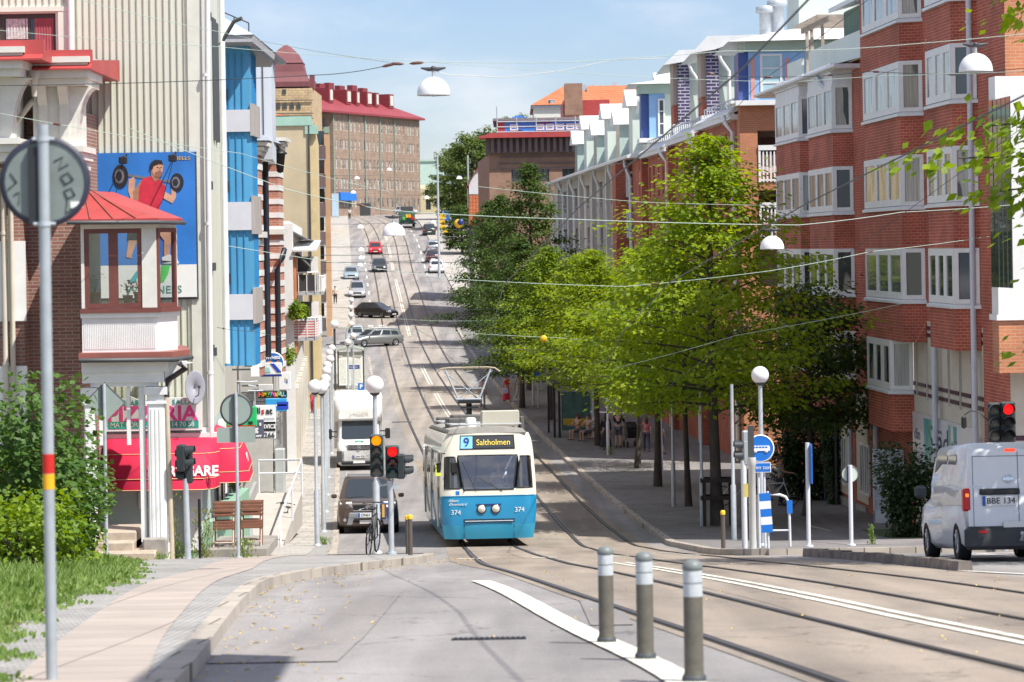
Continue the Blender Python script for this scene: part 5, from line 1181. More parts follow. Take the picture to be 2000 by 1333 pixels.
m.build('cornice', mk('cornice_dark', (.16,.115,.11), .8), kb)
m = MB(); z_ = Q8(0,284)[1]; m.prism([(x0-.9,z_-.1),(x0-.9,z_),(x0+.2,z_+.35),(x1,z_+.35),(x1,z_-.1)], 'y', D8-1.3, D8+3); m.build('eave', REDROOF, kb)
m = MB(); m.box(Q8(968,0)[0],x1,D8+.6,D8+14,z_+.3,Q8(0,252)[1]); m.build('attic', mk('attic_purple', (.20,.07,.27), .6, .3, .5), kb)
m = MB(); m.box(Q8(968,0)[0]-.02,Q8(985,0)[0],D8+.52,D8+.598,z_+.3,Q8(0,256)[1]); m.build('attic_red', REDROOF, kb)
ATB = mk('attic_blue', (.05,.22,.66), .5, .2, 1)
m = MB(); pts = []
for i in range(25): t = i/24; X = Q8(982+t*185,0)[0]; pts.append((X, z_+.45+.25*math.sin(t*14)))
top = [(p[0], p[1]+1.0+.35*math.sin(p[0]*1.3)) for p in pts][::-1]; m.prism(pts+top, 'y', D8+.5, D8+.55); m.build('painted_wave', ATB, kb)
for x in (992,1043,1062,1082,1102,1121,1141): window(kb, Q8(x,0)[0], Q8(x+16,0)[0], z_+.6, Q8(0,258)[1]-.05, D8+.46, WHITE, ATB, 0, 1, .12)
m = MB(); m.box(Q8(965,0)[0]-.3,x1,D8+.2,D8+14.3,Q8(0,252)[1]+.003,Q8(0,247)[1]); m.build('roof', mk('roof_dark', (.22,.20,.21), .7), kb)
m = MB()
for y in (255,265,275): m.tube([(Q8(966,0)[0],D8-.9,Q8(0,y)[1]),(Q8(1160,0)[0],D8-.9,Q8(0,y)[1])], .05, 4)
for i in range(6): X = Q8(967+i*38,0)[0]; m.tube([(X,D8-.9,z_),(X,D8-.9,Q8(0,246 if i else 225)[1])], .05, 4)
m.build('scaffold_rail', LGREY, kb)
wh = thing('white_tile_house', 'white house with steep orange tiled hip roof above the painted attic', 'house', (0,0,0)); D9 = 400.0
def Q9(x, y): return px(x, y, D9)
m = MB(); a, b = Q9(1043,220)[0], Q9(1150,220)[0]; ez9 = Q9(1090,205)[1]; m.box(a,b,D9,D9+30,gz(D9)-2,ez9); m.box(b+.002,Q9(1260,0)[0],D9+6,D9+30,gz(D9)-2,Q9(1180,224)[1]); m.build('wall', mk('white_render', (.70,.69,.65), .8, .05), wh)
m = MB(); m.add([(a-.4,D9-.5,ez9),(b+2.5,D9-.5,ez9),(b+2.5,D9+30,ez9),(a-.4,D9+30,ez9),(Q9(1105,0)[0],D9+7,Q9(1105,160)[1]),(Q9(1160,0)[0],D9+24,Q9(1105,166)[1])], [(0,1,4),(1,2,5,4),(2,3,5),(3,0,4,5)])
zz = Q9(1190,224)[1]; m.add([(Q9(1138,0)[0],D9+5.5,zz-.05),(Q9(1262,0)[0],D9+5.5,zz),(Q9(1262,0)[0],D9+20,Q9(0,184)[1]+.9),(Q9(1152,0)[0],D9+20,Q9(0,184)[1]+.9)], [(0,1,2,3)]); m.build('roof', TILE, wh)
m = MB(); m.box(a-.3,b+.3,D9-.3,D9-.002,ez9-.5,ez9-.05); m.build('eave', LGREY, wh)
window(wh, Q9(1066,0)[0], Q9(1082,0)[0], Q9(0,230)[1], Q9(0,212)[1], D9-.03, LGREY, CURT, 0, 0, .1)
m = MB(); m.box(Q9(1092,0)[0],Q9(1124,0)[0],D9-30,D9-26,Q9(0,262)[1],Q9(0,205)[1]); m.build('chimney_block', BRK_BRN, wh)
m = MB(); m.box(Q9(1090,0)[0],Q9(1175,0)[0],D9-25,D9-5,Q9(0,262)[1],Q9(0,232)[1]); m.build('red_annex_roof', REDROOF, wh)
m = MB()
for x in (1128,1147,1165,1185,1208): X = Q9(x,0)[0]; m.box(X-.25,X+.25,D9+20,D9+20.6,Q9(0,185)[1],Q9(0,172-(x%3)*4)[1])
m.build('roof_vent', LGREY, wh)
sg_ = thing('small_gable_house', 'narrow white gabled house with orange tiled lower wall behind the dark tree', 'house', (0,0,0)); Da = 300.0
def Qa(x, y): return px(x, y, Da)
m = MB(); m.prism([Qa(916,380),Qa(951,380),Qa(951,322),Qa(944,321),Qa(936,326),Qa(925,342),Qa(916,362)], 'y', Da, Da+9); m.build('gable_wall', mk('gable_white', (.66,.65,.67), .8, .06), sg_)
m = MB(); m.prism([Qa(916,440),Qa(951,440),Qa(951,381),Qa(916,381)], 'y', Da-.01, Da+9); m.build('tiled_wall', TILE, sg_)
m = MB(); pr = [(908,367),(916,360),(925,340),(936,323),(944,318),(951,319),(951,321.5),(944,320.6),(936,325.6),(925,341.6),(916,361.6)]; m.prism([Qa(*p) for p in pr], 'y', Da-.35, Da+9.3); m.build('roof', REDROOF, sg_)
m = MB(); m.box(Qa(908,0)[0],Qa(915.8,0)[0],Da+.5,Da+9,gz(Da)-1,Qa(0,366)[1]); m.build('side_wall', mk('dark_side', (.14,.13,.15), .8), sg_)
m = MB(); m.tube([(*Qa(951,319)[:1],Da-.2,Qa(951,319)[1]),(Qa(954,330)[0],Da-.2,Qa(954,330)[1]),(Qa(954,400)[0],Da-.2,Qa(954,400)[1])], .12, 6); m.build('downpipe', DGREY, sg_)
m = MB(); m.prism([Qa(935,415),Qa(951,405),Qa(951,418),Qa(924,424)], 'y', Da-.9, Da-.02); m.build('porch_roof', DREDROOF, sg_)
# ------------------------------------------------------------------ vehicles
def paint(nm, col, metal=.0): return mk('paint_'+nm, col, .32, .03, 3, metal, coat=.6)
def bil(c, u, v):
    a, b, c2, d = [Vector(p) for p in c]; return (a*(1-u)+b*u)*(1-v) + (d*(1-u)+c2*u)*v
def panel(c, u0, u1, v0, v1, off=.008, mat=None, name='window', parent=None, th=.02):
    q = [bil(c,u0,v0), bil(c,u1,v0), bil(c,u1,v1), bil(c,u0,v1)]; n = (q[1]-q[0]).cross(q[3]-q[0]).normalized()
    m = MB(); k = .06; v = []
    cor = []
    for i in range(4):
        a, b, p = q[i-1], q[(i+1)%4], q[i]; cor += [p+(a-p)*k, p+(b-p)*k]
    v = [p+n*off for p in cor]+[p-n*th for p in cor]; m.add(v, [tuple(range(8)), tuple(range(15,7,-1))]+[(i,(i+8),(i+1)%8+8,(i+1)%8) for i in range(8)])
    return m.build(name, mat or GLASSD, parent)
def wheel(par, x, y, r, w=.2, rim=ALLOY):
    sg = 1 if x > 0 else -1
    m = MB(); m.lathe([(r*.62,-w/2),(r*.93,-w/2),(r,-w*.3),(r,w*.3),(r*.93,w/2),(r*.62,w/2)], 20, (0,0,0), 'x', 0, True, False); m.lathe([(.01,0),(r*.62,0)], 20, (0,0,0), 'x', 0, True, False)
    o = m.build('wheel', RUBBER, par, loc=(x,y,r)); m = MB(); e = sg*w*.42
    m.lathe([(r*.64,e),(r*.58,e*1.05),(r*.54,e*.5),(r*.1,e*.8),(.01,e*.85)], 20, (0,0,0), 'x', 0, True, False)
    for k in range(5):
        a = 2*pi*k/5; m.tube([(e*.9,r*.1*math.cos(a),r*.1*math.sin(a)),(e*.95,r*.58*math.cos(a),r*.58*math.sin(a))], r*.07, 4)
    m.build('rim', rim, o); return o
def car(name, label, cat, loc, rz, col, L=4.3, W=1.76, H=1.47, hood=1.15, belt=.92, trunk=.25, cab=(.55,.35), wr=.33, zf=.70, rearz=None, group=None, rails=False, plate=None, dark_bumper=False, van=False, pitch=None, face=-1):
    sl = math.atan(gslope(loc[1])) * (1 if abs(rz) < .8 else -1 if abs(rz) > 2.3 else 0)
    o = thing(name, label, cat, loc, rz, group, sl if pitch is None else pitch); h = W/2
    P = paint(col[0], col[1], col[2] if len(col) > 2 else .3)
    y0, y1 = -L/2, L/2; yh = y0+hood; yt = y1-trunk; rb_ = rearz or belt+.03
    st = [(y0,.78,.34,zf-.16),(y0+.07,.90,.25,zf-.04),(y0+.25,.97,.20,zf+.04),(y0+.6,1,.19,zf+.10),(yh,1,.19,belt),(0,1,.19,belt+.02),(yt-.2,1,.20,rb_),(y1-.2,.98,.22,rb_-.01),(y1-.05,.93,.28,rb_-.06),(y1,.86,.36,rb_-.16)]
    secs = []
    for y, f, zb, zt in st:
        w = h*f; secs.append([(-w*.86,y,zb),(-w*.97,y,zb+.10),(-w,y,(zb+zt)/2),(-w*.965,y,zt-.10),(-w*.86,y,zt-.01),(-w*.45,y,zt+.025),(w*.45,y,zt+.025),(w*.86,y,zt-.01),(w*.965,y,zt-.10),(w,y,(zb+zt)/2),(w*.97,y,zb+.10),(w*.86,y,zb)])
    m = MB(); m.loft(secs, 0, True); m.build('body', P, o)
    ca, cb = cab; wb, wt = h*.93, h*(.90 if van else .74); zb = belt-.02
    B = [(-wb,yh-.02,zb),(wb,yh-.02,zb),(wb,yt,zb),(-wb,yt,zb)]; T = [(-wt,yh+ca,H-.05),(wt,yh+ca,H-.05),(wt,yt-cb,H-.05),(-wt,yt-cb,H-.05)]
    def ring(k, ins, z):
        q = []
        for i in range(4):
            p = [B[i][j]*(1-k)+T[i][j]*k for j in range(3)]; q.append(p)
        cx = 0; r = []
        for i in range(4):
            p, a, b = Vector(q[i]), Vector(q[i-1]), Vector(q[(i+1)%4]); r += [p+(a-p).normalized()*.16, p+(b-p).normalized()*.16]
        c = sum(r, Vector())/8; return [Vector((c.x+(v.x-c.x)*ins, c.y+(v.y-c.y)*ins, z)) for v in r]
    m = MB(); m.loft([ring(0,1,zb), ring(.5,1.0,(zb+H-.05)/2), ring(.93,1.0,H-.09), ring(1,.97,H-.035), ring(1,.84,H)], 0, True); m.build('cabin', P, o)
    F_ = [B[0],B[1],T[1],T[0]]; Rr = [B[2],B[3],T[3],T[2]]; Ls = [B[3],B[0],T[0],T[3]]; Rs = [B[1],B[2],T[2],T[1]]
    panel(F_, .09, .91, .06, .93, .012, GLASSD, 'windscreen', o)
    if not van: panel(Rr, .10, .90, .16, .90, .012, GLASSD, 'rear_window', o)
    for q, r in ((Ls,1),(Rs,0)):
        sp = ((.08,.42),(.46,.70)) if van else ((.07,.36),(.40,.66),(.70,.90))
        for a, b in sp:
            u0, u1 = (1-b,1-a) if r else (a,b); panel(q, u0, u1, .12, .86, .012, GLASSD, 'side_window', o)
    for sx_ in (-1,1):
        wheel(o, sx_*(h-.10), y0+.82, wr); wheel(o, sx_*(h-.10), y1-.80, wr)
        if not van: m = MB(); m.bbox(-.09,.09,-.05,.05,-.06,.07,.03); m.build('mirror', P, o, loc=(sx_*(h+.10), yh+.28, belt+.07))
        m = MB(); m.loft([[(sx_*h*a,y,z-.07),(sx_*h*a,y,z+.08),(sx_*h*b,y2,z+.06),(sx_*h*b,y2,z-.05)] for a, b, y, y2, z in ((.50,.90,y0-.005,y0+.19,zf-.10),(.52,.90,y0+.12,y0+.30,zf-.05))], 0, False); m.build('headlight', mkglass('headlamp_glass', (.55,.57,.6), .08), o)
        if not van: m = MB(); m.bbox(sx_*h*.80-.09,sx_*h*.80+.09,y1-.10,y1+.012,rb_-.30,rb_-.10,.03); m.build('tail_light', REDL, o)
    m = MB(); m.bbox(-h*.46,h*.46,y0-.02,y0+.12,zf-.22,zf-.07,.02)
    for i in range(3): m.box(-h*.45,h*.45,y0-.026,y0-.019,zf-.20+i*.045,zf-.185+i*.045)
    m.build('grille', BLACK, o)
    m = MB(); m.bbox(-h*.80,h*.80,y0-.05,y0+.1,.26,.42,.05); m.build('front_bumper', BLACK if dark_bumper else P, o); m = MB(); m.bbox(-h*.84,h*.84,y1-.08,y1+.05,.34,.50,.05); m.build('back_bumper', BLACK if dark_bumper else P, o)
    pl_y = y0-.06 if face < 0 else y1+.06
    m = MB(); m.box(-.26,.26,min(pl_y,pl_y-.01*face*-1),max(pl_y,pl_y-.01*face*-1)+.001,.33,.44) if face < 0 else m.box(-.26,.26,y1+.05,y1+.062,.52,.63)
    m.build('number_plate', PLATE, o)
    if rails:
        for sx_ in (-1,1): m = MB(); m.tube([(sx_*wt*.93,yh+ca+.1,H-.02),(sx_*wt*.93,yh+ca+.25,H+.06),(sx_*wt*.93,yt-cb-.25,H+.06),(sx_*wt*.93,yt-cb-.1,H-.02)], .022, 6); m.build('roof_rail', GALV, o)
    return o
def cat_(x, D, dz=.02): return at(x, D, dz)
# the near brown SUV
suv = car('parked_suv', 'dark brown four wheel drive car parked at the left kerb behind the traffic light', 'car', at(719,95.3), .05, ('brown',(.105,.075,.06),.5), 4.8, 1.93, 1.74, 1.25, 1.06, .12, (.62,.38), .37, .98, rails=True)
m = MB(); m.bbox(-.60,.60,-2.53,-2.40,.50,.68,.04); m.prism([(-.66,.3),(-.5,.3),(-.44,.5),(.44,.5),(.5,.3),(.66,.3),(.58,.62),(-.58,.62)], 'y', -2.50, -2.42); m.build('skid_plate', ALLOY, suv)
m = MB(); m.box(-.30,.30,-2.555,-2.535,.53,.66); m.build('number_plate', PLATE, suv); m = MB(); m.box(-.30,-.245,-2.558,-2.556,.53,.66); m.build('plate_strip', BLUEPL, suv)
text('ONH 267', .12, (.03,-2.56,.595), BLACK, suv)
m = MB(); m.tube([(-.28,-2.44,.76),(.26,-2.44,.93)], .018, 4); m.lathe([(.075,-2.455),(.075,-2.43),(.055,-2.43),(.055,-2.455),(.075,-2.455)], 16, (0,0,.845), 'y'); m.build('grille_badge', CHROME, suv)
m = MB(); m.box(-.47,.47,-2.43,-2.405,.72,.745); m.box(-.47,.47,-2.43,-2.405,.94,.965); m.build('grille_trim', CHROME, suv)
for s in (-1,1): m = MB(); m.lathe([(.05,-2.46),(.05,-2.43)], 10, (s*.72,0,.45), 'y'); m.build('fog_light', CHROME, suv)
m = MB(); m.tube([(-.55,-1.33,1.10),(-.1,-1.28,1.13)], .01, 4); m.build('wiper', BLACK, suv)
# white box truck
tk = car('box_truck', 'white box truck with a rounded box above the cab parked behind the dark brown car', 'truck', at(701,132.5), .058, ('white',(.74,.75,.76),0), 5.2, 1.96, 2.35, .85, 1.28, .1, (.62,.1), .36, 1.12, dark_bumper=True, van=True)
m = MB(); secs = []
for y, w_, z0, z1, ch in ((-1.55,.86,2.22,2.66,.2),(-1.25,1.0,2.12,2.98,.22),(-.7,1.06,2.05,3.18,.2),(-.4,1.08,.85,3.22,.1),(4.4,1.08,.85,3.22,.06)):
    secs.append([(-w_,y,z0),(-w_,y,z1-ch),(-w_+ch,y,z1),(w_-ch,y,z1),(w_,y,z1-ch),(w_,y,z0)])
m.loft(secs[:3], 0, True); m.loft(secs[3:], 0, False); m.loft(secs[2:4], 0, False, False); m.build('cargo_box', WHITE, tk)
m = MB(); m.box(-.98,.98,-2.60,-2.42,.38,.86); m.build('lower_bumper', DGREY, tk)
m = MB(); m.box(-.50,.50,-2.62,-2.5,.92,1.12); m.build('grille', BLACK, tk); m = MB()
for i in range(3): m.box(-.50,.50,-2.635,-2.621,.95+i*.055,.968+i*.055)
m.lathe([(.11,-2.65),(.11,-2.63),(.09,-2.63),(.09,-2.65),(.11,-2.65)], 16, (0,0,1.02), 'y'); m.tube([(0,-2.645,1.02),(0,-2.645,1.12)], .012, 4); m.tube([(0,-2.645,1.02),(.08,-2.645,.96)], .012, 4); m.tube([(0,-2.645,1.02),(-.08,-2.645,.96)], .012, 4); m.build('grille_badge', CHROME, tk)
for s in (-1,1):
    m = MB(); m.bbox(s*1.28-.11,s*1.28+.11,-1.5,-1.38,1.32,1.78,.04); m.tube([(s*.95,-1.45,1.42),(s*1.2,-1.45,1.45)], .03, 5); m.tube([(s*.95,-1.45,1.66),(s*1.2,-1.45,1.66)], .03, 5); m.build('truck_mirror', BLACK, tk)
m = MB(); m.box(-.28,.28,-2.63,-2.605,.55,.68); m.build('number_plate', PLATE, tk); text('CAN 920', .12, (.02,-2.635,.615), BLACK, tk)
m = MB(); m.box(-.28,-.22,-2.636,-2.631,.55,.68); m.build('plate_strip', BLUEPL, tk)
m = MB()
for a0, mi in ((.6,0),(3.7,1)):
    for k in range(8):
        a = a0+k*.28; m.box(.28+.17*math.cos(a)-.03,.28+.17*math.cos(a)+.03,-2.27+.0,-2.23,1.245+.0*k,1.25,mi)
    v = [(.0+.19*math.cos(a0+k*.33),-2.1+.19*math.sin(a0+k*.33),1.215-.29*(.19*math.sin(a0+k*.33))) for k in range(8)]; m.tube(v, .03, 5, mi)
m.build('bonnet_logo', [REDL, mk('logo_green', (.02,.4,.25), .4)], tk)
text('JÄGER', .2, (.05,-1.57,2.45), mk('pale_logo', (.55,.52,.45), .5), tk, rot=(pi/2-.3,0,0), sx=1.5)
m = MB(); m.box(-.35,.25,-1.62,-1.5,1.36,1.42); m.build('dashboard_papers', WHITE, tk)
# small parked and driving cars
G = 'cars along the hill street'
car('wagon_car', 'grey estate car pulling out across the road behind the shelter', 'car', at(733,250), -1.05, ('grey',(.22,.23,.23),.5), 4.6, 1.78, 1.48, 1.1, .93, .1, (.7,.35), rails=True, pitch=0)
car('parked_car', 'pale car half hidden behind the grey estate car at the kerb', 'car', at(694,254), .058, ('pale_green',(.50,.56,.58),.3), 4.2, 1.7, 1.5, 1.0, .95, .1)
car('hatchback_car', 'glossy black hatchback turning across the road below the crossing', 'car', at(735,284), .95, ('black',(.012,.013,.015),.2), 4.25, 1.77, 1.46, 1.0, .95, .12, (.8,.55), pitch=.02)
car('minivan_car', 'silver people carrier parked on the far left kerb', 'car', at(698,310), .058, ('silver',(.52,.54,.57),.6), 4.2, 1.75, 1.66, .8, 1.0, .08, (.75,.25))
car('sedan_car', 'pale blue saloon parked behind the silver people carrier', 'car', at(686,336), .058, ('pale_blue',(.42,.53,.58),.5), 4.5, 1.75, 1.42, 1.15, .92, .7, (.7,.6))
car('dark_car', 'dark grey car driving down the left tram track behind a hanging lamp', 'car', at(741,348), .058, ('dark_grey',(.05,.052,.058),.4), 4.3, 1.8, 1.5, 1.05, .95, .12)
car('red_car', 'red car driving downhill on the left side of the far road', 'car', at(733,380), .058, ('red',(.62,.02,.03),.2), 4.3, 1.78, 1.45, 1.1, .93, .4)
car('white_car', 'white car parked nearest of the row at the far right kerb', 'car', at(852,345), pi+.058, ('white',(.74,.75,.76),0), 4.3, 1.8, 1.5, 1.0, .96, .1, face=1)
car('maroon_car', 'dark maroon car parked between two pale cars at the far right kerb', 'car', at(845,362), pi+.058, ('maroon',(.09,.03,.04),.3), 4.2, 1.72, 1.6, 1.0, .98, .1, face=1)
car('estate_car', 'silver estate with tall red tail lights in the far right row', 'car', at(846,381), pi+.058, ('silver',(.52,.54,.57),.6), 4.5, 1.78, 1.5, 1.0, .96, .06, (.7,.25), face=1)
car('compact_car', 'dark green hatchback driving away near the top of the street', 'car', at(838,415), pi+.058, ('dark_green',(.03,.045,.045),.3), 4.0, 1.8, 1.6, .9, .98, .08, face=1)
car('cross_car', 'silver car crossing at the top of the street', 'car', at(793,528), 1.5, ('silver',(.52,.54,.57),.6), 4.3, 1.76, 1.5, 1.0, .95, .12, pitch=0)
# green road truck at the top
o = thing('works_truck', 'dark green works truck with coloured crates and a low platform on the right tram track', 'truck', at(795,440), pi+.058); 
m = MB(); m.bbox(-1.15,1.15,-2.5,2.2,.6,2.2,.08); m.bbox(-1.0,1.0,-3.9,-2.4,.6,2.6,.15); m.build('body', mk('truck_green', (.06,.14,.10), .5, .2, 2), o)
m = MB(); m.bbox(-.9,.9,1.0,2.2,2.2,3.1,.1); m.box(-1.3,1.3,2.0,3.4,.45,.62); m.build('platform', DGREY, o)
for i, (c, x) in enumerate(((REDL,-.8),(YELLOW,0),(mk('crate_green', (.1,.45,.1), .6),.5),(ORANGE,-.3))): m = MB(); m.bbox(x-.22,x+.22,2.21,2.5,1.0+.35*(i%2),1.5+.35*(i%2),.04); m.build('crate', c, o)
for s in (-1,1): wheel(o, s*1.0, -3.0, .48, .3, DGREY); wheel(o, s*1.0, 1.4, .48, .3, DGREY)
# white delivery van seen from behind
vn = car('delivery_van', 'white panel van seen from behind waiting at the red light', 'van', at(1940,48.9), pi+.035, ('van_white',(.74,.76,.80),0), 4.4, 1.72, 1.88, .85, 1.02, .02, (.75,.08), .32, .92, rearz=1.02, van=True, face=1, dark_bumper=True)
m = MB(); secs = []
for y, w_, z0, z1 in ((-.9,.83,.9,1.80),(0,.85,.9,1.86),(1.9,.845,.9,1.84),(2.14,.83,.5,1.80),(2.21,.80,.5,1.74)):
    secs.append([(-w_,y,z0),(-w_*1.0,y,z0+.35),(-w_*.90,y,z1-.12),(-w_*.80,y,z1-.02),(0,y,z1+.03),(w_*.80,y,z1-.02),(w_*.90,y,z1-.12),(w_,y,z0+.35),(w_,y,z0)])
m.loft(secs, 0, True); m.build('rear_shell', paint('van_white', (.74,.76,.80), 0), vn)
m = MB(); m.box(-.004,.004,2.212,2.218,.52,1.72); m.box(-.72,-.712,2.20,2.214,.52,1.66); m.box(.712,.72,2.20,2.214,.52,1.66); m.box(-.72,.72,2.212,2.217,1.655,1.663); m.build('door_seam', DGREY, vn)
m = MB(); m.bbox(-.87,.87,2.10,2.30,.19,.56,.06); m.build('rear_bumper', mk('bumper_grey', (.045,.047,.052), .6), vn)
m = MB(); m.bbox(-.02,.62,2.215,2.25,1.05,1.15,.03); m.build('door_handle_bar', BLACK, vn)
m = MB(); m.box(.04,.58,2.215,2.236,.88,1.03); m.build('number_plate', PLATE, vn); m = MB(); m.box(.528,.58,2.237,2.240,.88,1.03); m.build('plate_strip', BLUEPL, vn)
text('BBE 134', .135, (.285,2.240,.953), BLACK, vn, rot=(pi/2,0,pi))
m = MB(); m.lathe([(.065,2.215),(.065,2.235),(.05,2.235),(.05,2.215)], 18, (.16,0,1.30), 'y'); m.box(.075,.245,2.22,2.24,1.28,1.32); m.build('badge', CHROME, vn)
text('NV200', .05, (.66,2.216,1.18), CHROME, vn, rot=(pi/2,0,pi), sx=1.4)
for s in (-1,1):
    m = MB(); m.bbox(s*.815-.065,s*.815+.065,2.05,2.225,.80,1.16,.03); m.build('tail_light', REDL, vn)
    m = MB(); m.bbox(s*.815-.05,s*.815+.05,2.10,2.232,1.0,1.10,.03); m.build('indicator_light', mkemit('brake_orange', (1,.22,.04), .8), vn)
    m = MB(); m.bbox(s*.60-.07,s*.60+.07,2.29,2.306,.45,.50,.01); m.build('reflector', REDL, vn)
    m = MB(); m.bbox(s*.99-.10,s*.99+.10,-1.12,-1.0,1.02,1.24,.05); m.build('door_mirror', DGREY, vn)
m = MB(); m.bbox(.03,.2,2.19,2.225,1.725,1.775,.012); m.build('brake_light', mkemit('brake_red', (1,.06,.02), 1.0), vn)
m = MB(); m.tube([(.0,2.28,.34),(.0,2.40,.34),(.0,2.42,.42)], .025, 6); m.ball((0,2.42,.44),.035,8); m.build('tow_bar', GALV, vn)
for z in (.62,1.22): m = MB(); m.box(.725,.75,2.17,2.222,z,z+.06); m.build('hinge', WHITE, vn)

# ------------------------------------------------------------------ tram
tp = at(957,83.0,.03); trz = math.atan2(trl(95)-trl(84), 11)
tr = thing('tram', 'blue and white tram with a yellow lettered destination display and raised pantograph', 'tram', (trl(83.2),83.2,gz(83.2)+.03), .064, None, math.atan((gz(97)-gz(83.2))/14))
TB = mk('tram_blue', (.012,.245,.47), .3, .06, 1.5, coat=.6); TBD = mk('tram_blue_skirt', (.025,.38,.62), .3, .05, 1.5, coat=.6); TW = mk('tram_ivory', (.70,.67,.57), .35, .06, 1.2, coat=.4)
HWZ = [(.2,1.25),(.62,1.31),(1.0,1.34),(1.41,1.35),(2.5,1.31),(2.95,1.26),(3.16,1.18)]
BYZ = [(.2,.16),(.62,.02),(1.0,0),(1.41,.02),(2.5,.26),(2.95,.34),(3.16,.38)]
def hw(z): return interp(HWZ, z)
def fy(x, z): u = abs(x)/hw(z); return interp(BYZ, z) + .05*u*u + .16*max(0, u-.76)**2/.0576
def grid(xs, zs_, skip=lambda x, z: False, mb=None):
    m = mb or MB(); V = [(u*hw(z), fy(u*hw(z), z), z) for z in zs_ for u in xs]; n = len(xs); F2 = []
    for j in range(len(zs_)-1):
        for i in range(n-1):
            if skip((xs[i]+xs[i+1])/2, (zs_[j]+zs_[j+1])/2): continue
            F2.append((j*n+i, j*n+i+1, (j+1)*n+i+1, (j+1)*n+i))
    m.add(V, F2, 0, True); return m
US = [-1,-.97,-.93,-.86,-.78,-.72,-.66,-.5,-.25,0,.25,.5,.66,.72,.78,.86,.93,.97,1]
grid(US, [.2,.3,.45,.6]).build('front_skirt', TBD, tr)
grid(US, [.602,.7,.85,1.0,1.2,1.4]).build('front_panel', TB, tr)
grid(US, [1.402,1.5,1.6,1.7,2.0,2.3,2.5,2.6,2.8,3.0,3.16], lambda u, z: 1.6 < z < 2.5 and (abs(u) < .66 or .72 < abs(u) < .95)).build('front_frame', TW, tr)
LT = 15.0
def hwr(z): return hw(z)
m = MB(); prof = [(.2,1.2),(.6,1.26)]
def side(z0, z1, y0, y1, nm, mat, n=3):
    m = MB()
    for s in (-1,1):
        for k in range(n):
            a, b = z0+(z1-z0)*k/n, z0+(z1-z0)*(k+1)/n; m.quad((s*hw(a),max(y0,fy(hw(a),a)),a),(s*hw(a),y1,a),(s*hw(b),y1,b),(s*hw(b),max(y0,fy(hw(b),b)),b))
    m.quad((-hw(z0),y1,z0),(hw(z0),y1,z0),(hw(z1),y1,z1),(-hw(z1),y1,z1)); return m.build(nm, mat, tr)
side(.2,.6,0,LT,'side_skirt',TBD); side(.602,1.4,0,LT,'side_panel',TB); side(1.402,3.16,0,LT,'body',TW,6)
m = MB(); sec = []
for y in (.38,.6,2,14.6,15): 
    w_ = 1.12; sec.append([(-w_,y,3.158),(-w_*.9,y,3.27),(-w_*.5,y,3.33),(w_*.5,y,3.33),(w_*.9,y,3.27),(w_,y,3.158)])
m.loft(sec, 0, True); m.build('roof', mk('tram_roof_grey', (.42,.41,.38), .7, .2, 1.5), tr)
def front_patch(pts, off, mat, nm, nx=8, nz_=4, th=0):
    """four (x,z) corners laid on the front surface"""
    m = MB(); V = []
    for j in range(nz_+1):
        for i in range(nx+1):
            u, v = i/nx, j/nz_; x = (pts[0][0]*(1-u)+pts[1][0]*u)*(1-v)+(pts[3][0]*(1-u)+pts[2][0]*u)*v; z = (pts[0][1]*(1-u)+pts[1][1]*u)*(1-v)+(pts[3][1]*(1-u)+pts[2][1]*u)*v
            V.append((x, fy(x,z)-off, z))
    m.add(V, [(j*(nx+1)+i, j*(nx+1)+i+1, (j+1)*(nx+1)+i+1, (j+1)*(nx+1)+i) for j in range(nz_) for i in range(nx)], 0, True); return m.build(nm, mat, tr)
def seal(pts, r, nm='window_seal'):
    m = MB(); q = []
    for k in range(4):
        a, b = pts[k], pts[(k+1)%4]
        for i in range(6): t = i/6; x, z = a[0]+(b[0]-a[0])*t, a[1]+(b[1]-a[1])*t; q.append((x, fy(x,z)-.004, z))
    q.append(q[0]); m.tube(q, r, 5); return m.build(nm, BLACK, tr)
WSC = [(-.64,1.60),(.64,1.60),(.82,2.52),(-.82,2.52)]
TGL = mkclear('tram_windscreen', (.66,.72,.78), .74)
front_patch([(-.70,1.58),(.70,1.58),(.835,2.53),(-.835,2.53)], .004, TGL, 'windscreen'); seal([(-.70,1.58),(.70,1.58),(.835,2.53),(-.835,2.53)], .022)
for s in (-1,1):
    P4 = [(s*.80,1.62),(s*1.21,1.62),(s*1.18,2.50),(s*.92,2.50)]; front_patch(P4, .006, mkclear('tram_side_pane', (.30,.33,.32), .8), 'corner_window'); seal(P4, .02)
# white pillars closing the triangle between panes are part of the frame
front_patch([(-.78,2.70),(.78,2.70),(.76,3.10),(-.76,3.10)], .012, BLACK, 'display_box'); front_patch([(-.76,2.73),(-.42,2.73),(-.41,3.07),(-.74,3.07)], .018, mk('route_blue', (.25,.60,.85), .4, .03), 'route_display')
text('9', .36, (-.585,fy(-.5,2.9)-.03,2.90), mk('route_navy', (.02,.03,.25), .4), tr, rot=(pi/2-.16,0,0))
front_patch([(-.40,2.74),(.74,2.74),(.72,3.06),(-.39,3.06)], .018, mk('display_dark', (.05,.055,.065), .3), 'destination_display')
text('Saltholmen', .235, (.17,fy(.2,2.9)-.032,2.89), mkemit('amber_dots', (.75,.58,.08), .35), tr, rot=(pi/2-.16,0,0), sx=.92)
for x in (-.21,.19): 
    m = MB(); m.lathe([(.135,.0),(.135,-.03),(.11,-.035)], 18, (x,fy(x,1.04),1.04), 'y'); o_ = m.build('headlight', BLACK, tr); m = MB(); m.lathe([(.108,-.034),(.07,-.06),(.005,-.07)], 18, (x,fy(x,1.04),1.04), 'y'); m.build('lens', mkglass('headlight_lens', (.62,.58,.52), .1), o_)
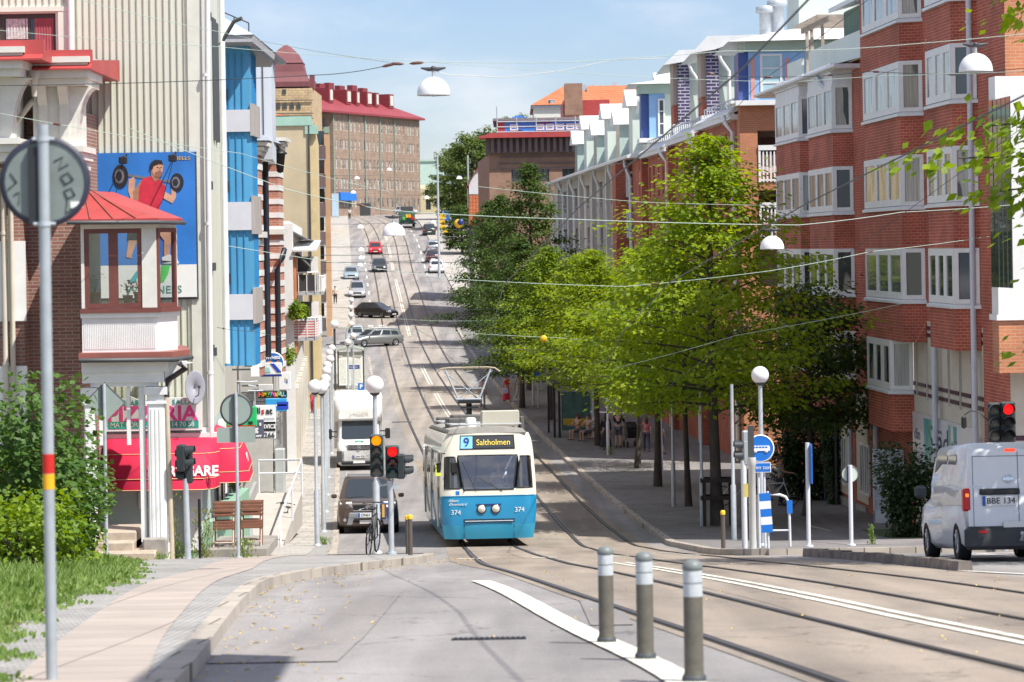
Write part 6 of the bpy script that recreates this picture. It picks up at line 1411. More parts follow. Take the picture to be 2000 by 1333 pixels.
m = MB(); m.prism([(-.36,1.18),(.36,1.18),(.30,1.14),(-.30,1.14)], 'y', -.02, .03); m.build('headlight_trim', mk('tram_navy', (.01,.04,.16), .4), tr)
front_patch([(-.72,.66),(.72,.66),(.72,.76),(-.72,.76)], .006, mk('tram_dark_slot', (.01,.05,.09), .5), 'coupler_slot')
m = MB(); m.tube([(-.68,-.01,.70),(.68,-.01,.70)], .014, 5); m.build('slot_bar', GALV, tr)
for x, ln in ((-.70,1),(.70,1)):
    m = MB(); m.tube([(x,fy(x,.22)-.004,.22),(x,fy(x,.6)-.004,.6)], .008, 4); m.build('panel_seam', DGREY, tr)
m = MB(); m.tube([(-1.29,fy(-1.29,1.402)-.005,1.405)]+[(u*1.29,fy(u*1.29,1.402)-.006,1.405) for u in US[2:-2]]+[(1.29,fy(1.29,1.402)-.005,1.405)], .012, 5); m.build('belt_seam', TB, tr)
text('374', .19, (-.93,fy(-.9,.95)-.012,.95), WHITE, tr, rot=(pi/2,0,-.12)); text('374', .19, (.86,fy(.86,1.0)-.012,1.0), WHITE, tr, rot=(pi/2,0,.12))
text('Albert', .11, (-1.0,fy(-1,1.30)-.02,1.28), WHITE, tr, rot=(pi/2,0,-.16), shear=.35); text('Ehrensvärd', .11, (-.88,fy(-.88,1.2)-.018,1.18), WHITE, tr, rot=(pi/2,0,-.12), shear=.35)
m = MB(); m.box(-.92,-.82,fy(-.87,1.5)-.012,fy(-.87,1.5)+.05,1.44,1.55); m.build('wheelchair_sticker', SIGNB, tr)
m = MB(); m.tube([(-.72,fy(-.5,1.55)-.03,1.50),(-.66,fy(-.5,1.6)-.03,1.58),(-.28,fy(-.3,2.3)-.03,1.62)], .01, 4); m.tube([(-.35,fy(-.4,1.6)-.03,1.55),(-.72,fy(-.6,2.4)-.03,2.35)], .01, 4); m.tube([(.38,fy(.4,1.6)-.03,1.53),(-.30,fy(0,2)-.03,1.92)], .01, 4); m.build('wiper', BLACK, tr)
m = MB(); m.tube([(-1.2,.25,2.6),(-1.30,.0,2.62),(-1.34,-.05,2.3)], .02, 5); m.bbox(-1.06,-.88,.0,.08,2.05,2.38,.04); m.build('mirror', BLACK, tr)
m = MB(); m.bbox(-1.45,-1.31,.35,.42,2.08,2.35,.03); m.build('mirror', BLACK, tr); m = MB(); m.box(-1.47,-1.30,.33,.35,1.98,2.06); m.box(-1.47,-1.44,.33,.35,2.06,2.28); m.build('mirror_mark', mk('lime_yellow', (.65,.75,.05), .5), tr)
for i in range(8):                                        # side windows and doors
    y0 = .9+i*1.75
    for s in (-1,1):
        z0, z1 = (1.62,2.62); dr = s < 0 and i in (0,3,6)
        m = MB(); za = .45 if dr else z0
        m.add([(s*(hw(za)+.006),y0,za),(s*(hw(za)+.006),y0+1.45,za),(s*(hw(1.4)+.006),y0+1.45,1.4 if dr else za),(s*(hw(z1)+.006),y0+1.45,z1),(s*(hw(z1)+.006),y0,z1),(s*(hw(1.4)+.006),y0,1.4 if dr else za)], [(0,1,2,3,4,5)]); m.build('door' if dr else 'side_window', GLASSD, tr)
        if dr:
            m = MB(); m.tube([(s*(hw(1)+.03),y0+.72,.5),(s*(hw(1.4)+.03),y0+.72,1.4),(s*(hw(2.5)+.03),y0+.72,2.6)], .03, 5); m.build('door_post', TW, tr)
m = MB(); m.bbox(-.1,.98,1.2,1.9,3.33,3.78,.03); m.build('roof_box', mk('roof_box_beige', (.47,.45,.38), .6, .1, 1), tr)
for x0, x1, y0, y1, z1 in ((1.0,1.12,1.3,2.2,3.6),(-.95,-.2,3.6,6,3.55),(-.7,.7,6.5,8.5,3.62),(-.9,.9,13,14.6,3.5),(.2,.95,3,5.5,3.66)):
    m = MB(); m.bbox(x0,x1,y0,y1,3.2,z1,.03); m.build('roof_box', mk('roof_box_dark', (.11,.11,.105), .7, .2, 2), tr)
m = MB(); m.lathe([(.15,3.3),(.15,3.55),(.1,3.6),(.01,3.6)], 12, (-.42,.95,0)); m.build('roof_vent', WHITE, tr); 
m = MB()
for s in (-1,1): m.tube([(s*.98,.6,3.4),(s*.98,14.5,3.4)], .025, 4)
for y in (.7,3,6,9,12,14): m.tube([(-.98,y,3.4),(.98,y,3.4)], .02, 4)
m.build('roof_rail', LGREY, tr)
# pantograph
Yp = 10.5
m = MB(); m.cyl((0,Yp,3.3),(0,Yp,3.95),.09,None,8); m.box(-.35,.35,Yp-.25,Yp+.25,3.95,4.05); m.box(-.28,.28,Yp-.2,Yp+.2,3.8,3.85); m.build('pantograph_base', BLACK, tr)
m = MB()
for s in (-1,1): m.tube([(s*.32,Yp,4.06),(s*.72,Yp+.25,5.02)], .032, 6); m.tube([(s*.30,Yp,4.12),(-s*.78,Yp+.24,4.98)], .016, 4)
m.tube([(-.40,Yp,4.08),(.40,Yp,4.08)], .045, 6); m.tube([(-.52,Yp+.1,4.42),(.52,Yp+.1,4.42)], .02, 4); m.build('pantograph_arm', mk('panto_grey', (.34,.38,.42), .5), tr)
m = MB(); m.tube([(-1.02,Yp+.25,4.94),(-.85,Yp+.25,5.06),(-.6,Yp+.25,5.09),(.6,Yp+.25,5.09),(.85,Yp+.25,5.06),(1.02,Yp+.25,4.94)], .028, 6); m.tube([(-.8,Yp+.5,5.07),(.8,Yp+.5,5.07)], .03, 5); m.build('collector_bar', mk('collector_beige', (.45,.38,.28), .6), tr)
# cab interior
m = MB(); m.box(-1.2,1.2,2.0,2.06,.6,3.1); m.build('cab_wall', mk('cab_blue_grey', (.20,.22,.25), .8), tr)
m = MB(); m.box(-1.22,1.22,.2,2.0,.62,.66); m.bbox(-1.0,1.0,.34,.75,1.2,1.62,.06); m.build('dashboard', mk('dash_grey', (.10,.105,.11), .8), tr)
m = MB(); m.bbox(.12,.62,1.42,1.56,1.2,2.1,.05); m.build('driver_seat', mk('seat_blue', (.04,.06,.12), .9), tr)
m = MB(); m.box(-1.1,1.1,.35,1.9,.25,.5); m.build('underframe', BLACK, tr)
for y in (2.4,4.2,10.8,12.6):
    for s in (-1,1): m = MB(); m.lathe([(.33,-.06),(.36,-.06),(.36,.04),(.30,.06),(.05,.06)], 18, (0,0,0), 'x'); m.build('wheel', DGREY, tr, loc=(s*.72,y,.34))
# ------------------------------------------------------------------ street furniture
GLOBE = mk('lamp_globe', (.80,.77,.78), .3, .03, 2)
def globe_lamp(loc, h, lb, group='globe street lamps', r=.2):
    o = thing('street_lamp', lb, 'street lamp', loc, 0, group)
    m = MB(); m.tube([(0,0,-.1),(0,0,1.5),(0,0,1.56),(0,0,h-r*2)], [.075,.075,.05,.045], 8); m.lathe([(.12,-.05),(.12,.02),(.08,.06)], 10); m.build('pole', GALV, o)
    m = MB(); m.lathe([(.04,-.06),(.10,-.02),(.12,.03),(.0001,.05)], 12, (0,0,h-2*r+.02)); m.build('collar', DGREY, o)
    m = MB(); m.ball((0,0,h-r), r, 20); m.build('globe', GLOBE, o); return o
near = globe_lamp(at(620,83,.12), 4.65, 'white globe street lamp nearest of the left kerb row, beside the dark brown car')
ROW = [(92,.0,'second white globe lamp of the left kerb row'),(104,.02,'third white globe lamp of the left kerb row'),(114,.0,'fourth white globe lamp of the left kerb row'),(124,.0,'fifth white globe lamp of the left kerb row beside the box truck'),
       (131,.0,'sixth white globe lamp of the left kerb row'),(140,.3,'seventh white globe lamp of the left kerb row'),(150,.1,'eighth white globe lamp of the left kerb row'),(158,.4,'ninth white globe lamp of the left kerb row'),(168,.6,'last white globe lamp of the left kerb row before the shelter')]
for D, dx, lb in ROW: dup(near, (kl(D)-.45+dx*.3, D, gz(D)+.12), 0, lb)
for D, x, lb in ((180,692,'white globe lamp standing right of the bus shelter'),(200,688,'globe lamp behind the shelter, second of the upper row'),(214,687,'globe lamp third of the upper row'),(226,687,'globe lamp fourth of the upper row'),(238,688,'globe lamp fifth of the upper row'),(250,686,'topmost globe lamp of the upper row by the crossing')):
    dup(near, at(x, D, .05), 0, lb)
globe_lamp(at(737,63.5,.12), 3.80, 'globe lamp behind the orange lit traffic light with a bicycle at its foot')
globe_lamp(at(1490,67,.12), 4.05, 'globe lamp on the right corner above the bus lane sign')
o = thing('street_lamp', 'old two armed lamp post with one globe beside the shelter', 'street lamp', at(656,172,.12)); m = MB(); m.tube([(0,0,0),(0,0,5.2)], .07, 6); m.tube([(-.5,0,4.2),(.9,0,4.2)], .03, 4); m.build('pole', DGREY, o); m = MB(); m.ball((0,0,5.35),.26,14); m.build('globe', GLOBE, o)
# bollards
def big_bollard(x, D, lb):
    o = thing('bollard', lb, 'bollard', at(x, D, .01), 0, 'grey bollards along the white line'); o.scale = (.93,.93,.93)
    m = MB(); m.lathe([(.072,.045),(.068,.08),(.068,.60)], 20, caps=False); m.build('post', mk('bollard_olive', (.125,.115,.092), .6, .22, 9), o)
    m = MB(); m.lathe([(.0685,.602),(.0685,.694)], 20, caps=False); m.lathe([(.0685,.700),(.0685,.785)], 20, caps=False); m.build('reflective_band', mk('reflective_white', (.52,.56,.58), .45, .16, 14), o)
    m = MB(); m.lathe([(.0685,.787),(.072,.79),(.072,.815),(.060,.84),(.03,.858),(.001,.862)], 20); m.build('cap', mk('bollard_cap', (.17,.19,.19), .5, .06), o)
    m = MB(); m.lathe([(.086,0),(.086,.035),(.078,.05),(.068,.052)], 20); m.build('base', mk('bollard_base', (.055,.062,.068), .6), o)
for x, D, lb in ((1185,24.6,'grey bollard with white bands, farthest and smallest of the three in front'),(1261,22.1,'grey bollard with white bands, middle of the three in front'),(1356,19.4,'grey bollard with white bands, nearest and tallest, foot cut by the picture edge')): big_bollard(x, D, lb)
for x, D, lb in ((802,58.0,'yellow topped thin bollard on the pavement nose, front of its pair'),(797,60.4,'yellow topped thin bollard just behind its twin on the pavement nose'),(1413,60.5,'lone yellow topped bollard on the right pavement corner')):
    o = thing('bollard', lb, 'bollard', at(x, D, .12), 0, 'yellow topped bollards'); m = MB(); m.cyl((0,0,0),(0,0,.70),.045,None,12); m.build('post', mk('bollard_brown', (.11,.09,.075), .5), o); m = MB(); m.lathe([(.05,.70),(.052,.76),(.035,.785),(.001,.79)], 12); m.build('cap', YELLOW, o)
# signs seen from behind and front
SBACK = mk('sign_back', (.20,.24,.23), .5, .12, 5); SBACK2 = mk('sign_back_pale', (.60,.66,.60), .5, .06, 5)
def post(o, h, r=.03, mat=None, base=True):
    m = MB(); m.cyl((0,0,-.1),(0,0,h),r,None,10)
    if base: m.cyl((0,0,-.02),(0,0,.03),r*2.2,None,10)
    return m.build('post', mat or GALV, o)
def disc(o, r, z, mat, nm='sign_disc', y=-.05, rimm=None, n=32):
    m = MB(); m.lathe([(.001,-.004),(r,-.004),(r,.004),(.001,.004)], n, (0,y,z), 'y', 0, False, False); o2 = m.build(nm, mat, o)
    if rimm: m = MB(); m.lathe([(r*.90,-.012),(r+.004,-.012),(r+.004,.012),(r*.90,.012)], n, (0,y,z), 'y', 0, True, False); m.build('rim', rimm, o2)
    return o2
b = at(102,18.9,.12); sl_ = thing('road_sign', 'back of a large round sign on a grey pole with red and yellow bands', 'road sign', b)
H0 = pxz(70,250,18.9)-b.z; zc_ = pxz(80,355,18.9)-b.z
m = MB(); m.cyl((0,0,-.3),(0,0,H0+.02),.036,None,14); m.build('post', mk('near_pole', (.42,.46,.49), .45, .12, 6, .3), sl_)
for a, b2, mt in ((pxz(88,925,18.9)-b.z,pxz(88,887,18.9)-b.z,mk('tape_red', (.55,.015,.01), .5, .05)),(pxz(90,956,18.9)-b.z,pxz(90,926,18.9)-b.z,mk('tape_yellow', (.80,.42,.01), .5, .05))): m = MB(); m.cyl((0,0,a),(0,0,b2),.0375,None,14); m.build('tape_band', mt, sl_)
disc(sl_, .285, zc_, SBACK, 'sign_disc', .05, mk('sign_rim_dark', (.03,.035,.06), .5)); m = MB(); m.box(-.10,-.035,.0,.03,zc_-.27,zc_+.22); m.build('bracket', mk('bracket_dark', (.02,.025,.03), .6), sl_)
m = MB(); m.box(.16,.24,.04,.0445,zc_-.17,zc_-.13); m.build('sticker', WHITE, sl_)
m = MB()
for z in (.27,-.27): m.cyl((-.07,0,zc_+z),(.07,0,zc_+z),.012,None,6); m.cyl((0,0,zc_+z-.015),(0,0,zc_+z+.015),.042,None,12)
m.build('clamp', GALV, sl_)
r_ = random.Random(4); m = MB()
def scrawl(pts): m.tube([(x,.042,zc_+z) for x,z in pts], .005, 4)
scrawl([(.06,.13),(.12,.16),(.09,.08),(.15,.11)]); scrawl([(.10,.03),(.15,.06),(.18,.01),(.13,-.02),(.10,.03)]); scrawl([(.12,-.06),(.17,-.04),(.19,-.09),(.14,-.11),(.12,-.06)]); scrawl([(.14,-.12),(.13,-.2),(.20,-.16)]); scrawl([(-.22,.06),(-.18,.0),(-.24,-.05)]); scrawl([(-.2,-.08),(-.16,-.06),(-.17,-.14)])
tag(m.build('marker_scrawl', mk('scrawl', (.09,.11,.11), .6), sl_), kind='stuff')
# diamond sign
b = at(209,54,.12); o = thing('road_sign', 'back of a grey diamond priority sign on a pole before the porch steps', 'road sign', b); h = pxz(195,752,54)-b.z
post(o, h+.02, .032); m = MB(); zc_ = pxz(195,787,54)-b.z; q = .36; m.prism([(0,-q),(q,0),(0,q),(-q,0)], 'y', .04, .05); pl_ = m.build('sign_plate', mk('sign_back_green', (.30,.36,.33), .5, .06), o); pl_.location = (0,0,zc_); m = MB(); m.tube([(-q,.05,.0),(0,.05,q),(q,.05,0)], .016, 4); m.box(-.07,-.033,.0,.04,-q*.9,q*.9); e = m.build('bracket', DGREY, o); e.location = (0,0,zc_)
# round sign with plate
b = at(466,57,.12); o = thing('road_sign', 'back of a round road sign with a wide plate below it, beside the chair platform', 'road sign', b); post(o, pxz(458,768,57)-b.z, .032); disc(o, .31, pxz(460,801,57)-b.z, mk('sign_back_green', (.30,.36,.33)), 'sign_disc', .05, DGREY)
m = MB(); z0, z1 = pxz(458,865,57)-b.z, pxz(458,836,57)-b.z; m.box(-.38,.36,.04,.05,z0,z1); m.build('sign_plate', mk('sign_back_green', (.3,.36,.33)), o); m = MB(); m.box(-.08,-.034,-.005,.04,z0,z1+.6); m.build('bracket', DGREY, o)
# small round sign right
b = at(1663,64,.12); o = thing('road_sign', 'pale back of a small round sign on a white pole right of the corner lamp', 'road sign', b); zc_ = pxz(1660,927,64)-b.z; post(o, zc_+.2, .045, mk('white_pole', (.66,.68,.72), .45, .06)); disc(o, .19, zc_, SBACK2, 'sign_disc', .06, DGREY); m = MB(); m.box(-.07,-.046,0,.05,zc_-.16,zc_+.17); m.build('bracket', DGREY, o)
b = at(1580,63,.12); o = thing('road_sign', 'plain white pole with a narrow sign seen edge on at the right corner', 'road sign', b); h = pxz(1585,865,63)-b.z; post(o, h, .045, mk('white_pole', (.66,.68,.72))); m = MB(); m.box(.055,.075,-.3,.3,h-.85,h-.02); m.build('sign_plate', SIGNB, o)
# bus lane sign
b = at(1488,62.5,.12); bs = thing('bus_sign', 'round blue bus lane sign with a small blue plate below on the right corner', 'road sign', b); zc_ = pxz(1483,876,62.5)-b.z
for dx in (-.045,.075): m = MB(); m.cyl((dx,0,-.1),(dx,0,zc_+.2),.028,None,10); m.build('post', mk('white_pole', (.66,.68,.72)), bs)
dsc = disc(bs, .278, zc_, SIGNB, 'sign_disc', -.06); m = MB(); m.lathe([(.268,-.012),(.292,-.012),(.292,.008),(.268,.008)], 36, (0,-.06,zc_), 'y'); m.build('rim', SIGNW, dsc)
m = MB(); m.prism([(-.19,-.05),(.20,-.05),(.20,.03),(.18,.06),(-.17,.06),(-.19,.04)], 'y', -.08, -.066); m.lathe([(.001,-.015),(.04,-.015),(.04,-.001)], 12, (-.11,-.064,-.055), 'y'); m.lathe([(.001,-.015),(.04,-.015),(.04,-.001)], 12, (.12,-.064,-.055), 'y'); e = m.build('bus_symbol', SIGNW, bs); e.location = (0,0,zc_)
m = MB()
for i in range(5): m.box(-.165+i*.065,-.115+i*.065,-.083,-.0805,.012,.042)
e = m.build('bus_symbol_window', SIGNB, bs); e.location = (0,0,zc_)
zp_ = pxz(1487,913,62.5)-b.z; m = MB(); m.box(-.235,.215,-.07,-.06,zp_-.105,zp_+.105); e = m.build('plate_border', SIGNW, bs); m = MB(); m.box(-.22,.20,-.074,-.0705,zp_-.09,zp_+.09); m.build('sign_plate', SIGNB, bs); text('Även taxi', .115, (-.01,-.077,zp_), SIGNW, bs)
# striped keep-left panel, leaning
b = at(1501,61,.12); o = thing('marker_panel', 'leaning blue and white striped marker panel on a short post', 'road marker', b); post(o, pxz(1497,960,61)-b.z, .028, mk('white_pole', (.66,.68,.72)), False); z0, z1 = pxz(1500,1040,61)-b.z, pxz(1497,963,61)-b.z
e = MB(); 
for i in range(5): a, c = z0+(z1-z0)*i/5, z0+(z1-z0)*(i+1)/5; e.box(-.115,.115,-.06,-.04,a,c-.001,i%2)
e.build('panel', [SIGNB, SIGNW], o).rotation_euler = (0,-.06,0)
# tubular guard rail
b = at(1500,64,.12); o = thing('guard_rail', 'white tubular hoop rail with a small blue tag at the right corner', 'railing', b); h = 1.12
m = MB(); m.tube([(-.2,0,0),(-.2,0,h),(.28,0,h),(.40,0,h-.05),(.47,0,h-.18),(.48,0,0)], .03, 8); m.tube([(-.2,0,.35),(.48,0,.35)], .022, 6); m.build('hoop', mk('white_pole', (.66,.68,.72)), o); m = MB(); m.box(.42,.54,-.045,-.031,.72,1.0); m.build('tag_plate', SIGNB, o)
# traffic lights
HOUS = mk('signal_housing', (.028,.035,.04), .5, .08, 4); HOUSG = mk('signal_housing_green', (.045,.075,.08), .5, .08, 4); LENS_OFF = mkglass('lens_off', (.10,.095,.085), .25); LENS_G = mkglass('lens_dark_green', (.01,.05,.045), .2); LENS_R = mkglass('lens_dark_red', (.07,.012,.01), .2)
RED_ON = mkemit('signal_red', (1,.008,.008), 1.0); AMB_ON = mkemit('signal_amber', (1,.26,.0), 1.0)
def head(o, x, y, z, lens, rz=0, pitchz=.245, w=.15, hm=None):
    n = len(lens); e = thing('signal_head', None, None); e.parent = o; e.location = (x,y,z); e.rotation_euler = (0,0,rz)
    m = MB(); m.bbox(-w,w,0,.17,0,pitchz*n+.04,.03); m.build('housing', hm or HOUS, e)
    for i, l in enumerate(lens):
        zc = .02+pitchz*(n-i-.5); m = MB(); m.lathe([(.10,-.012),(.06,-.03),(.001,-.035)], 18, (0,0,zc), 'y'); m.build('lens', l, e)
        m = MB(); secs = []
        for y0 in (0,-.17):
            q = []
            for k in range(15): a = -.35+(pi+.7)*k/14; q.append((.118*math.cos(a), y0*(1 if abs(a-pi/2) < 1.75 else .5), zc+.118*math.sin(a)))
            secs.append(q)
        m.loft(secs, 0, True, False, False); m.build('visor', HOUS, e)
    return e
b = at(765,60.2,.12); tl = thing('traffic_light', 'left traffic light with one lit amber and one lit red lamp', 'traffic light', b)
m = MB(); h = pxz(752,940,60.2)-b.z; m.tube([(0,0,-.05),(0,0,1.2),(-.02,0,h)], .058, 10); m.cyl((0,0,-.02),(0,0,.05),.11,None,12); m.build('post', GALV, tl)
zA = pxz(738,932,60.2)-b.z; zB = pxz(767,935,60.2)-b.z
head(tl, -.27, -.05, zA, [AMB_ON,LENS_OFF,LENS_OFF,LENS_OFF], 0, .205, .135, HOUSG); head(tl, .05, -.05, zB, [RED_ON,LENS_R,LENS_G], .06, .21, .14, HOUSG)
text('S', .12, (-.27,-.10,zA+.02+.205*2.5), mk('dim_yellow', (.35,.33,.12), .5), tl); hh = head(tl, .30, .05, zB-.01, [LENS_OFF,LENS_OFF], 1.57, .23, .12)
m = MB(); m.tube([(-.27,.08,zA-.02),(-.2,.08,zA-.18),(0,0,h-.05)], .03, 6); m.tube([(.05,.08,zB-.02),(.0,.04,h-.12)], .03, 6); m.box(-.02,.2,-.02,.05,h-.16,h-.08); m.build('bracket', GALV, tl)
m = MB(); m.bbox(-.20,-.09,-.08,.04,.72,1.05,.02); o2 = m.build('push_button_box', mk('box_blue', (.03,.06,.18), .5), tl); m = MB(); m.box(-.175,-.125,-.09,-.081,.76,1.02); m.build('front_plate', mk('box_orange', (.65,.35,.06), .5), o2)
b = at(368,57.5,.1); o = thing('traffic_light', 'black traffic light seen from the side on a grey pole before the red awning', 'traffic light', b); m = MB(); h = pxz(362,935,57.5)-b.z; m.tube([(0,0,-.1),(-.03,0,h)], [.062,.055], 10); m.build('post', GALV, o)
head(o, .0, -.12, pxz(362,920,57.5)-b.z, [LENS_OFF,LENS_OFF], 1.5, .24, .13); head(o, -.06, .05, pxz(350,945,57.5)-b.z, [LENS_OFF,LENS_OFF,LENS_OFF], -1.5, .21, .1)
b = at(391,58,.1); m = MB(); m.cyl((0,0,0),(0,0,pxz(388,975,58)-b.z),.028,None,8); tag(m.build('thin_post', BLACK, loc=b), 'thin black post in weeds below the pizzeria', 'post')
b = at(1963,57.5,.12); o = thing('traffic_light', 'right traffic light lit red above the white van roof', 'traffic light', b); h = pxz(1963,880,57.5)-b.z
m = MB(); m.tube([(0,0,-.1),(0,0,h)], .06, 10); m.build('post', GALV, o); zA = pxz(1942,865,57.5)-b.z; head(o, -.17, -.05, zA, [LENS_OFF,LENS_OFF,LENS_OFF], 0, .245, .12, HOUS); head(o, .09, -.08, zA, [RED_ON,BLACK,BLACK], 0, .25, .145, HOUS)
m = MB(); m.tube([(-.17,.05,zA),(-.15,.05,zA-.16),(.08,.05,zA-.18),(.09,.05,zA)], .035, 6); m.build('bracket', HOUS, o); m = MB(); m.tube([(-.28,.05,zA+.42),(-.45,.05,zA+.60),(-.62,.05,zA+.62),(-.74,.05,zA+.54)], .012, 5); m.bbox(-.80,-.70,.0,.1,zA+.28,zA+.52,.03); m.build('microphone_arm', BLACK, o)
b = at(1455,61.5,.12); o = thing('traffic_light', 'grey traffic light seen from behind left of the bus lane sign', 'traffic light', b); h = pxz(1450,900,61.5)-b.z; m = MB(); m.cyl((0,0,-.1),(0,0,h),.06,None,10); m.build('post', mk('white_pole', (.66,.68,.72)), o); HG = mk('signal_grey', (.36,.40,.42), .5)
head(o, -.02, .05, pxz(1448,905,61.5)-b.z, [LENS_OFF,LENS_OFF], -1.5, .22, .12, HG); m = MB(); m.bbox(-.02,.22,-.06,.1,h-.1,h+.62,.03); m.build('housing_back', HG, o)
b = at(1471,60.5,.12); o = thing('traffic_pole', 'stout pale pole with a collar and slim signal left under the bus lane sign', 'pole', b); m = MB(); m.tube([(0,0,-.1),(0,0,1.68),(0,0,1.7),(0,0,1.85)], [.075,.075,.09,.09], 10); m.build('post', mk('beige_pole', (.60,.60,.57), .5, .08), o); m = MB(); m.box(-.07,.05,-.03,.05,1.86,2.5); m.build('signal_box', DGREY, o)
m = MB(); m.box(-.17,-.08,-.05,.04,1.05,1.32); m.build('push_button_box', mk('button_yellow', (.6,.5,.15), .5), o)
for x, D, h, lb in ((1292,122,3.9,'slim grey lamp pole between the second and third tree trunks'),(1316,104,3.7,'slim grey lamp pole right of the leaning trunk'),(1372,92,4.2,'slim grey lamp pole left of the wooden tree guard'),(1434,82,4.3,'slim grey lamp pole right of the wooden tree guard'),(1188,136,3.6,'white slim lamp pole by the stroller'),(1160,150,3.4,'grey lamp pole beside the bus shelter trunk'),(1042,180,4.4,'white pole of the far lane sign')):
    m = MB(); m.tube([(0,0,-.1),(0,0,1.5),(0,0,1.55),(0,0,h)], [.075,.075,.05,.045], 8); tag(m.build('lamp_pole', mk('white_pole', (.66,.68,.72)) if 'white' in lb else GALV, loc=at(x, D, .12)), lb, 'pole')
b = at(1052,178,.12); o = thing('bus_sign', 'small blue bus and bicycle lane sign in front of the dark far tree', 'road sign', b); h = pxz(1050,700,178)-b.z; post(o, h, .05); d_ = disc(o, .30, pxz(1051,716,178)-b.z, SIGNB, 'sign_disc', -.07, SIGNW); m = MB(); z = pxz(1051,716,178)-b.z; m.box(-.17,.17,-.1,-.085,z-.02,z+.09); m.box(-.1,.1,-.1,-.085,z-.17,z-.08); m.build('sign_symbol', SIGNW, o); m = MB(); z = pxz(1051,731,178)-b.z; m.box(-.28,.28,-.08,-.07,z-.1,z+.1); m.build('sign_plate', SIGNB, o)
# shop signs sticking out over the left pavement
def proj_sign(nm, lb, x0, x1, y0, y1, D, mat, parts=(), txt=(), grp=None):
    X0, X1, Z0, Z1 = pxx(x0,(y0+y1)/2,D), pxx(x1,(y0+y1)/2,D), pxz((x0+x1)/2,y1,D), pxz((x0+x1)/2,y0,D)
    o = thing(nm, lb, 'shop sign', (X0,D,Z0)); W_, H_ = X1-X0, Z1-Z0; m = MB(); m.bbox(0,W_,0,.16,0,H_,.02); m.build('board', mat, o)
    m = MB(); m.tube([(-.6,.08,H_*.8),(0.02,.08,H_*.8)], .03, 5); m.build('bracket', DGREY, o)
    for u0, u1, v0, v1, pm, pn in parts: m = MB(); m.box(W_*u0,W_*u1,-.012,-.002,H_*v0,H_*v1); m.build(pn, pm, o)
    for body, u, v, sz, tm, sx in txt: text(body, H_*sz, (W_*u,-.018,H_*v), tm, o, sx=sx, bold=.006)
    return o
SG = 'shop signs above the left pavement'
Xc, Zc = px(534,709,111); o = thing('round_shop_sign', 'round blue gym sign with an orange 24 above the left pavement', 'shop sign', (Xc,111,Zc)); disc(o, .40, 0, SIGNB, 'board', 0, SIGNW); text('24', .40, (0,-.03,-.10), mk('sign_orange', (.85,.33,.03), .5), o, bold=.02, sx=1.2); text('FITNESS', .15, (0,-.03,.19), SIGNW, o, bold=.008); m = MB(); m.tube([(-.9,.03,.1),(-.3,.03,.1)], .03, 5); m.build('bracket', DGREY, o)
ob = proj_sign('shop_sign', 'white sign with a dark blue slanted stroke under the round gym sign', 509, 550, 709, 736, 109, SIGNW, ((.0,1,0,.17,mk('sign_navy', (.02,.04,.2), .4),'base_strip'),)); 
X0, Z0 = px(522,728,111.9); m = MB(); m.prism([(0,0.33),(.14,.33),(.42,.0),(.26,0)], 'y', 0, .01); e = m.build('logo_stroke', mk('sign_royal', (.02,.06,.5), .4), ob); e.location = (.35,-.02,.16); m = MB(); m.prism([(0,0),(.25,0),(.2,.16),(.08,.2)], 'y', 0, .01); e = m.build('logo_wave', mk('sign_aqua', (.35,.65,.65), .4), ob); e.location = (.12,-.02,.16)
proj_sign('shop_sign', 'white sign with a small yellow and blue emblem right of the slanted stroke sign', 544, 568, 727, 762, 110, SIGNW, ((.5,.62,.45,.68,YELLOW,'emblem'),(.62,.74,.38,.6,SIGNB,'emblem')))
e = proj_sign('shop_sign', 'long black sign with rainbow capital letters above the left pavement', 504, 560, 764, 778, 104, BLACK)
RB = [(.85,.1,.05),(.9,.35,.03),(.9,.7,.05),(.2,.6,.1),(.05,.45,.75),(.75,.1,.45),(.9,.5,.05),(.2,.6,.15),(.7,.7,.7),(.1,.5,.7)]
for i, ch in enumerate('HEMMAKVÄLL'): text(ch, .21, (.09+i*.092,-.025,.13), mk('rainbow_%d' % i, RB[i], .5), e, bold=.012)
proj_sign('shop_sign', 'bright blue sign with a dark blue round emblem under the rainbow letters', 518, 560, 779, 804, 103, mk('sky_sign', (.03,.33,.68), .4), ((.55,1.08,.15,.75,mk('sign_royal', (.02,.06,.5)),'emblem'),(.5,1.0,.42,.55,SIGNW,'emblem_stripe')))
proj_sign('shop_sign', 'white board lettered llsat in black with a red s', 497, 538, 792, 826, 97, SIGNW, ((.45,.95,.03,.28,LGREY,'emblem'),), (('ll',.20,.68,.5,BLACK,1),('s',.40,.66,.5,REDL,1),('at',.70,.66,.5,BLACK,1)))
proj_sign('shop_sign', 'black lettered service board under the llsat board', 514, 538, 823, 858, 96, SIGNW, ((0,1,.45,.98,BLACK,'panel'),), (('RVICE',.5,.70,.32,SIGNW,.9),('266',.5,.2,.4,DGREY,1)))
proj_sign('shop_sign', 'dark grey board with white letters beside the service board', 494, 515, 820, 857, 95, mk('sign_slate', (.09,.10,.15), .5), (), (('s',.7,.78,.3,SIGNW,1),('g',.35,.5,.4,SIGNW,1),('orr',.55,.15,.22,SIGNW,1)))
proj_sign('shop_sign', 'green sign with a red telephone mark behind the round road sign', 427, 501, 795, 834, 76, mk('sign_bright_green', (.02,.45,.13), .4), ((.02,.98,.02,.07,REDL,'strip'),(.1,.2,.12,.26,BLACK,'phone_mark'),(.78,.9,.12,.26,BLACK,'phone_mark')))
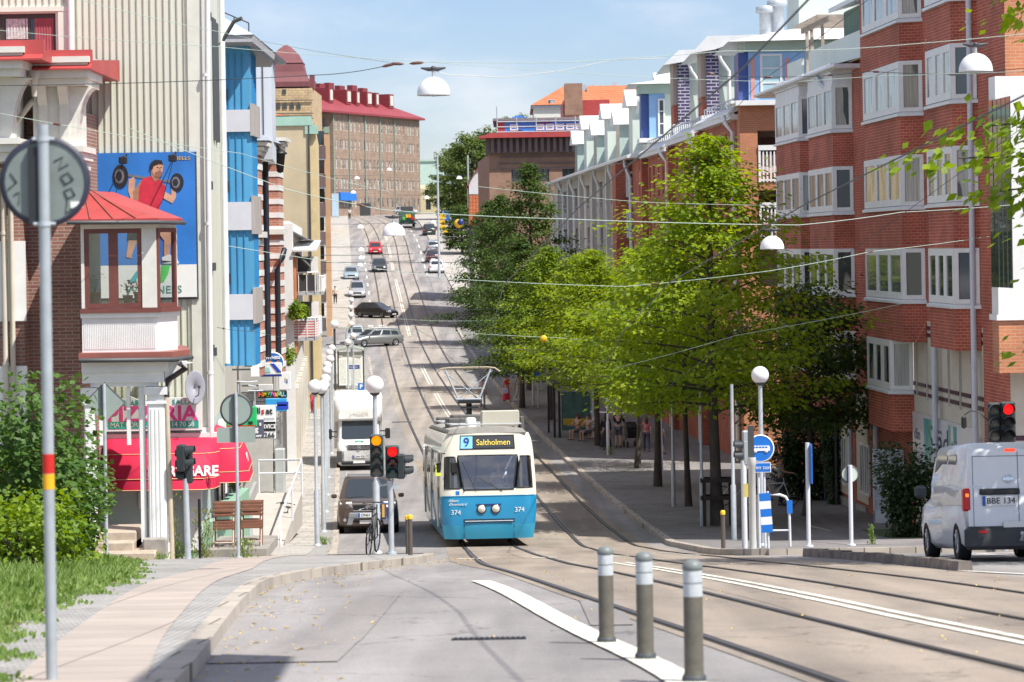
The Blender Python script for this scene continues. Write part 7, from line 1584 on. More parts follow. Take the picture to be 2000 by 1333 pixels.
proj_sign('shop_sign', 'small blank pale sign above the rainbow lettered sign', 504, 533, 751, 763, 108, mk('pale_sign', (.60,.60,.60), .5)); proj_sign('shop_sign', 'square white lamp box on the left house wall', 489, 506, 718, 737, 96, SIGNW)
# tangle of brackets and pipes under the blue bay
m = MB(); r_ = random.Random(9)
for i in range(26):
    D = r_.uniform(80,92); x0 = r_.uniform(445,500); y0 = r_.uniform(735,850); X, Z = px(x0,y0,D); L_ = r_.uniform(.2,.9)
    m.tube([(X,D,Z),(X+L_*.6,D+.1,Z+r_.uniform(-.05,.05))] if i % 2 else [(X,D,Z),(X,D,Z-L_)], .018, 4)
tag(m.build('bracket_tangle', GALV), 'tangle of thin grey pipes and brackets on the wall below the blue bay', 'pipes', kind='stuff')
o = thing('shop_wall', 'pale ground floor shop front below the blue bay with dark windows', 'shop front', (-9.0,79,0), RL); m = MB(); hs = [(1+i*2.4,2.6+i*2.4,gz(90)+.9,gz(90)+2.8) for i in range(9)]; wall(m, 0, 24, gz(90)-1, -3.0, 0, hs, .3); m.quad((0,0,gz(90)-1),(0,0,-3.0),(0,6,-3.0),(0,6,gz(90)-1)); m.build('wall', mk('pale_shop', (.50,.49,.46), .8), o)
for h_ in hs: window(o, *h_, .2, DGREY, GLASSD, 1, 0, .07)
# ramp with railing, stacked chairs on platform, litter pipes
o = thing('access_ramp', 'pale concrete access ramp with white tube railing on the left pavement', 'ramp', at(520,85,.1)); m = MB(); m.prism([(-2.6,0),(6,0),(6,1.0),(-2.6,.08)], 'x', -.75, .62); m.build('slab', mk('ramp_concrete', (.45,.41,.37), .85, .1, 2), o); m = MB(); m.prism([(-2.6,0),(6,0),(6,1.35),(-2.6,.4)], 'x', -.85, -.755); m.build('side_wall', mk('ramp_side', (.33,.33,.32), .85), o)
m = MB(); m.tube([(.62,-2.6,.0),(.62,-2.6,1.0),(.62,6,2.0),(-.7,6,2.0)], .035, 6); m.tube([(.62,6,.9),(.62,6,2.0)], .035, 6); m.tube([(.62,2,.5),(.62,2,1.5)], .03, 6); m.tube([(.62,6,1.6),(-.7,6,1.6)], .03, 6); m.tube([(-.7,6,.9),(-.7,6,2.0)], .03, 6); m.build('railing', mk('white_pole', (.66,.68,.72)), o); m = MB(); m.prism([(-1.6,.16),(4.5,.82),(4.5,.84),(-1.6,.18)], 'x', .08, .2); m.build('drain_strip', DGREY, o)
b = at(468,61.2,.115); o = thing('platform', 'low grey wooden terrace platform on the pavement under the folded chairs', 'platform', b); m = MB(); m.bbox(-.62,.62,-.6,2.2,0,.22,.01); m.build('deck', mk('grey_deck', (.30,.28,.25), .9, .2, 3), o)
WOOD = mk('chair_wood', (.21,.09,.055), .55, .2, 5); WOODP = mk('chair_pale', (.55,.50,.44), .6, .1)
def chair_stack(x, y, z, n, lb):
    for k in range(n):
        o = thing('folding_chair', lb[k], 'chair', (x+RN.uniform(-.02,.02),y+k*.16,z), 0, 'folded wooden chairs stacked on the platform')
        m = MB()
        for s in (-1,1): m.tube([(s*.20,-.12,0),(s*.20,.18,.88)], .016, 4)
        m.tube([(-.2,-.10,.1),(.2,-.10,.1)], .014, 4); o_ = m.build('frame', WOODP if k == 0 else WOOD, o)
        for nm, zs_ in (('backrest',(.62,.70,.78,.85)),('seat',(.36,.42,.48))):
            m = MB()
            for z_ in zs_: yy_ = -.12+.34*z_; m.bbox(-.22,.22,yy_-.03,yy_,z_,z_+.055,.006)
            m.build(nm, WOOD, o)
chair_stack(b.x-.30, b.y-.2, b.z+.22, 3, ('front chair of the left stack of folded wooden chairs','middle chair of the left stack of folded wooden chairs','rear chair of the left stack of folded wooden chairs'))
chair_stack(b.x+.24, b.y+.0, b.z+.22, 3, ('front chair of the right stack of folded wooden chairs','middle chair of the right stack of folded wooden chairs','rear chair of the right stack of folded wooden chairs'))
# bicycles
def bike(loc, rz, lb, lean=0.0, col=BLACK):
    o = thing('bicycle', lb, 'bicycle', loc, rz, 'parked bicycles'); o.rotation_euler = (lean,0,rz); r = .34
    for x in (-.52,.52):
        m = MB(); m.tube([(x+r*math.cos(2*pi*k/24),0,r+r*math.sin(2*pi*k/24)) for k in range(25)], .017, 5, caps=False); w_ = m.build('wheel', RUBBER, o); m = MB()
        for k in range(10): a = 2*pi*k/10; m.tube([(x,0,r),(x+r*math.cos(a),0,r+r*math.sin(a))], .004, 3)
        m.build('spokes', GALV, w_)
    m = MB(); P_ = {'r':(-.52,0,.34),'b':(-.06,0,.30),'s':(-.20,0,.78),'h':(.36,0,.82),'f':(.52,0,.34)}
    for a, c in ('rb','bs','sh','bh','rs','hf'): m.tube([P_[a],P_[c]], .018, 5)
    m.tube([P_['s'],(-.24,0,.94)], .014, 5); m.tube([P_['h'],(.34,0,1.0)], .014, 5); m.build('frame', col, o)
    m = MB(); m.bbox(-.36,-.12,-.07,.07,.94,.99,.02); m.build('saddle', BLACK, o); m = MB(); m.tube([(.22,-.28,1.02),(.36,-.12,1.04),(.36,.12,1.04),(.22,.28,1.02)], .014, 5); m.build('handlebar', BLACK, o); m = MB(); m.tube([(-.06,-.12,.42),(-.06,-.04,.30),(-.06,.04,.30),(-.06,.12,.18)], .012, 4); m.build('pedals', DGREY, o); return o
bike(at(728,61.3,.12), pi/2-.12, 'dark bicycle locked to the lamp pole on the pavement nose', .05); bike(at(554,88,.12), pi/2+.25, 'black bicycle leaning on the ramp railing on the left pavement', .12)
bike(at(522,97,.12), pi/2+.1, 'black and red bicycle by the wall above the access ramp', .1, mk('bike_red', (.4,.05,.03), .4)); bike(at(1440,104,.12), .05, 'white bicycle parked behind the tree guard', 0, WHITE); bike(at(1512,103,.12), -.2, 'white bicycle in front of the ivy on the right pavement', 0, WHITE)
# bus shelters
o = thing('bus_shelter', 'glass bus shelter with a curved grey roof and timetable panels on the left', 'bus shelter', at(686,200,.12), PH)
m = MB(); m.prism([(-.9,2.55),(0,2.75),(.9,2.55),(.9,2.65),(0,2.85),(-.9,2.65)], 'y', -.3, 4.5); m.build('roof', mk('shelter_roof', (.30,.34,.31), .5), o); m = MB()
for x in (-.85,.85):
    for y in (0,2.1,4.2): m.cyl((x,y,0),(x,y,2.6),.06,None,6)
m.build('posts', DGREY, o); m = MB(); m.box(-.8,.8,-.05,.0,.25,2.2)
for i in range(3): m.box(-.72+i*.5,-.32+i*.5,-.06,-.051,.4,2.0,1)
m.build('timetable_panel', [WHITE, mk('timetable', (.62,.66,.64), .4, .15, 8)], o); m = MB(); m.box(-.82,-.8,.1,4.1,.3,2.3); m.build('glass_wall', mkclear('shelter_glass'), o)
m = MB(); m.box(-.8,.8,-.1,-.06,2.25,2.5); o_ = m.build('stop_board', mk('stop_grey', (.35,.40,.42), .5), o)
o = thing('bus_shelter', 'dark bus shelter with an advertising panel behind the trees on the right', 'bus shelter', at(1108,150,.12), PH); m = MB(); m.box(-.75,1.3,-.2,4.2,2.6,2.75); m.build('roof', DGREY, o); m = MB()
for x in (-.7,-.45): m.box(x,x+.12,-.15,-.03,0,2.6)
for x in (-.7,1.2): m.box(x,x+.1,4.0,4.1,0,2.6)
m.build('posts', BLACK, o); m = MB(); m.box(-.28,1.2,-.05,.05,.35,2.3); m.build('advert_panel', mk('poster_teal_dark', (.07,.16,.15), .3, .4, 2), o); m = MB(); m.box(-.2,1.1,-.06,-.052,.62,.95); m.build('advert_band', mk('poster_yellow', (.55,.38,.04), .5, .2, 2), o); m = MB(); m.box(.4,1.2,1.0,3.5,.45,.52); m.build('bench', mk('bench_wood', (.2,.12,.08), .8), o)
# street name and parking signs by the shelter
b = at(692,192,.12); o = thing('street_sign', 'dark blue street name sign on a pole left above the box truck', 'road sign', b); h = pxz(692,715,192)-b.z; post(o, h, .05); m = MB(); m.box(-.38,.38,-.08,-.06,h-.2,h+.05); m.build('sign_plate', mk('name_blue', (.02,.06,.3), .4), o); text('Stigbergsliden', .11, (0,-.085,h-.07), SIGNW, o, sx=.95)
b = at(706,186,.12); o = thing('parking_sign', 'small blue parking sign with a white P left of the tracks', 'road sign', b); h = pxz(706,755,186)-b.z; post(o, h+.2, .04); m = MB(); m.box(-.2,.2,-.07,-.055,h-.25,h+.2); m.build('sign_plate', SIGNB, o); text('P', .34, (0,-.075,h-.02), SIGNW, o, bold=.02)
for x, D, lb in ((660,212,'white menu easel beside the shelter roof'),(679,214,'dark arched waste bin behind the shelter')): m = MB(); m.prism([(-.35,0),(.35,0),(.35,1.0),(.2,1.35),(-.2,1.35),(-.35,1.0)], 'y', 0, .3); tag(m.build('street_board', WHITE if 'white' in lb else DGREY, loc=at(x, D, .5)), lb, 'board')
b = at(601,150,.12); m = MB(); m.bbox(-.35,.35,0,.5,0,1.2,.05); tag(m.build('cabinet', mk('green_grey', (.32,.40,.36), .6), loc=at(592,170,.12)), 'grey green cable cabinet on the left pavement', 'cabinet'); m = MB(); m.bbox(-.18,.18,0,.6,0,1.9,.03); tag(m.build('cabinet', mk('cab_grey', (.42,.45,.45), .6), loc=at(547,112,.12)), 'tall pale grey utility cabinet by the left shop fronts', 'cabinet'); m = MB(); m.bbox(-.1,.14,0,.5,0,1.2,.03); tag(m.build('cabinet', mk('cab_grey', (.42,.45,.45)), loc=at(480,74,.12)), 'narrow grey utility cabinet below the second awning', 'cabinet')
m = MB(); 
for i in range(6): m.box(-.7,.7,i*.25,i*.25+.18,.25+.1*i,.3+.1*i)
m.box(-.7,-.6,0,1.5,0,.9); m.box(.6,.7,0,1.5,0,.9); tag(m.build('bench', mk('bench_brown', (.16,.10,.07), .8), loc=at(640,183,.12)), 'brown slatted bench and planter near the left balconies', 'bench')
# road works signs far right, crescent sign, tall masts
for x, D, parts, lb in ((866,400,((0,3.3,YELLOW),(0,2.5,YELLOW),(0,1.8,YELLOW)),'stack of yellow detour signs on a post at the far right kerb'),(872,402,((0,3.6,SIGNB),(0,2.9,SIGNB),(0,1.2,YELLOW)),'blue arrow signs beside the yellow detour signs')):
    o = thing('road_sign', lb, 'road sign', at(x, D, .1)); post(o, 4.0, .06)
    for dx, z, mt in parts: m = MB(); m.box(-.4,.4,-.1,-.07,z-.35,z+.3); m.build('sign_plate', mt, o)
b = at(893,330); o = thing('shop_sign', 'yellow crescent shaped hanging sign on the shaded far right house', 'shop sign', (pxx(896,437,330),330,pxz(896,437,330))); m = MB(); q = [(.55*math.cos(a),.55*math.sin(a)) for a in [(-2.4+i*.3) for i in range(17)]]; q2_ = [(.18+.45*math.cos(a),.18+.42*math.sin(a)) for a in [(2.4-i*.3) for i in range(17)]]; m.lathe([(.001,0),(.5,0),(.5,.1),(.001,.1)], 20, (0,0,0), 'y'); m.build('crescent', YELLOW, o); m = MB(); m.tube([(.5,.05,.1),(1.3,.05,.1)], .04, 4); m.build('bracket', DGREY, o)
m = MB(); m.lathe([(.001,0),(.36,0),(.36,.1),(.001,.1)], 20, (.22,-.06,.16), 'y'); m.build('sign_back', mk('sign_navy', (.02,.04,.2)), o)
for x, D, y, lb in ((858,335,303,'tall grey lamp mast in front of the far trees'),(916,420,303,'second tall grey mast among the far trees')): b = at(x, D); m = MB(); m.tube([(0,0,0),(0,0,pxz(x,y,D)-b.z)], [.16,.1], 8); tag(m.build('lamp_mast', GALV, loc=b), lb, 'mast')
o = thing('shadow_caster_panel', 'added unseen panel above the frame that casts the shadow on the near lane', 'shadow caster', (2.05,14.2,4.2)); m = MB(); m.box(-.02,.02,0,6.0,0,1.7); m.build('cloth', OFFW, o); m = MB(); m.tube([(0,-4,1.9),(0,0,1.72),(0,6,1.72),(0,9,1.9)], .01, 4); m.build('wire', DGREY, o)  # made-up panel, added out of view only to shade the near left lane
# wooden tree guard
b = at(1402,92,.12); o = thing('tree_guard', 'dark wooden frame guarding the nearest slim tree', 'tree guard', b); m = MB(); DW = mk('dark_wood', (.045,.035,.03), .9, .2, 4)
for x in (-.42,.42): m.box(x-.05,x+.05,-.35,-.25,0,1.45); m.box(x-.05,x+.05,.25,.35,0,1.45)
m.build('posts', DW, o); m = MB()
for z in (.82,1.36): m.box(-.46,.46,-.41,-.352,z,z+.12); m.box(-.46,.46,.352,.41,z,z+.12); m.box(-.53,-.472,-.4,.4,z,z+.12); m.box(.472,.53,-.4,.4,z,z+.12)
m.build('rails', DW, o)
# trellis for ivy
o = thing('trellis', 'tall dark metal trellis carrying ivy on the red brick bay house', 'trellis', at(1630,104,.1), RR); m = MB()
for x in (-2.0,-1.2,-.4,.5): m.cyl((x,0,0),(x,0,4.6),.05,None,6)
for z in (.8,2,3.2): m.box(-2,.5,-.02,.02,z,z+.05)
m.build('bars', DGREY, o)
# ------------------------------------------------------------------ trees and plants
BARK = mk('bark', (.085,.07,.06), .95, .3, 4, bump=.4, bsc=20, stretch=(1,1,.3))
LEAF_L = mkleaf('lime_leaf_bright', (.080,.165,.010), (.38,.48,.030), .52, 1.1)
LEAF_M = mkleaf('lime_leaf', (.062,.145,.012), (.29,.40,.030), .48, 1.0)
LEAF_D = mkleaf('lime_leaf_dark', (.032,.075,.014), (.10,.155,.028), .35, .9)
LEAF_F = mkleaf('far_leaf', (.06,.105,.025), (.15,.20,.045), .35, .35)
def leaf(V, F, p, d, n_, L_, w_):
    s = d.cross(n_).normalized()*w_; o = len(V)
    V += [p, p+d*L_*.5+s-n_*L_*.05, p+d*L_-n_*L_*.18, p+d*L_*.5-s-n_*L_*.05]; F.append((o,o+1,o+2,o+3))
def tree_mesh(seed, H, h0, rad, n_limb=46, leaves=9000, lsz=.17, shape='cone', trunk=.16, droop=.35):
    r = random.Random(seed); T = MB(); V = []; F = []
    bend = [(r.uniform(-.15,.15),r.uniform(-.15,.15)) for _ in range(4)]
    def tp(z): t = z/H; return Vector((bend[0][0]*math.sin(t*3)+bend[1][0]*t, bend[0][1]*math.sin(t*3)+bend[1][1]*t, z))
    T.tube([tp(z*H*.96/8) for z in range(9)], [trunk*(1.25 if k == 0 else 1-.105*k) for k in range(9)], 8)
    per = leaves//n_limb
    for i in range(n_limb):
        t = (i+r.random())/n_limb; z = h0+(H-h0)*t**.9*.97; a = i*2.39996+r.uniform(-.5,.5)
        if shape == 'cone': R_ = rad*(min(1,.55+t*3) if t < .18 else (1-((t-.18)/.82)**1.25))*r.uniform(.72,1.12)+.25
        else: R_ = rad*math.sqrt(max(.05,1-(2*t-.85)**2/1.5))*r.uniform(.7,1.1)
        up = .18+.75*t*t+r.uniform(-.1,.15); d0 = Vector((math.cos(a),math.sin(a),up)).normalized()
        pts = []; p = tp(max(0, z-.25*R_)); d = d0.copy(); nseg = 5
        for k in range(nseg+1):
            pts.append(p.copy()); p = p+d*R_/nseg; d = (d+Vector((r.uniform(-.18,.18),r.uniform(-.18,.18),-droop*.28*(1-t*.7)))).normalized()
        T.tube(pts, [max(.012,trunk*.30*(1-.17*k)*(1-.5*t)) for k in range(nseg+1)], 4)
        cl = max(3, int(R_*3.2)); n_ = int(per*(.35+R_/rad*.8))
        for c in range(cl):
            u = .25+.80*(c+r.random())/cl; k = min(nseg-1, int(u*nseg)); f = min(1.25,u*nseg-k); q = pts[k].lerp(pts[k+1], f); side = r.uniform(-.42,.42)*R_*(1.15-u*.6)
            tang = (pts[k+1]-pts[k]).normalized(); sd = tang.cross(Vector((0,0,1))).normalized(); cen = q+sd*side+Vector((0,0,r.uniform(-.15,.18)))
            rr = r.uniform(.35,.62)*(1 if R_ > .9 else .6)
            for l in range(n_//cl):
                g = Vector((r.gauss(0,.5),r.gauss(0,.5),r.gauss(0,.22)))*rr*1.5; pp = cen+g
                dd = (Vector((g.x,g.y,-.2))+Vector((r.uniform(-.5,.5),r.uniform(-.5,.5),r.uniform(-.7,.3)))+tang*.4).normalized(); nn = Vector((r.uniform(-.6,.6),r.uniform(-.6,.6),1)).normalized()
                s = lsz*r.uniform(.65,1.2); leaf(V, F, pp, dd, nn, s, s*.42)
    return T, (V, F)
def make_tree(nm, lb, loc, mesh, lm, cat='tree', group=None, rz=0):
    T, (V, F) = mesh; o = thing(nm, lb, cat, loc, rz, group); T.build('trunk', BARK, o); m = MB(); m.add(V, F); m.build('crown', lm, o); return o
def retree(src, lb, loc, rz, sc_, lm=None):
    o = dup(src, loc, rz, lb, None, sc_)
    if lm:
        for c in o.children:
            if c.name.startswith('crown'):
                k = c.data.name+lm.name
                if k not in bpy.data.meshes: d = c.data.copy(); d.name = k; d.materials.clear(); d.materials.append(lm)
                c.data = bpy.data.meshes[k]
    return o
GT = 'lime trees along the right pavement'
tA = make_tree('lime_tree', 'tall bright green lime tree with the highest crown, inside the dark wooden guard', at(1402,92,.12), tree_mesh(3, 12.1, 4.1, 3.5, 62, 20000, .145, droop=.22), LEAF_L, group=GT, rz=.6); tA.scale = (1.22,1.22,1)
tB = make_tree('lime_tree', 'bright lime tree left of the wooden guard with a lower crown', at(1345,104,.12), tree_mesh(8, 10.2, 4.1, 3.5, 50, 15500, .145, trunk=.12, droop=.22), LEAF_M, group=GT, rz=2)
tC = make_tree('lime_tree', 'lime tree spreading low over the ivy, leaves coloured dark for the brick house shade', at(1575,97,.12)+Vector((.0,0,0)), tree_mesh(15, 7.2, 3.3, 2.8, 44, 12000, .15, 'round', .13), LEAF_D, group=GT)  # stands for the big tree's shaded lower right; shade put into leaf colour
tC.location.x += 0
retree(tA, 'lime tree with the leaning trunk, second on the right pavement', at(1285,116,.12), 2.3, (.95,.95,.80), LEAF_L); retree(tB, 'lime tree with yellowish crown, third on the right pavement', at(1245,127,.12), 4.0, (1.05,1.05,.92), LEAF_L)
retree(tA, 'lime tree behind the white lamp pole near the stroller', at(1168,143,.12), 1.1, (1.0,1.0,.78), LEAF_L); retree(tB, 'lime tree growing beside the right bus shelter', at(1140,152,.12), 5.2, (1.1,1.1,.9), LEAF_L)
retree(tA, 'yellow green lime tree above the far lane sign', at(1075,166,.12), 3.4, (1.0,1.0,.8), LEAF_M)
tD = make_tree('linden_tree', 'tall dark green tree with pointed top in front of the painted attic', at(1035,196,.12), tree_mesh(23, 15.2, 3.0, 4.4, 62, 20000, .19, 'cone', .2), LEAF_D, group=GT)
retree(tD, 'dark green tree leaning out over the road below the white gable', at(985,222,.12), 1.9, (1.0,1.0,.86), LEAF_D); retree(tD, 'dark green tree, last of the row before the side street', at(962,250,.12), 4.4, (.95,.95,.8), LEAF_D); retree(tD, 'dark tree behind the yellow sign disc', at(1020,178,.12), 0.7, (.8,.8,.68), LEAF_D)
tE = make_tree('large_tree', 'big round green tree behind the tall lamp mast at the top of the street', at(925,430), tree_mesh(31, 13.2, 2.4, 5.6, 52, 10500, .42, 'round', .3), LEAF_F, group='trees at the top of the hill')
retree(tE, 'bushy green tree left of the mast at the hilltop', at(885,470), 2.1, (.8,.8,.82)); retree(tE, 'tall green tree behind the painted attic house', at(962,450), 1.2, (.9,.9,1.05)); retree(tE, 'green treetop just showing over the attic roof', at(1012,480), 3.9, (.9,.9,1.2)); retree(tE, 'low dark tree in the gap before the white gable house', at(903,375), 5.1, (.55,.55,.45), LEAF_D)
# off-frame tree on the right whose branches hang into the picture
tR = make_tree('chestnut_tree', 'leafy tree at the right edge hanging branches over the brick house', Vector((11.6,46.5,gz(46.5)+.1)), tree_mesh(44, 13.0, 3.4, 4.75, 76, 21000, .19, 'round', .24, .3), LEAF_M)
# ivy, bushes, weeds
def bush(nm, lb, loc, w, d, h, n, lsz, mat, seed, cat='bush', stems=8, bark=BARK, fill=.75, topf=1.0):
    r = random.Random(seed); o = thing(nm, lb, cat, loc); V = []; F = []; lumps = [(r.uniform(-.75,.75)*w,r.uniform(-.7,.7)*d,r.uniform(.2,.8)*h,r.uniform(.18,.34)) for _ in range(int(14+n/500))]
    for i in range(n):
        lx, ly, lz, lr = lumps[i % len(lumps)]; a = r.uniform(0,6.28); b = r.uniform(-1,1); q = lr*(r.random()**.35)*1.6
        p = Vector((lx+q*w*math.cos(a)*math.sqrt(1-b*b), ly+q*d*math.sin(a)*math.sqrt(1-b*b), max(.03*h, min(h*topf, lz+q*h*b*.8))))
        out = Vector((p.x/w, p.y/d, (p.z-h*.45)/h)); dd = (out+Vector((r.uniform(-.8,.8),r.uniform(-.8,.8),r.uniform(-.9,.3)))).normalized(); nn = (Vector((out.x*.6,out.y*.6,.8))+Vector((r.uniform(-.5,.5),r.uniform(-.5,.5),0))).normalized(); s = lsz*r.uniform(.6,1.25); leaf(V, F, p, dd, nn, s, s*.38)
    m = MB(); m.add(V, F); m.build('foliage', mat, o); m = MB()
    for lx, ly, lz, lr in lumps[:stems]: m.tube([(lx*.25,ly*.25,-.05),(lx*.6,ly*.6,lz*.5),(lx,ly,lz)], [.03,.02,.008], 5)
    m.build('stems', bark, o); return o
LEAF_B = mkleaf('bush_leaf', (.045,.115,.022), (.115,.20,.04), .35, 2.2); LEAF_BY = mkleaf('bush_leaf_yellow', (.10,.20,.015), (.26,.36,.03), .4, 2.0); LEAF_I = mkleaf('ivy_leaf', (.015,.045,.012), (.045,.085,.022), .25, 2.0)
bush('shrub', 'large broad leaved green shrub at the left edge before the brick house', at(60,46,.1)+Vector((-.35,0,0)), 1.45, 1.6, 3.05, 7500, .14, LEAF_B, 5)
bush('shrub', 'yellow green lower shrub at the foot of the large left shrub', at(75,43,.1), .85, .8, 1.25, 2200, .10, LEAF_BY, 6)
bush('shrub', 'small green shrub below the diamond sign', at(165,50,.1), .55, .6, 1.9, 1500, .12, LEAF_B, 7)
bush('ivy_plant', 'dark ivy mass climbing the trellis on the right pavement', at(1585,107,.1), 1.35, 1.1, 3.7, 6000, .16, LEAF_I, 8)
bush('ivy_plant', 'narrow dark climbing plant on the right end of the trellis', at(1633,104,.1), .45, .5, 4.3, 2600, .14, LEAF_I, 9); bush('shrub', 'dark loose shrub behind the van in front of the white gate', at(1775,82,.1), 1.0, .9, 2.6, 4200, .13, LEAF_I, 10)
WEED = mkleaf('weed_leaf', (.10,.13,.03), (.26,.27,.08), .35, 4); WEEDG = mkleaf('weed_green', (.075,.16,.025), (.26,.36,.10), .45, 3)
for x, D, w_, h_, lb in ((330,58.8,.28,1.25,'tall dry weed growing against the white porch plinth'),(398,59.5,.28,.95,'dry feathery weed beside the thin black post'),(350,58.2,.5,.3,'low green weeds at the foot of the side on traffic light'),(478,57.3,.22,.35,'grass tuft at the foot of the round road sign'),(633,84,.2,.2,'grass tuft at the foot of the nearest globe lamp'),(1190,136,.3,.4,'grass tuft at the foot of the white lamp pole'),(1703,66,.08,.42,'single tall weed in the right kerb'),(300,57,.4,.12,'low weeds before the porch steps')):
    o = thing('weed', lb, 'weeds', at(x, D, .1)); r = random.Random(int(x)); V = []; F = []
    for i in range(int(260*w_+220*h_)):
        p = Vector((r.gauss(0,.4)*w_,r.gauss(0,.3)*w_,r.random()**1.3*h_)); dd = Vector((p.x+r.uniform(-.4,.4),r.uniform(-.5,.5),r.uniform(.2,1.3))).normalized(); leaf(V, F, p, dd, Vector((r.uniform(-1,1),-1,.3)).normalized(), r.uniform(.05,.12), .012)
    m = MB(); m.add(V, F); tag(m.build('blades', WEED if 'dry' in lb else WEEDG, o), kind='stuff'); m = MB()
    for i in range(7): m.tube([(r.uniform(-.3,.3)*w_,r.uniform(-.2,.2)*w_,-.02),(r.uniform(-.5,.5)*w_,r.uniform(-.3,.3)*w_,h_*r.uniform(.6,1))], .006, 3)
    tag(m.build('stalks', mk('stalk', (.2,.2,.08), .8), o), kind='stuff')
r = random.Random(77); V = []; F = []
def gedge(y): return at(interp([(21,0),(26,40),(30,110),(34,190),(40,262),(48,262),(56,255)], y), y).x
for i in range(17000):
    y = r.uniform(18,57); e = gedge(y); e += .16*math.sin(y*2.1)+.10*math.sin(y*5.3+1); x = e-abs(r.gauss(0,1.0))*1.25-r.uniform(-.12,.1); hh = (.05+.17*min(1,(e-x)/.9))*r.uniform(.5,1.3); z = gz(y)+.11
    a = r.uniform(0,6.28); dd = Vector((math.cos(a)*.55,math.sin(a)*.55,1)).normalized(); p = Vector((x,y,z+r.random()*hh*.3)); leaf(V, F, p, dd, Vector((r.uniform(-.5,.5),-1,.5)).normalized(), hh*.9, r.uniform(.008,.024))
m = MB(); m.add(V, F); tag(m.build('grass_verge', WEEDG), 'rough green grass verge along the left pavement edge', 'grass', kind='stuff')
m = MB(); strip(m, -16, lambda y: gedge(y)-.08, 16, 57, .122); struct(m, 'soil', mk('verge_soil', (.16,.15,.07), .95, .35, 1.5))
m = MB(); strip(m, lambda y: 10.2, lambda y: fr(y)-.2, 78, 88, .124); struct(m, 'lawn_patch', mk('lawn_patch', (.05,.08,.025), .95, .3, 3))
bush('balcony_plant', 'green leafy plant on the left white balcony', (pxx(582,605,127),127.2,pxz(582,622,127)), .4, .4, .8, 700, .14, LEAF_M, 12, 'plant'); bush('flower_basket', 'hanging green flower basket over the left pavement beside the shop signs', (pxx(563,695,118),118,pxz(563,712,118)), .3, .3, .75, 600, .12, LEAF_M, 13, 'plant')
bush('hanging_plant', 'yellow green hanging plant under the second red awning', (pxx(459,940,66),66,pxz(459,955,66)), .16, .16, .32, 220, .06, LEAF_BY, 14, 'plant')
# ------------------------------------------------------------------ people
def skmat(i): return mk('skin_%d' % i, [(.55,.34,.25),(.42,.24,.16),(.62,.40,.30)][i], .55, .05, 8)
def skin_mesh(nm, P_, E, mat, par, sub=1):
    """P_: name -> (x, y, z, r); E: chains of names; one continuous skinned surface"""
    ks = list(P_); ix = {k: i for i, k in enumerate(ks)}; me = bpy.data.meshes.new(nm)
    me.from_pydata([P_[k][:3] for k in ks], [(ix[a], ix[b]) for ch in E for a, b in zip(ch, ch[1:])], []); me.materials.append(mat)
    o = bpy.data.objects.new(nm, me); C.objects.link(o); o.parent = par
    md = o.modifiers.new('skin', 'SKIN'); md.use_smooth_shade = True; sv = me.skin_vertices[0].data if me.skin_vertices else None
    if sv is None:
        me.attributes.new('skin', 'FLOAT', 'POINT')
    for i, k in enumerate(ks): r = P_[k][3]; sv[i].radius = (r, r*(.8 if k in ('chest','waist','pelvis') else 1)); sv[i].use_root = (k == ks[0])
    s2 = o.modifiers.new('sub', 'SUBSURF'); s2.levels = sub; s2.render_levels = sub
    return o
def bake_skins():
    bpy.context.view_layer.update(); dg = bpy.context.evaluated_depsgraph_get()
    for o in [o for o in bpy.data.objects if o.type == 'MESH' and o.modifiers]:
        me = bpy.data.meshes.new_from_object(o.evaluated_get(dg)); 
        o.modifiers.clear(); o.data = me
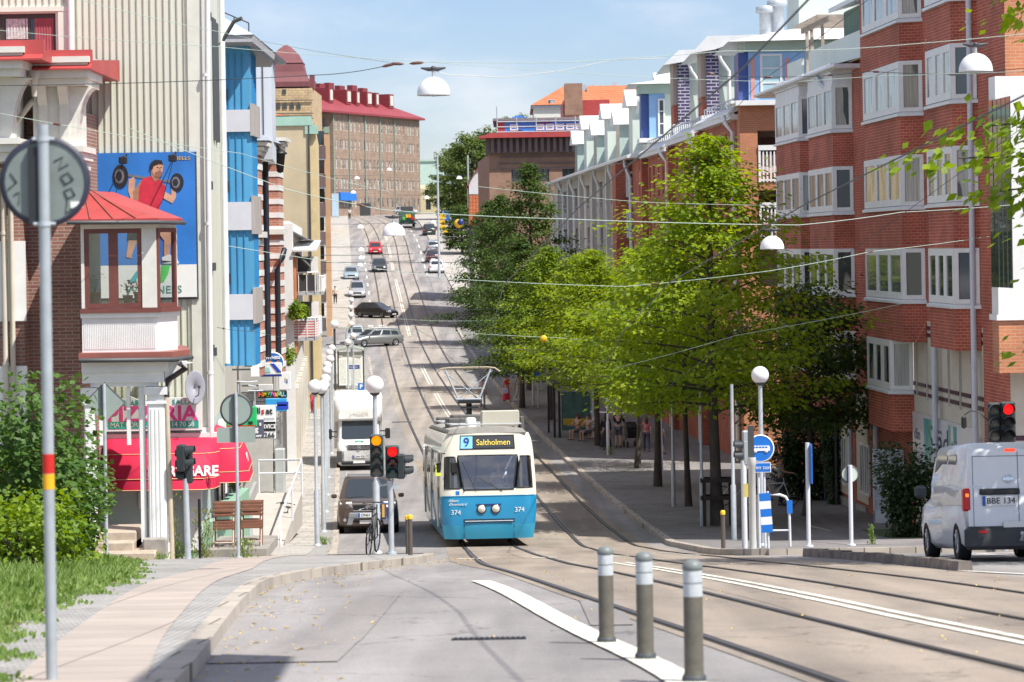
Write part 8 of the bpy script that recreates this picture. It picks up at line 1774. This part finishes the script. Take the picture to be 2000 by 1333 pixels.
def person(label, loc, rz=0, h=1.72, sk=0, hair=(.05,.03,.02), long_hair=False, top=None, legs=None, dress=None, pose='walk', shoes=(.1,.1,.1), sleeves=True, shorts=False, arms=None, group=None):
    o = thing('person', label, 'person', loc, rz, group); k = h/1.72; J = {}
    sit = pose == 'sit'; bikep = pose == 'bike'; st = .0 if pose in ('stand','push') else .16
    zp = .55 if sit else 1.0 if bikep else .93
    def a(n, x, y, z, r): J[n] = (x*k, y*k, z*k, r*k)
    ln = -.10 if bikep else -.02 if pose == 'push' else 0
    a('pelvis',0,0,zp,.125); a('waist',0,ln*.4,zp+.19,.115); a('chest',0,ln,zp+.38,.135); a('neck',0,ln*1.2,zp+.55,.05); a('head',0,ln*1.3-.015,zp+.68,.088); a('crown',0,ln*1.3-.005,zp+.755,.075); a('nose',0,ln*1.3-.105,zp+.665,.014)
    for s, n in ((-1,'l'),(1,'r')):
        f = st*s
        a('sh'+n,s*.175,ln,zp+.47,.055)
        if arms and arms.get(n) == 'fwd' or pose in ('push',) or bikep or sit: a('el'+n,s*.22,ln-.17,zp+.27,.042); a('wr'+n,s*.17,ln-.40,zp+.22,.028); a('pa'+n,s*.16,ln-.48,zp+.22,.03); fd = (0,-.07,-.015)
        elif arms and arms.get(n) == 'out': a('el'+n,s*.30,ln-.08,zp+.24,.042); a('wr'+n,s*.48,ln-.18,zp+.14,.028); a('pa'+n,s*.55,ln-.21,zp+.11,.03); fd = (s*.06,-.02,-.03)
        elif arms and arms.get(n) == 'head': a('el'+n,s*.27,ln-.22,zp+.42,.042); a('wr'+n,s*.13,ln-.16,zp+.60,.028); a('pa'+n,s*.11,ln-.13,zp+.67,.028); fd = (-s*.02,.02,.05)
        else: a('el'+n,s*.225,ln+.02-f*.6,zp+.20,.042); a('wr'+n,s*.235,ln-.05-f*1.3,zp-.04,.028); a('pa'+n,s*.235,ln-.07-f*1.4,zp-.12,.03); fd = (0,-.02,-.07)
        P0 = J['pa'+n]
        for q in range(4):
            dx = (-.026+.0175*q); b = (P0[0]+(dx*k if abs(fd[0]) < .05 else 0), P0[1]+(0 if abs(fd[0]) < .05 else dx*k), P0[2]); l1 = (.95,1.1,1.05,.85)[q]*k
            J['f%d%s' % (q,n)] = (b[0]+fd[0]*.6*l1, b[1]+fd[1]*.6*l1, b[2]+fd[2]*.6*l1, .0095*k); J['g%d%s' % (q,n)] = (b[0]+fd[0]*1.15*l1, b[1]+fd[1]*1.15*l1-.012*k, b[2]+fd[2]*1.1*l1-.008*k, .0075*k)
        J['t%s' % n] = (P0[0]-s*.035*k, P0[1]-.02*k+fd[1]*.2, P0[2]+.015*k+fd[2]*.3, .010*k)
        a('hp'+n,s*.09,0,zp-.05,.092)
        if sit: a('kn'+n,s*.11,-.44,zp-.04,.06); a('an'+n,s*.11,-.42,.09,.042); a('to'+n,s*.11,-.56,.04,.034)
        elif bikep: a('kn'+n,s*.11,-.30,zp-.30+.12*s,.06); a('an'+n,s*.11,-.12,zp-.72+.15*s,.042); a('to'+n,s*.11,-.25,zp-.76+.15*s,.034)
        else: a('kn'+n,s*.10,-.05-f*.7,.49,.06); a('an'+n,s*.10,.03-f*1.5,.09,.042); a('to'+n,s*.10,-.12-f*1.5,.045,.034)
    E = [['pelvis','waist','chest','neck','head','crown'],['head','nose']]
    for n in 'lr':
        E += [['chest','sh'+n,'el'+n,'wr'+n,'pa'+n],['pelvis','hp'+n,'kn'+n,'an'+n,'to'+n],['pa'+n,'t'+n]]+[['pa'+n,'f%d%s' % (q,n),'g%d%s' % (q,n)] for q in range(4)]
    skin_mesh('body', J, E, skmat(sk), o)
    def cloth(nm, names, E2, mat, grow, cut=None):
        Q2 = {q: (*J[q][:3], J[q][3]+grow*k) for q in names}
        if cut: Q2.update(cut)
        skin_mesh(nm, Q2, E2, mat, o)
    mid = lambda p, q, t, r: tuple(J[p][i]+(J[q][i]-J[p][i])*t for i in range(3))+(r*k,)
    if top:
        tm = mk('cloth_%s' % '_'.join('%d' % (c*99) for c in top), top, .85, .12, 9); n_ = ['pelvis','waist','chest','shl','shr']; ee = [['pelvis','waist','chest','shl'],['chest','shr']]
        cut = {}
        for n in 'lr':
            if sleeves == 'long': n_ += ['el'+n,'wr'+n]; ee.append(['sh'+n,'el'+n,'wr'+n])
            elif sleeves: cut['sv'+n] = mid('sh'+n,'el'+n,.65,.06); ee.append(['sh'+n,'sv'+n])
        cloth('shirt', n_, ee, tm, .016, cut)
    if legs:
        lm = mk('cloth_%s' % '_'.join('%d' % (c*99) for c in legs), legs, .85, .12, 9)
        if shorts: cloth('shorts', ['pelvis','hpl','hpr'], [['pelvis','hpl','cl'],['pelvis','hpr','cr']], lm, .02, {'cl': mid('hpl','knl',.9,.085), 'cr': mid('hpr','knr',.9,.085)})
        else: cloth('trousers', ['pelvis','hpl','hpr','knl','knr','anl','anr'], [['pelvis','hpl','knl','anl'],['pelvis','hpr','knr','anr']], lm, .016)
    if dress:
        dm_ = mk('cloth_%s' % '_'.join('%d' % (c*99) for c in dress[0]), dress[0], .85, .15, 6); zb = dress[1]; secs = []
        for t, rx, ry in ((1.0,.14,.10),(.86,.165,.125),(.70,.125,.10),(.5,.18,.15),(.25,.23,.22),(0,.30,.30)):
            z = zb+(zp+.46-zb)*t; w_ = 1+.12*math.sin(t*9); secs.append([((rx*(1+.06*math.cos(5*q))*math.cos(q)*w_)*k, (ry*math.sin(q)+(.06*(1-t) if pose == 'walk' else 0))*k, z*k) for q in [2*pi*i/18 for i in range(18)]])
        m = MB(); m.loft(secs, 0, True); m.build('dress', dm_, o)
    hd = J['head']; hm = mk('hair_%d_%d' % (hair[0]*99, hair[1]*99), hair, .6, .2, 20); m = MB(); c = (hd[0], hd[1]+.018*k, hd[2]+.035*k); secs = []
    for i in range(7):
        t = i/6; zz = c[2]+(.092-.135*t if not long_hair else .092-.36*t)*k; rr = (.03+.085*math.sin(min(1,t*(1.6 if not long_hair else 2.6)+.08)*pi/2))*k*(1 if not long_hair else 1-.25*max(0,t-.5)); secs.append([(c[0]+rr*.92*math.cos(q), c[1]+rr*max(-.62 if t > .35 else -1.0, math.sin(q))+(.02*k if t > .35 else 0), zz) for q in [2*pi*j/14 for j in range(14)]])
    m.loft(secs, 0, True); m.build('hair', hm, o)
    for s in (-1,1): m = MB(); m.ball((hd[0]+s*.032*k, hd[1]-.083*k, hd[2]+.012*k), .011*k, 6); m.build('eye', BLACK, o)
    m = MB(); m.bbox(hd[0]-.025*k, hd[0]+.025*k, hd[1]-.092*k, hd[1]-.078*k, hd[2]-.055*k, hd[2]-.044*k, .004); m.build('mouth', mk('lips', (.35,.10,.09), .6), o)
    for s in (-1,1): m = MB(); m.ball((hd[0]+s*.09*k, hd[1]+.005*k, hd[2]-.003*k), .024*k, 6, 1.4); m.build('ear', skmat(sk), o)
    for n in 'lr':
        t_, a_ = Vector(J['to'+n][:3]), Vector(J['an'+n][:3]); d = (t_-a_); d.z = 0; d.normalize(); m = MB(); b0 = a_-d*.06*k; m.tube([(b0.x,b0.y,t_.z+.005),((a_+t_).x/2,(a_+t_).y/2,t_.z+.012),(t_.x+d.x*.05,t_.y+d.y*.05,t_.z-.004)], [.042*k,.048*k,.034*k], 8); m.build('shoe', mk('shoe_%d' % (shoes[0]*99), shoes, .6), o)
    return o
def bag(loc, lb, col, w=.18, h=.32, cat='bag'):
    o = thing('shopping_bag', lb, cat, loc); m = MB(); m.bbox(-w,w,-.06,.06,-h,0,.02); m.build('bag_body', mk('bag_%d' % (col[1]*99), col, .7), o); m = MB(); m.tube([(-w*.5,0,0),(-w*.35,0,.14),(w*.35,0,.14),(w*.5,0,0)], .008, 4); m.build('handle', BLACK, o)
wp = at(991,184,.12); person('woman in a long red dress walking on the right pavement with a white bag', wp, .5, 1.7, 0, (.10,.04,.02), True, dress=((.58,.03,.07),.12)); bag(wp+Vector((-.12,-.42,.86)), 'white and violet shopping bag carried by the woman in red', (.62,.58,.75))
person('woman in white trousers and a dark top walking beside the woman in red', at(1014,184.5,.12), .9, 1.72, 1, (.06,.03,.02), True, top=(.55,.52,.5), legs=(.68,.66,.66), arms={'r':'out'}, sleeves=False, shoes=(.7,.7,.7))
person('person in a white shirt seen behind the raised pantograph', at(943,180,.05), pi, 1.75, 0, (.15,.09,.05), top=(.72,.73,.76), legs=(.35,.36,.4), pose='stand')
sp = at(1208,141,.12); person('man in a black hoodie and grey shorts with orange socks pushing a stroller', sp, pi-.3, 1.82, 0, (.03,.03,.03), top=(.015,.015,.02), legs=(.12,.13,.15), shorts=True, sleeves='long', pose='push'); 
so = thing('stroller', 'black baby stroller in front of the man in the black hoodie', 'stroller', sp+Vector((.62,.15,0)), .2); m = MB(); m.loft([[(-.25,-.3,.45),(.25,-.3,.45),(.25,.35,.55),(-.25,.35,.55)],[(-.27,-.38,.8),(.27,-.38,.8),(.27,.3,1.0),(-.27,.3,1.0)]], 0, False); m.lathe([(.28,-.26),(.30,0),(.28,.26)], 12, (0,.18,.92), 'x'); m.build('seat', BLACK, so)
m = MB()
for s in (-.25,.25): m.tube([(s,-.45,1.0),(s,.1,.5),(s,.4,.15)], .015, 5); m.tube([(s,-.35,.15),(s,.15,.6)], .015, 5)
m.tube([(-.25,-.45,1.0),(.25,-.45,1.0)], .018, 5); m.build('frame', DGREY, so)
for s in (-.27,.27):
    for y in (-.35,.4): m = MB(); m.lathe([(.14,-.025),(.15,0),(.14,.025)], 14, (0,0,0), 'x'); m.build('wheel', RUBBER, so, loc=(s,y,.15))
person('woman in a long black coat walking behind the second tree trunk', at(1184,140,.12), pi, 1.68, 1, (.02,.02,.02), True, dress=((.012,.012,.015),.10), top=(.012,.012,.015), sleeves='long', pose='stand')
bx = at(1128,147,.12)
for dx, dy, col, lb in ((.05,2.0,(.55,.30,.22),'person in a pink top sitting in the right bus shelter'),(.55,1.2,(.60,.45,.4),'bare legged person bending forward on the shelter bench'),(1.0,2.6,(.70,.72,.76),'person in a white top sitting behind a tree trunk at the shelter')): person(lb, bx+Vector((dx,dy-1,-.05)), -.9, 1.7, 0, (.08,.05,.03), 'pink' in lb, top=col, legs=(.2,.2,.25), shorts=True, pose='sit')
person('child in a white shirt and blue shorts beyond the leaning tree trunk', at(1291,136,.12), pi+.5, 1.35, 0, (.2,.12,.06), top=(.72,.73,.76), legs=(.10,.16,.32), shorts=True)
person('person in a pink top partly behind the leaning tree trunk', at(1263,138,.12), pi, 1.6, 0, (.1,.06,.03), True, top=(.6,.12,.2), legs=(.1,.1,.15))
person('dark haired person in a grey shirt standing with a bicycle beside the ivy', at(1526,103.5,.12), 1.2, 1.72, 1, (.02,.015,.01), top=(.35,.33,.31), legs=(.06,.07,.1), pose='stand', arms={'l':'fwd'})
person('woman in a dark grey dress on the left pavement beside the shop fronts', at(595,186,.12), .2, 1.68, 1, (.06,.03,.02), True, dress=((.08,.09,.12),.42))
person('woman in a pink top behind the globe lamps on the left pavement', at(608,190,.12), 0, 1.7, 0, (.05,.03,.02), True, top=(.65,.33,.33), legs=(.3,.25,.25))
cb = at(612,176,.12); bike(cb, -pi/2+.1, 'bicycle ridden by the cyclist in red trousers on the left pavement'); person('cyclist in a pale top and red trousers riding along the left pavement', cb+Vector((0,.2,-.02)), .1, 1.7, 0, (.08,.05,.03), True, top=(.70,.66,.64), legs=(.6,.03,.06), pose='bike')
person('man in a pale shirt and black trousers walking up the far left pavement', at(655,300,.12), .1, 1.78, 0, (.1,.08,.06), top=(.65,.58,.52), legs=(.02,.02,.025)); person('person in a white top at the far left corner', at(683,480,.12), 0, 1.75, 0, (.05,.04,.03), top=(.75,.74,.73), legs=(.02,.02,.025))
person('person in a white shirt near the yellow detour signs at the hilltop', at(871,440,.12), 0, 1.75, 0, (.1,.07,.05), top=(.75,.74,.75), legs=(.2,.2,.24)); person('woman in red with a red bag by the left bus shelter', at(703,206,.12), 0, 1.65, 0, (.05,.03,.02), True, top=(.6,.03,.05), legs=(.1,.1,.1))
dv = person('tram driver in a white shirt seated behind the windscreen', tr.location, 0, 1.78, 2, (.03,.025,.02), top=(.74,.76,.80), legs=(.03,.04,.08), pose='sit', sleeves=True)
dv.matrix_world = tr.matrix_basis @ Matrix.Translation((.36,1.28,.92)); dv.scale = (1,1,1)
bake_skins()
# ------------------------------------------------------------------ overhead wires and hanging dome lamps
WIRE = mk('wire_pale_green', (.42,.52,.46), .5, 0); WIRED = mk('wire_dark', (.035,.05,.06), .5, 0); WIREW = mk('wire_white', (.62,.62,.58), .5, 0)
def wire(lb, pts, r=.012, mat=None, sag=.0, n=14, ins=()):
    """pts: picture columns/rows with depth, joined by slightly sagging spans"""
    W_ = [Vector((*[px(x,y,D)[0]], D, px(x,y,D)[1])) for x, y, D in pts]; q = []
    for a, b in zip(W_, W_[1:]):
        for i in range(n): t = i/n; p = a.lerp(b, t); p.z -= sag*4*t*(1-t); q.append(p)
    q.append(W_[-1]); o = thing('overhead_wire', lb, 'wire', q[0]); m = MB(); m.tube([p-q[0] for p in q], r*.5, 5); m.build('cable', mat or WIRE, o)
    if ins:
        m = MB()
        for t in ins: p = q[int(t*(len(q)-1))]-q[0]; d = (q[min(int(t*(len(q)-1))+1,len(q)-1)]-q[int(t*(len(q)-1))-1]).normalized(); m.tube([p-d*.10,p-d*.05,p+d*.05,p+d*.10], [.009,.024,.024,.009], 6)
        m.build('insulator', mk('insulator_brown', (.12,.05,.035), .4), o)
    return o
def contact(fn, lb, xo, h=5.2):
    q = []; y = 14.0
    while y < 470: q.append(Vector((fn(y)+xo*(1 if int(y/28) % 2 else -1), y, gz(y)+h))); y += 14
    o = thing('overhead_wire', lb, 'wire', q[0]); m = MB(); m.tube([p-q[0] for p in q], .010, 5); m.build('cable', WIRED, o)
contact(trl, 'dark contact wire running above the left tram track', .15); contact(trr, 'dark contact wire running above the right tram track', .15)
wire('dark wire from the old brick house to the dome lamp at the top', [(-40,168,42),(620,147,42),(770,125,42)], .011, WIRED, .03, ins=(.97,)); wire('pale wire carrying the top dome lamp across the sky to the right', [(770,125,42),(838,121,42),(1110,122,42),(1420,100,42),(1660,96,42),(2050,62,42)], .010, WIRE, .01, ins=(.02,.14,))
wire('white cable dipping right from the top dome lamp', [(852,140,42),(875,146,42),(985,152,42),(1100,138,42),(1200,117,42),(1300,114,42)], .010, WIREW, 0); wire('pale green wire from the ribbed wall down past the blue bay to the top lamp', [(128,-8,50),(435,64,50),(760,122,42)], .010, WIRE, .03)
wire('pale wire crossing the sky above the brown block', [(-20,58,48),(430,92,48),(800,118,48),(1250,150,60),(1540,160,66)], .009, WIRE, .02); wire('pale wire low across the old brick house and striped house', [(0,222,46),(470,300,52),(760,375,58)], .010, WIRE, .03, ins=(.12,))
wire('heavy pale span wire holding the small dome lamp above the road', [(250,250,56),(560,370,60),(700,400,60),(770,412,60),(1100,428,60),(1560,440,62),(1760,415,66),(2040,395,66)], .016, WIRE, .02, ins=(.3,.70)); wire('pale span wire from the small gable to the terraced row', [(935,365,90),(1250,395,90),(1550,402,90)], .016, WIRE, .02)
wire('pale span wire across the middle of the lime trees', [(440,480,70),(880,545,70),(1220,560,70),(1500,530,70),(1700,492,72),(1935,462,76)], .014, WIRE, .02, ins=(.45,.8)); wire('pale thin wire low over the tram tracks behind the pantograph', [(660,640,120),(900,650,120),(1090,660,120),(1230,670,120)], .018, WIRE, .02, ins=(.8,))
wire('second thin wire low over the tram tracks', [(700,676,130),(1000,683,130),(1230,684,130)], .018, WIRED, .02, ins=(.55,.9)); wire('dark wire slanting down across the terraced brick row', [(1720,-20,60),(1480,165,80),(1300,360,110),(1150,500,140)], .016, WIRED, .02); wire('dark wire slanting across the red bays to the lime trees', [(2010,240,60),(1720,450,64),(1480,620,70),(1300,760,78)], .012, WIRED, .0)
wire('dark feeder cable with insulators before the mint dormers', [(1380,142,60),(1420,150,60),(1580,150,60),(1700,140,58),(1860,146,56),(2050,128,54)], .014, WIRED, .01, ins=(.05,.3,.48,.62,.8)); wire('pale wire under the feeder cable on the right', [(1560,160,58),(1700,150,57),(1950,142,55),(2050,138,54)], .014, WIRE, 0)
wire('thin pale wire crossing the lower trees on the right', [(1200,720,90),(1440,655,84),(1780,590,80)], .012, WIRE, .03); wire('grey stay wire with a clamp from the pale green corner to the blue bay', [(424,640,64),(500,648,76),(560,660,100)], .012, WIRED, .02, ins=(.1,))
for i, (y, D) in enumerate(((590,160),(612,190),(520,250),(488,300))): wire(['thin dark wire over the road at the crossing','thin pale wire over the road above the black hatchback','thin wire over the road by the dark grey car','thin wire over the road above the red car'][i], [(600,y+6,D),(760,y+10,D),(960,y+14,D)], .02, (WIRED, WIRE)[i % 2], .1, ins=(.5,) if i != 1 else ())
b = px(1062,662,118); o = thing('wire_marker', 'round yellow disc hanging on a wire in front of the lime trees', 'marker', (b[0],118,b[1])); m = MB(); m.lathe([(.001,0),(.14,0),(.14,.02),(.001,.02)], 20, (0,0,0), 'y'); m.build('disc', YELLOW, o); m = MB(); m.tube([(0,.01,.13),(0,.01,.22)], .012, 4); m.build('hanger', DGREY, o)
DOME = mk('dome_white', (.80,.80,.83), .3, .03, 2)
def dome(x, y, D, w, lb, big=False):
    X, Z = px(x, y, D); r = w*D/FOC/2; o = thing('hanging_lamp', lb, 'hanging lamp', (X,D,Z), 0, 'dome lamps hanging over the street')
    m = MB(); m.lathe([(r*.97,.01*r),(r,0),(r*1.01,.02*r)]+[(r*math.cos(t)*1.0, r*.10+r*1.02*math.sin(t)) for t in [pi/2*k/9*.97 for k in range(10)]]+[(.002,r*1.13)], 28, caps=False); m.build('shade', DOME, o)
    m = MB(); m.lathe([(r*.96,.02),(.001,.03)], 28, caps=False); m.ball((0,0,r*.18),r*.26,10); m.build('diffuser', LGREY, o)
    m = MB(); m.cyl((0,0,r*1.1),(0,0,r*1.5),r*.09,None,8); m.build('stem', GALV, o)
    m = MB(); m.ball((0,0,r*1.62),r*.20,10,.8); m.tube([(-r*.75,0,r*1.66),(-r*.3,0,r*1.58),(r*.3,0,r*1.58),(r*.75,0,r*1.66)], [r*.05,r*.14,r*.14,r*.05], 6); m.build('wire_clamp', mk('clamp_dark', (.05,.045,.055), .5), o)
    return o
dome(847,187,42,65,'large white dome lamp hanging high against the sky'); dome(1906,141,43,66,'large white dome lamp in front of the red bays at the upper right'); dome(769,461,60,46,'white dome lamp hanging low over the far road'); dome(1508,487,62,47,'white dome lamp hanging before the orange gable balcony')
for x, y, D, w, lb in ((704,446,330,14,'small far dome lamp above the far left kerb'),(705,490,250,13,'tiny far dome lamp by the red car'),(705,506,230,13,'tiny far dome lamp under the red car'),(703,520,215,13,'lowest of the tiny far dome lamps by the red car'),(833,388,420,11,'tiny far dome lamp left of the tall mast'),(846,436,360,11,'tiny far dome lamp right of the green truck'),(868,520,230,12,'tiny dome lamp beside the parked white car'),(697,350,430,11,'tiny dome lamp on the brown block, upper left'),(760,333,470,10,'tiny dome lamp on the brown block, centre'),(690,378,400,11,'tiny dome lamp near the blue shop sign'),(897,350,400,12,'tiny dome lamp before the far trees')): 
    X, Z = px(x, y, D); r = w*D/FOC/2; o = thing('hanging_lamp', lb, 'hanging lamp', (X,D,Z), 0, 'dome lamps hanging over the street'); m = MB(); m.lathe([(r,0)]+[(r*math.cos(t), r*math.sin(t)) for t in [pi/2*k/6*.97 for k in range(7)]]+[(.002,r)], 14); m.build('shade', DOME, o); m = MB(); m.tube([(-4,0,r*1.3),(0,0,r*1.1),(4,0,r*1.3)], .02, 4); m.build('hanger', WIRED, o)
# ------------------------------------------------------------------ lettering becomes plain mesh
bpy.context.view_layer.update(); dg = bpy.context.evaluated_depsgraph_get()
for o in [o for o in bpy.data.objects if o.type == 'FONT']:
    me = bpy.data.meshes.new_from_object(o.evaluated_get(dg)); n_ = bpy.data.objects.new('lettering', me); C.objects.link(n_); n_.parent = o.parent; n_.matrix_local = o.matrix_local.copy()
    bpy.data.objects.remove(o)
# ------------------------------------------------------------------ light, sky, camera
SUN = Vector((.52,-.42,1)).normalized()
el = math.asin(SUN.z); az = math.atan2(SUN.x, SUN.y)
ld = bpy.data.lights.new('sun', 'SUN'); ld.energy = 5.0; ld.angle = math.radians(.53); ld.color = (1,.955,.87)
lo = bpy.data.objects.new('sun', ld); C.objects.link(lo); lo.rotation_euler = SUN.to_track_quat('Z','Y').to_euler()
w = bpy.data.worlds.new('World'); bpy.context.scene.world = w; w.use_nodes = True; nt = w.node_tree; N, L = nt.nodes.new, nt.links.new
bg = nt.nodes['Background']; sk = N('ShaderNodeTexSky'); sk.sky_type = 'NISHITA'; sk.sun_disc = False; sk.sun_elevation = el; sk.sun_rotation = az
sk.air_density = 1.0; sk.dust_density = .35; sk.ozone_density = 2.5; sk.altitude = 50
tc = N('ShaderNodeTexCoord'); mp = N('ShaderNodeMapping'); mp.inputs['Scale'].default_value = (9,9,22); mp.inputs['Location'].default_value = (.4,0,1.3); L(tc.outputs['Generated'], mp.inputs[0])
n = N('ShaderNodeTexNoise'); n.inputs['Scale'].default_value = 1.0; n.inputs['Detail'].default_value = 7; n.inputs['Roughness'].default_value = .55; L(mp.outputs[0], n.inputs[0])
mr = N('ShaderNodeMapRange'); mr.interpolation_type = 'SMOOTHSTEP'; mr.inputs[1].default_value = .44; mr.inputs[2].default_value = .78; mr.inputs[3].default_value = 0; mr.inputs[4].default_value = .58; L(n.outputs['Fac'], mr.inputs[0])
sp = N('ShaderNodeSeparateXYZ'); L(tc.outputs['Generated'], sp.inputs[0]); m3 = N('ShaderNodeMapRange'); m3.interpolation_type = 'SMOOTHSTEP'; m3.inputs[1].default_value = .10; m3.inputs[2].default_value = .40; m3.inputs[4].default_value = .34; L(sp.outputs[2], m3.inputs[0])  # extra cloud white high overhead, out of view, added to raise the fill light
ad = N('ShaderNodeMath'); ad.operation = 'ADD'; ad.use_clamp = True; L(mr.outputs[0], ad.inputs[0]); L(m3.outputs[0], ad.inputs[1])
mx = N('ShaderNodeMix'); mx.data_type = 'RGBA'; L(ad.outputs[0], mx.inputs[0]); tn = N('ShaderNodeVectorMath'); tn.operation = 'MULTIPLY'; tn.inputs[1].default_value = (.90,.94,1.15); L(sk.outputs[0], tn.inputs[0]); L(tn.outputs[0], mx.inputs[6]); mx.inputs[7].default_value = (9.0,8.9,9.2,1)
L(mx.outputs[2], bg.inputs[0]); bg.inputs[1].default_value = .088
cd = bpy.data.cameras.new('camera'); cam = bpy.data.objects.new('camera', cd); C.objects.link(cam)
cd.sensor_width = 36; cd.lens = FOC/2000*36; cd.clip_end = 6000; cd.clip_start = .1
cd.shift_y = -(666.5-HY)/2000
cam.matrix_world = Matrix.Rotation(pi/2,4,'X') @ Matrix.Rotation(-TH,4,'Z')
cd.dof.use_dof = True; cd.dof.focus_distance = 80; cd.dof.aperture_fstop = 4.5
sc = bpy.context.scene; sc.camera = cam
sc.view_settings.view_transform = 'Standard'; sc.view_settings.look = 'None'; sc.view_settings.exposure = .46; sc.view_settings.gamma = 1
sc.render.engine = 'CYCLES'; sc.cycles.max_bounces = 7; sc.cycles.transparent_max_bounces = 16; sc.cycles.use_denoising = True
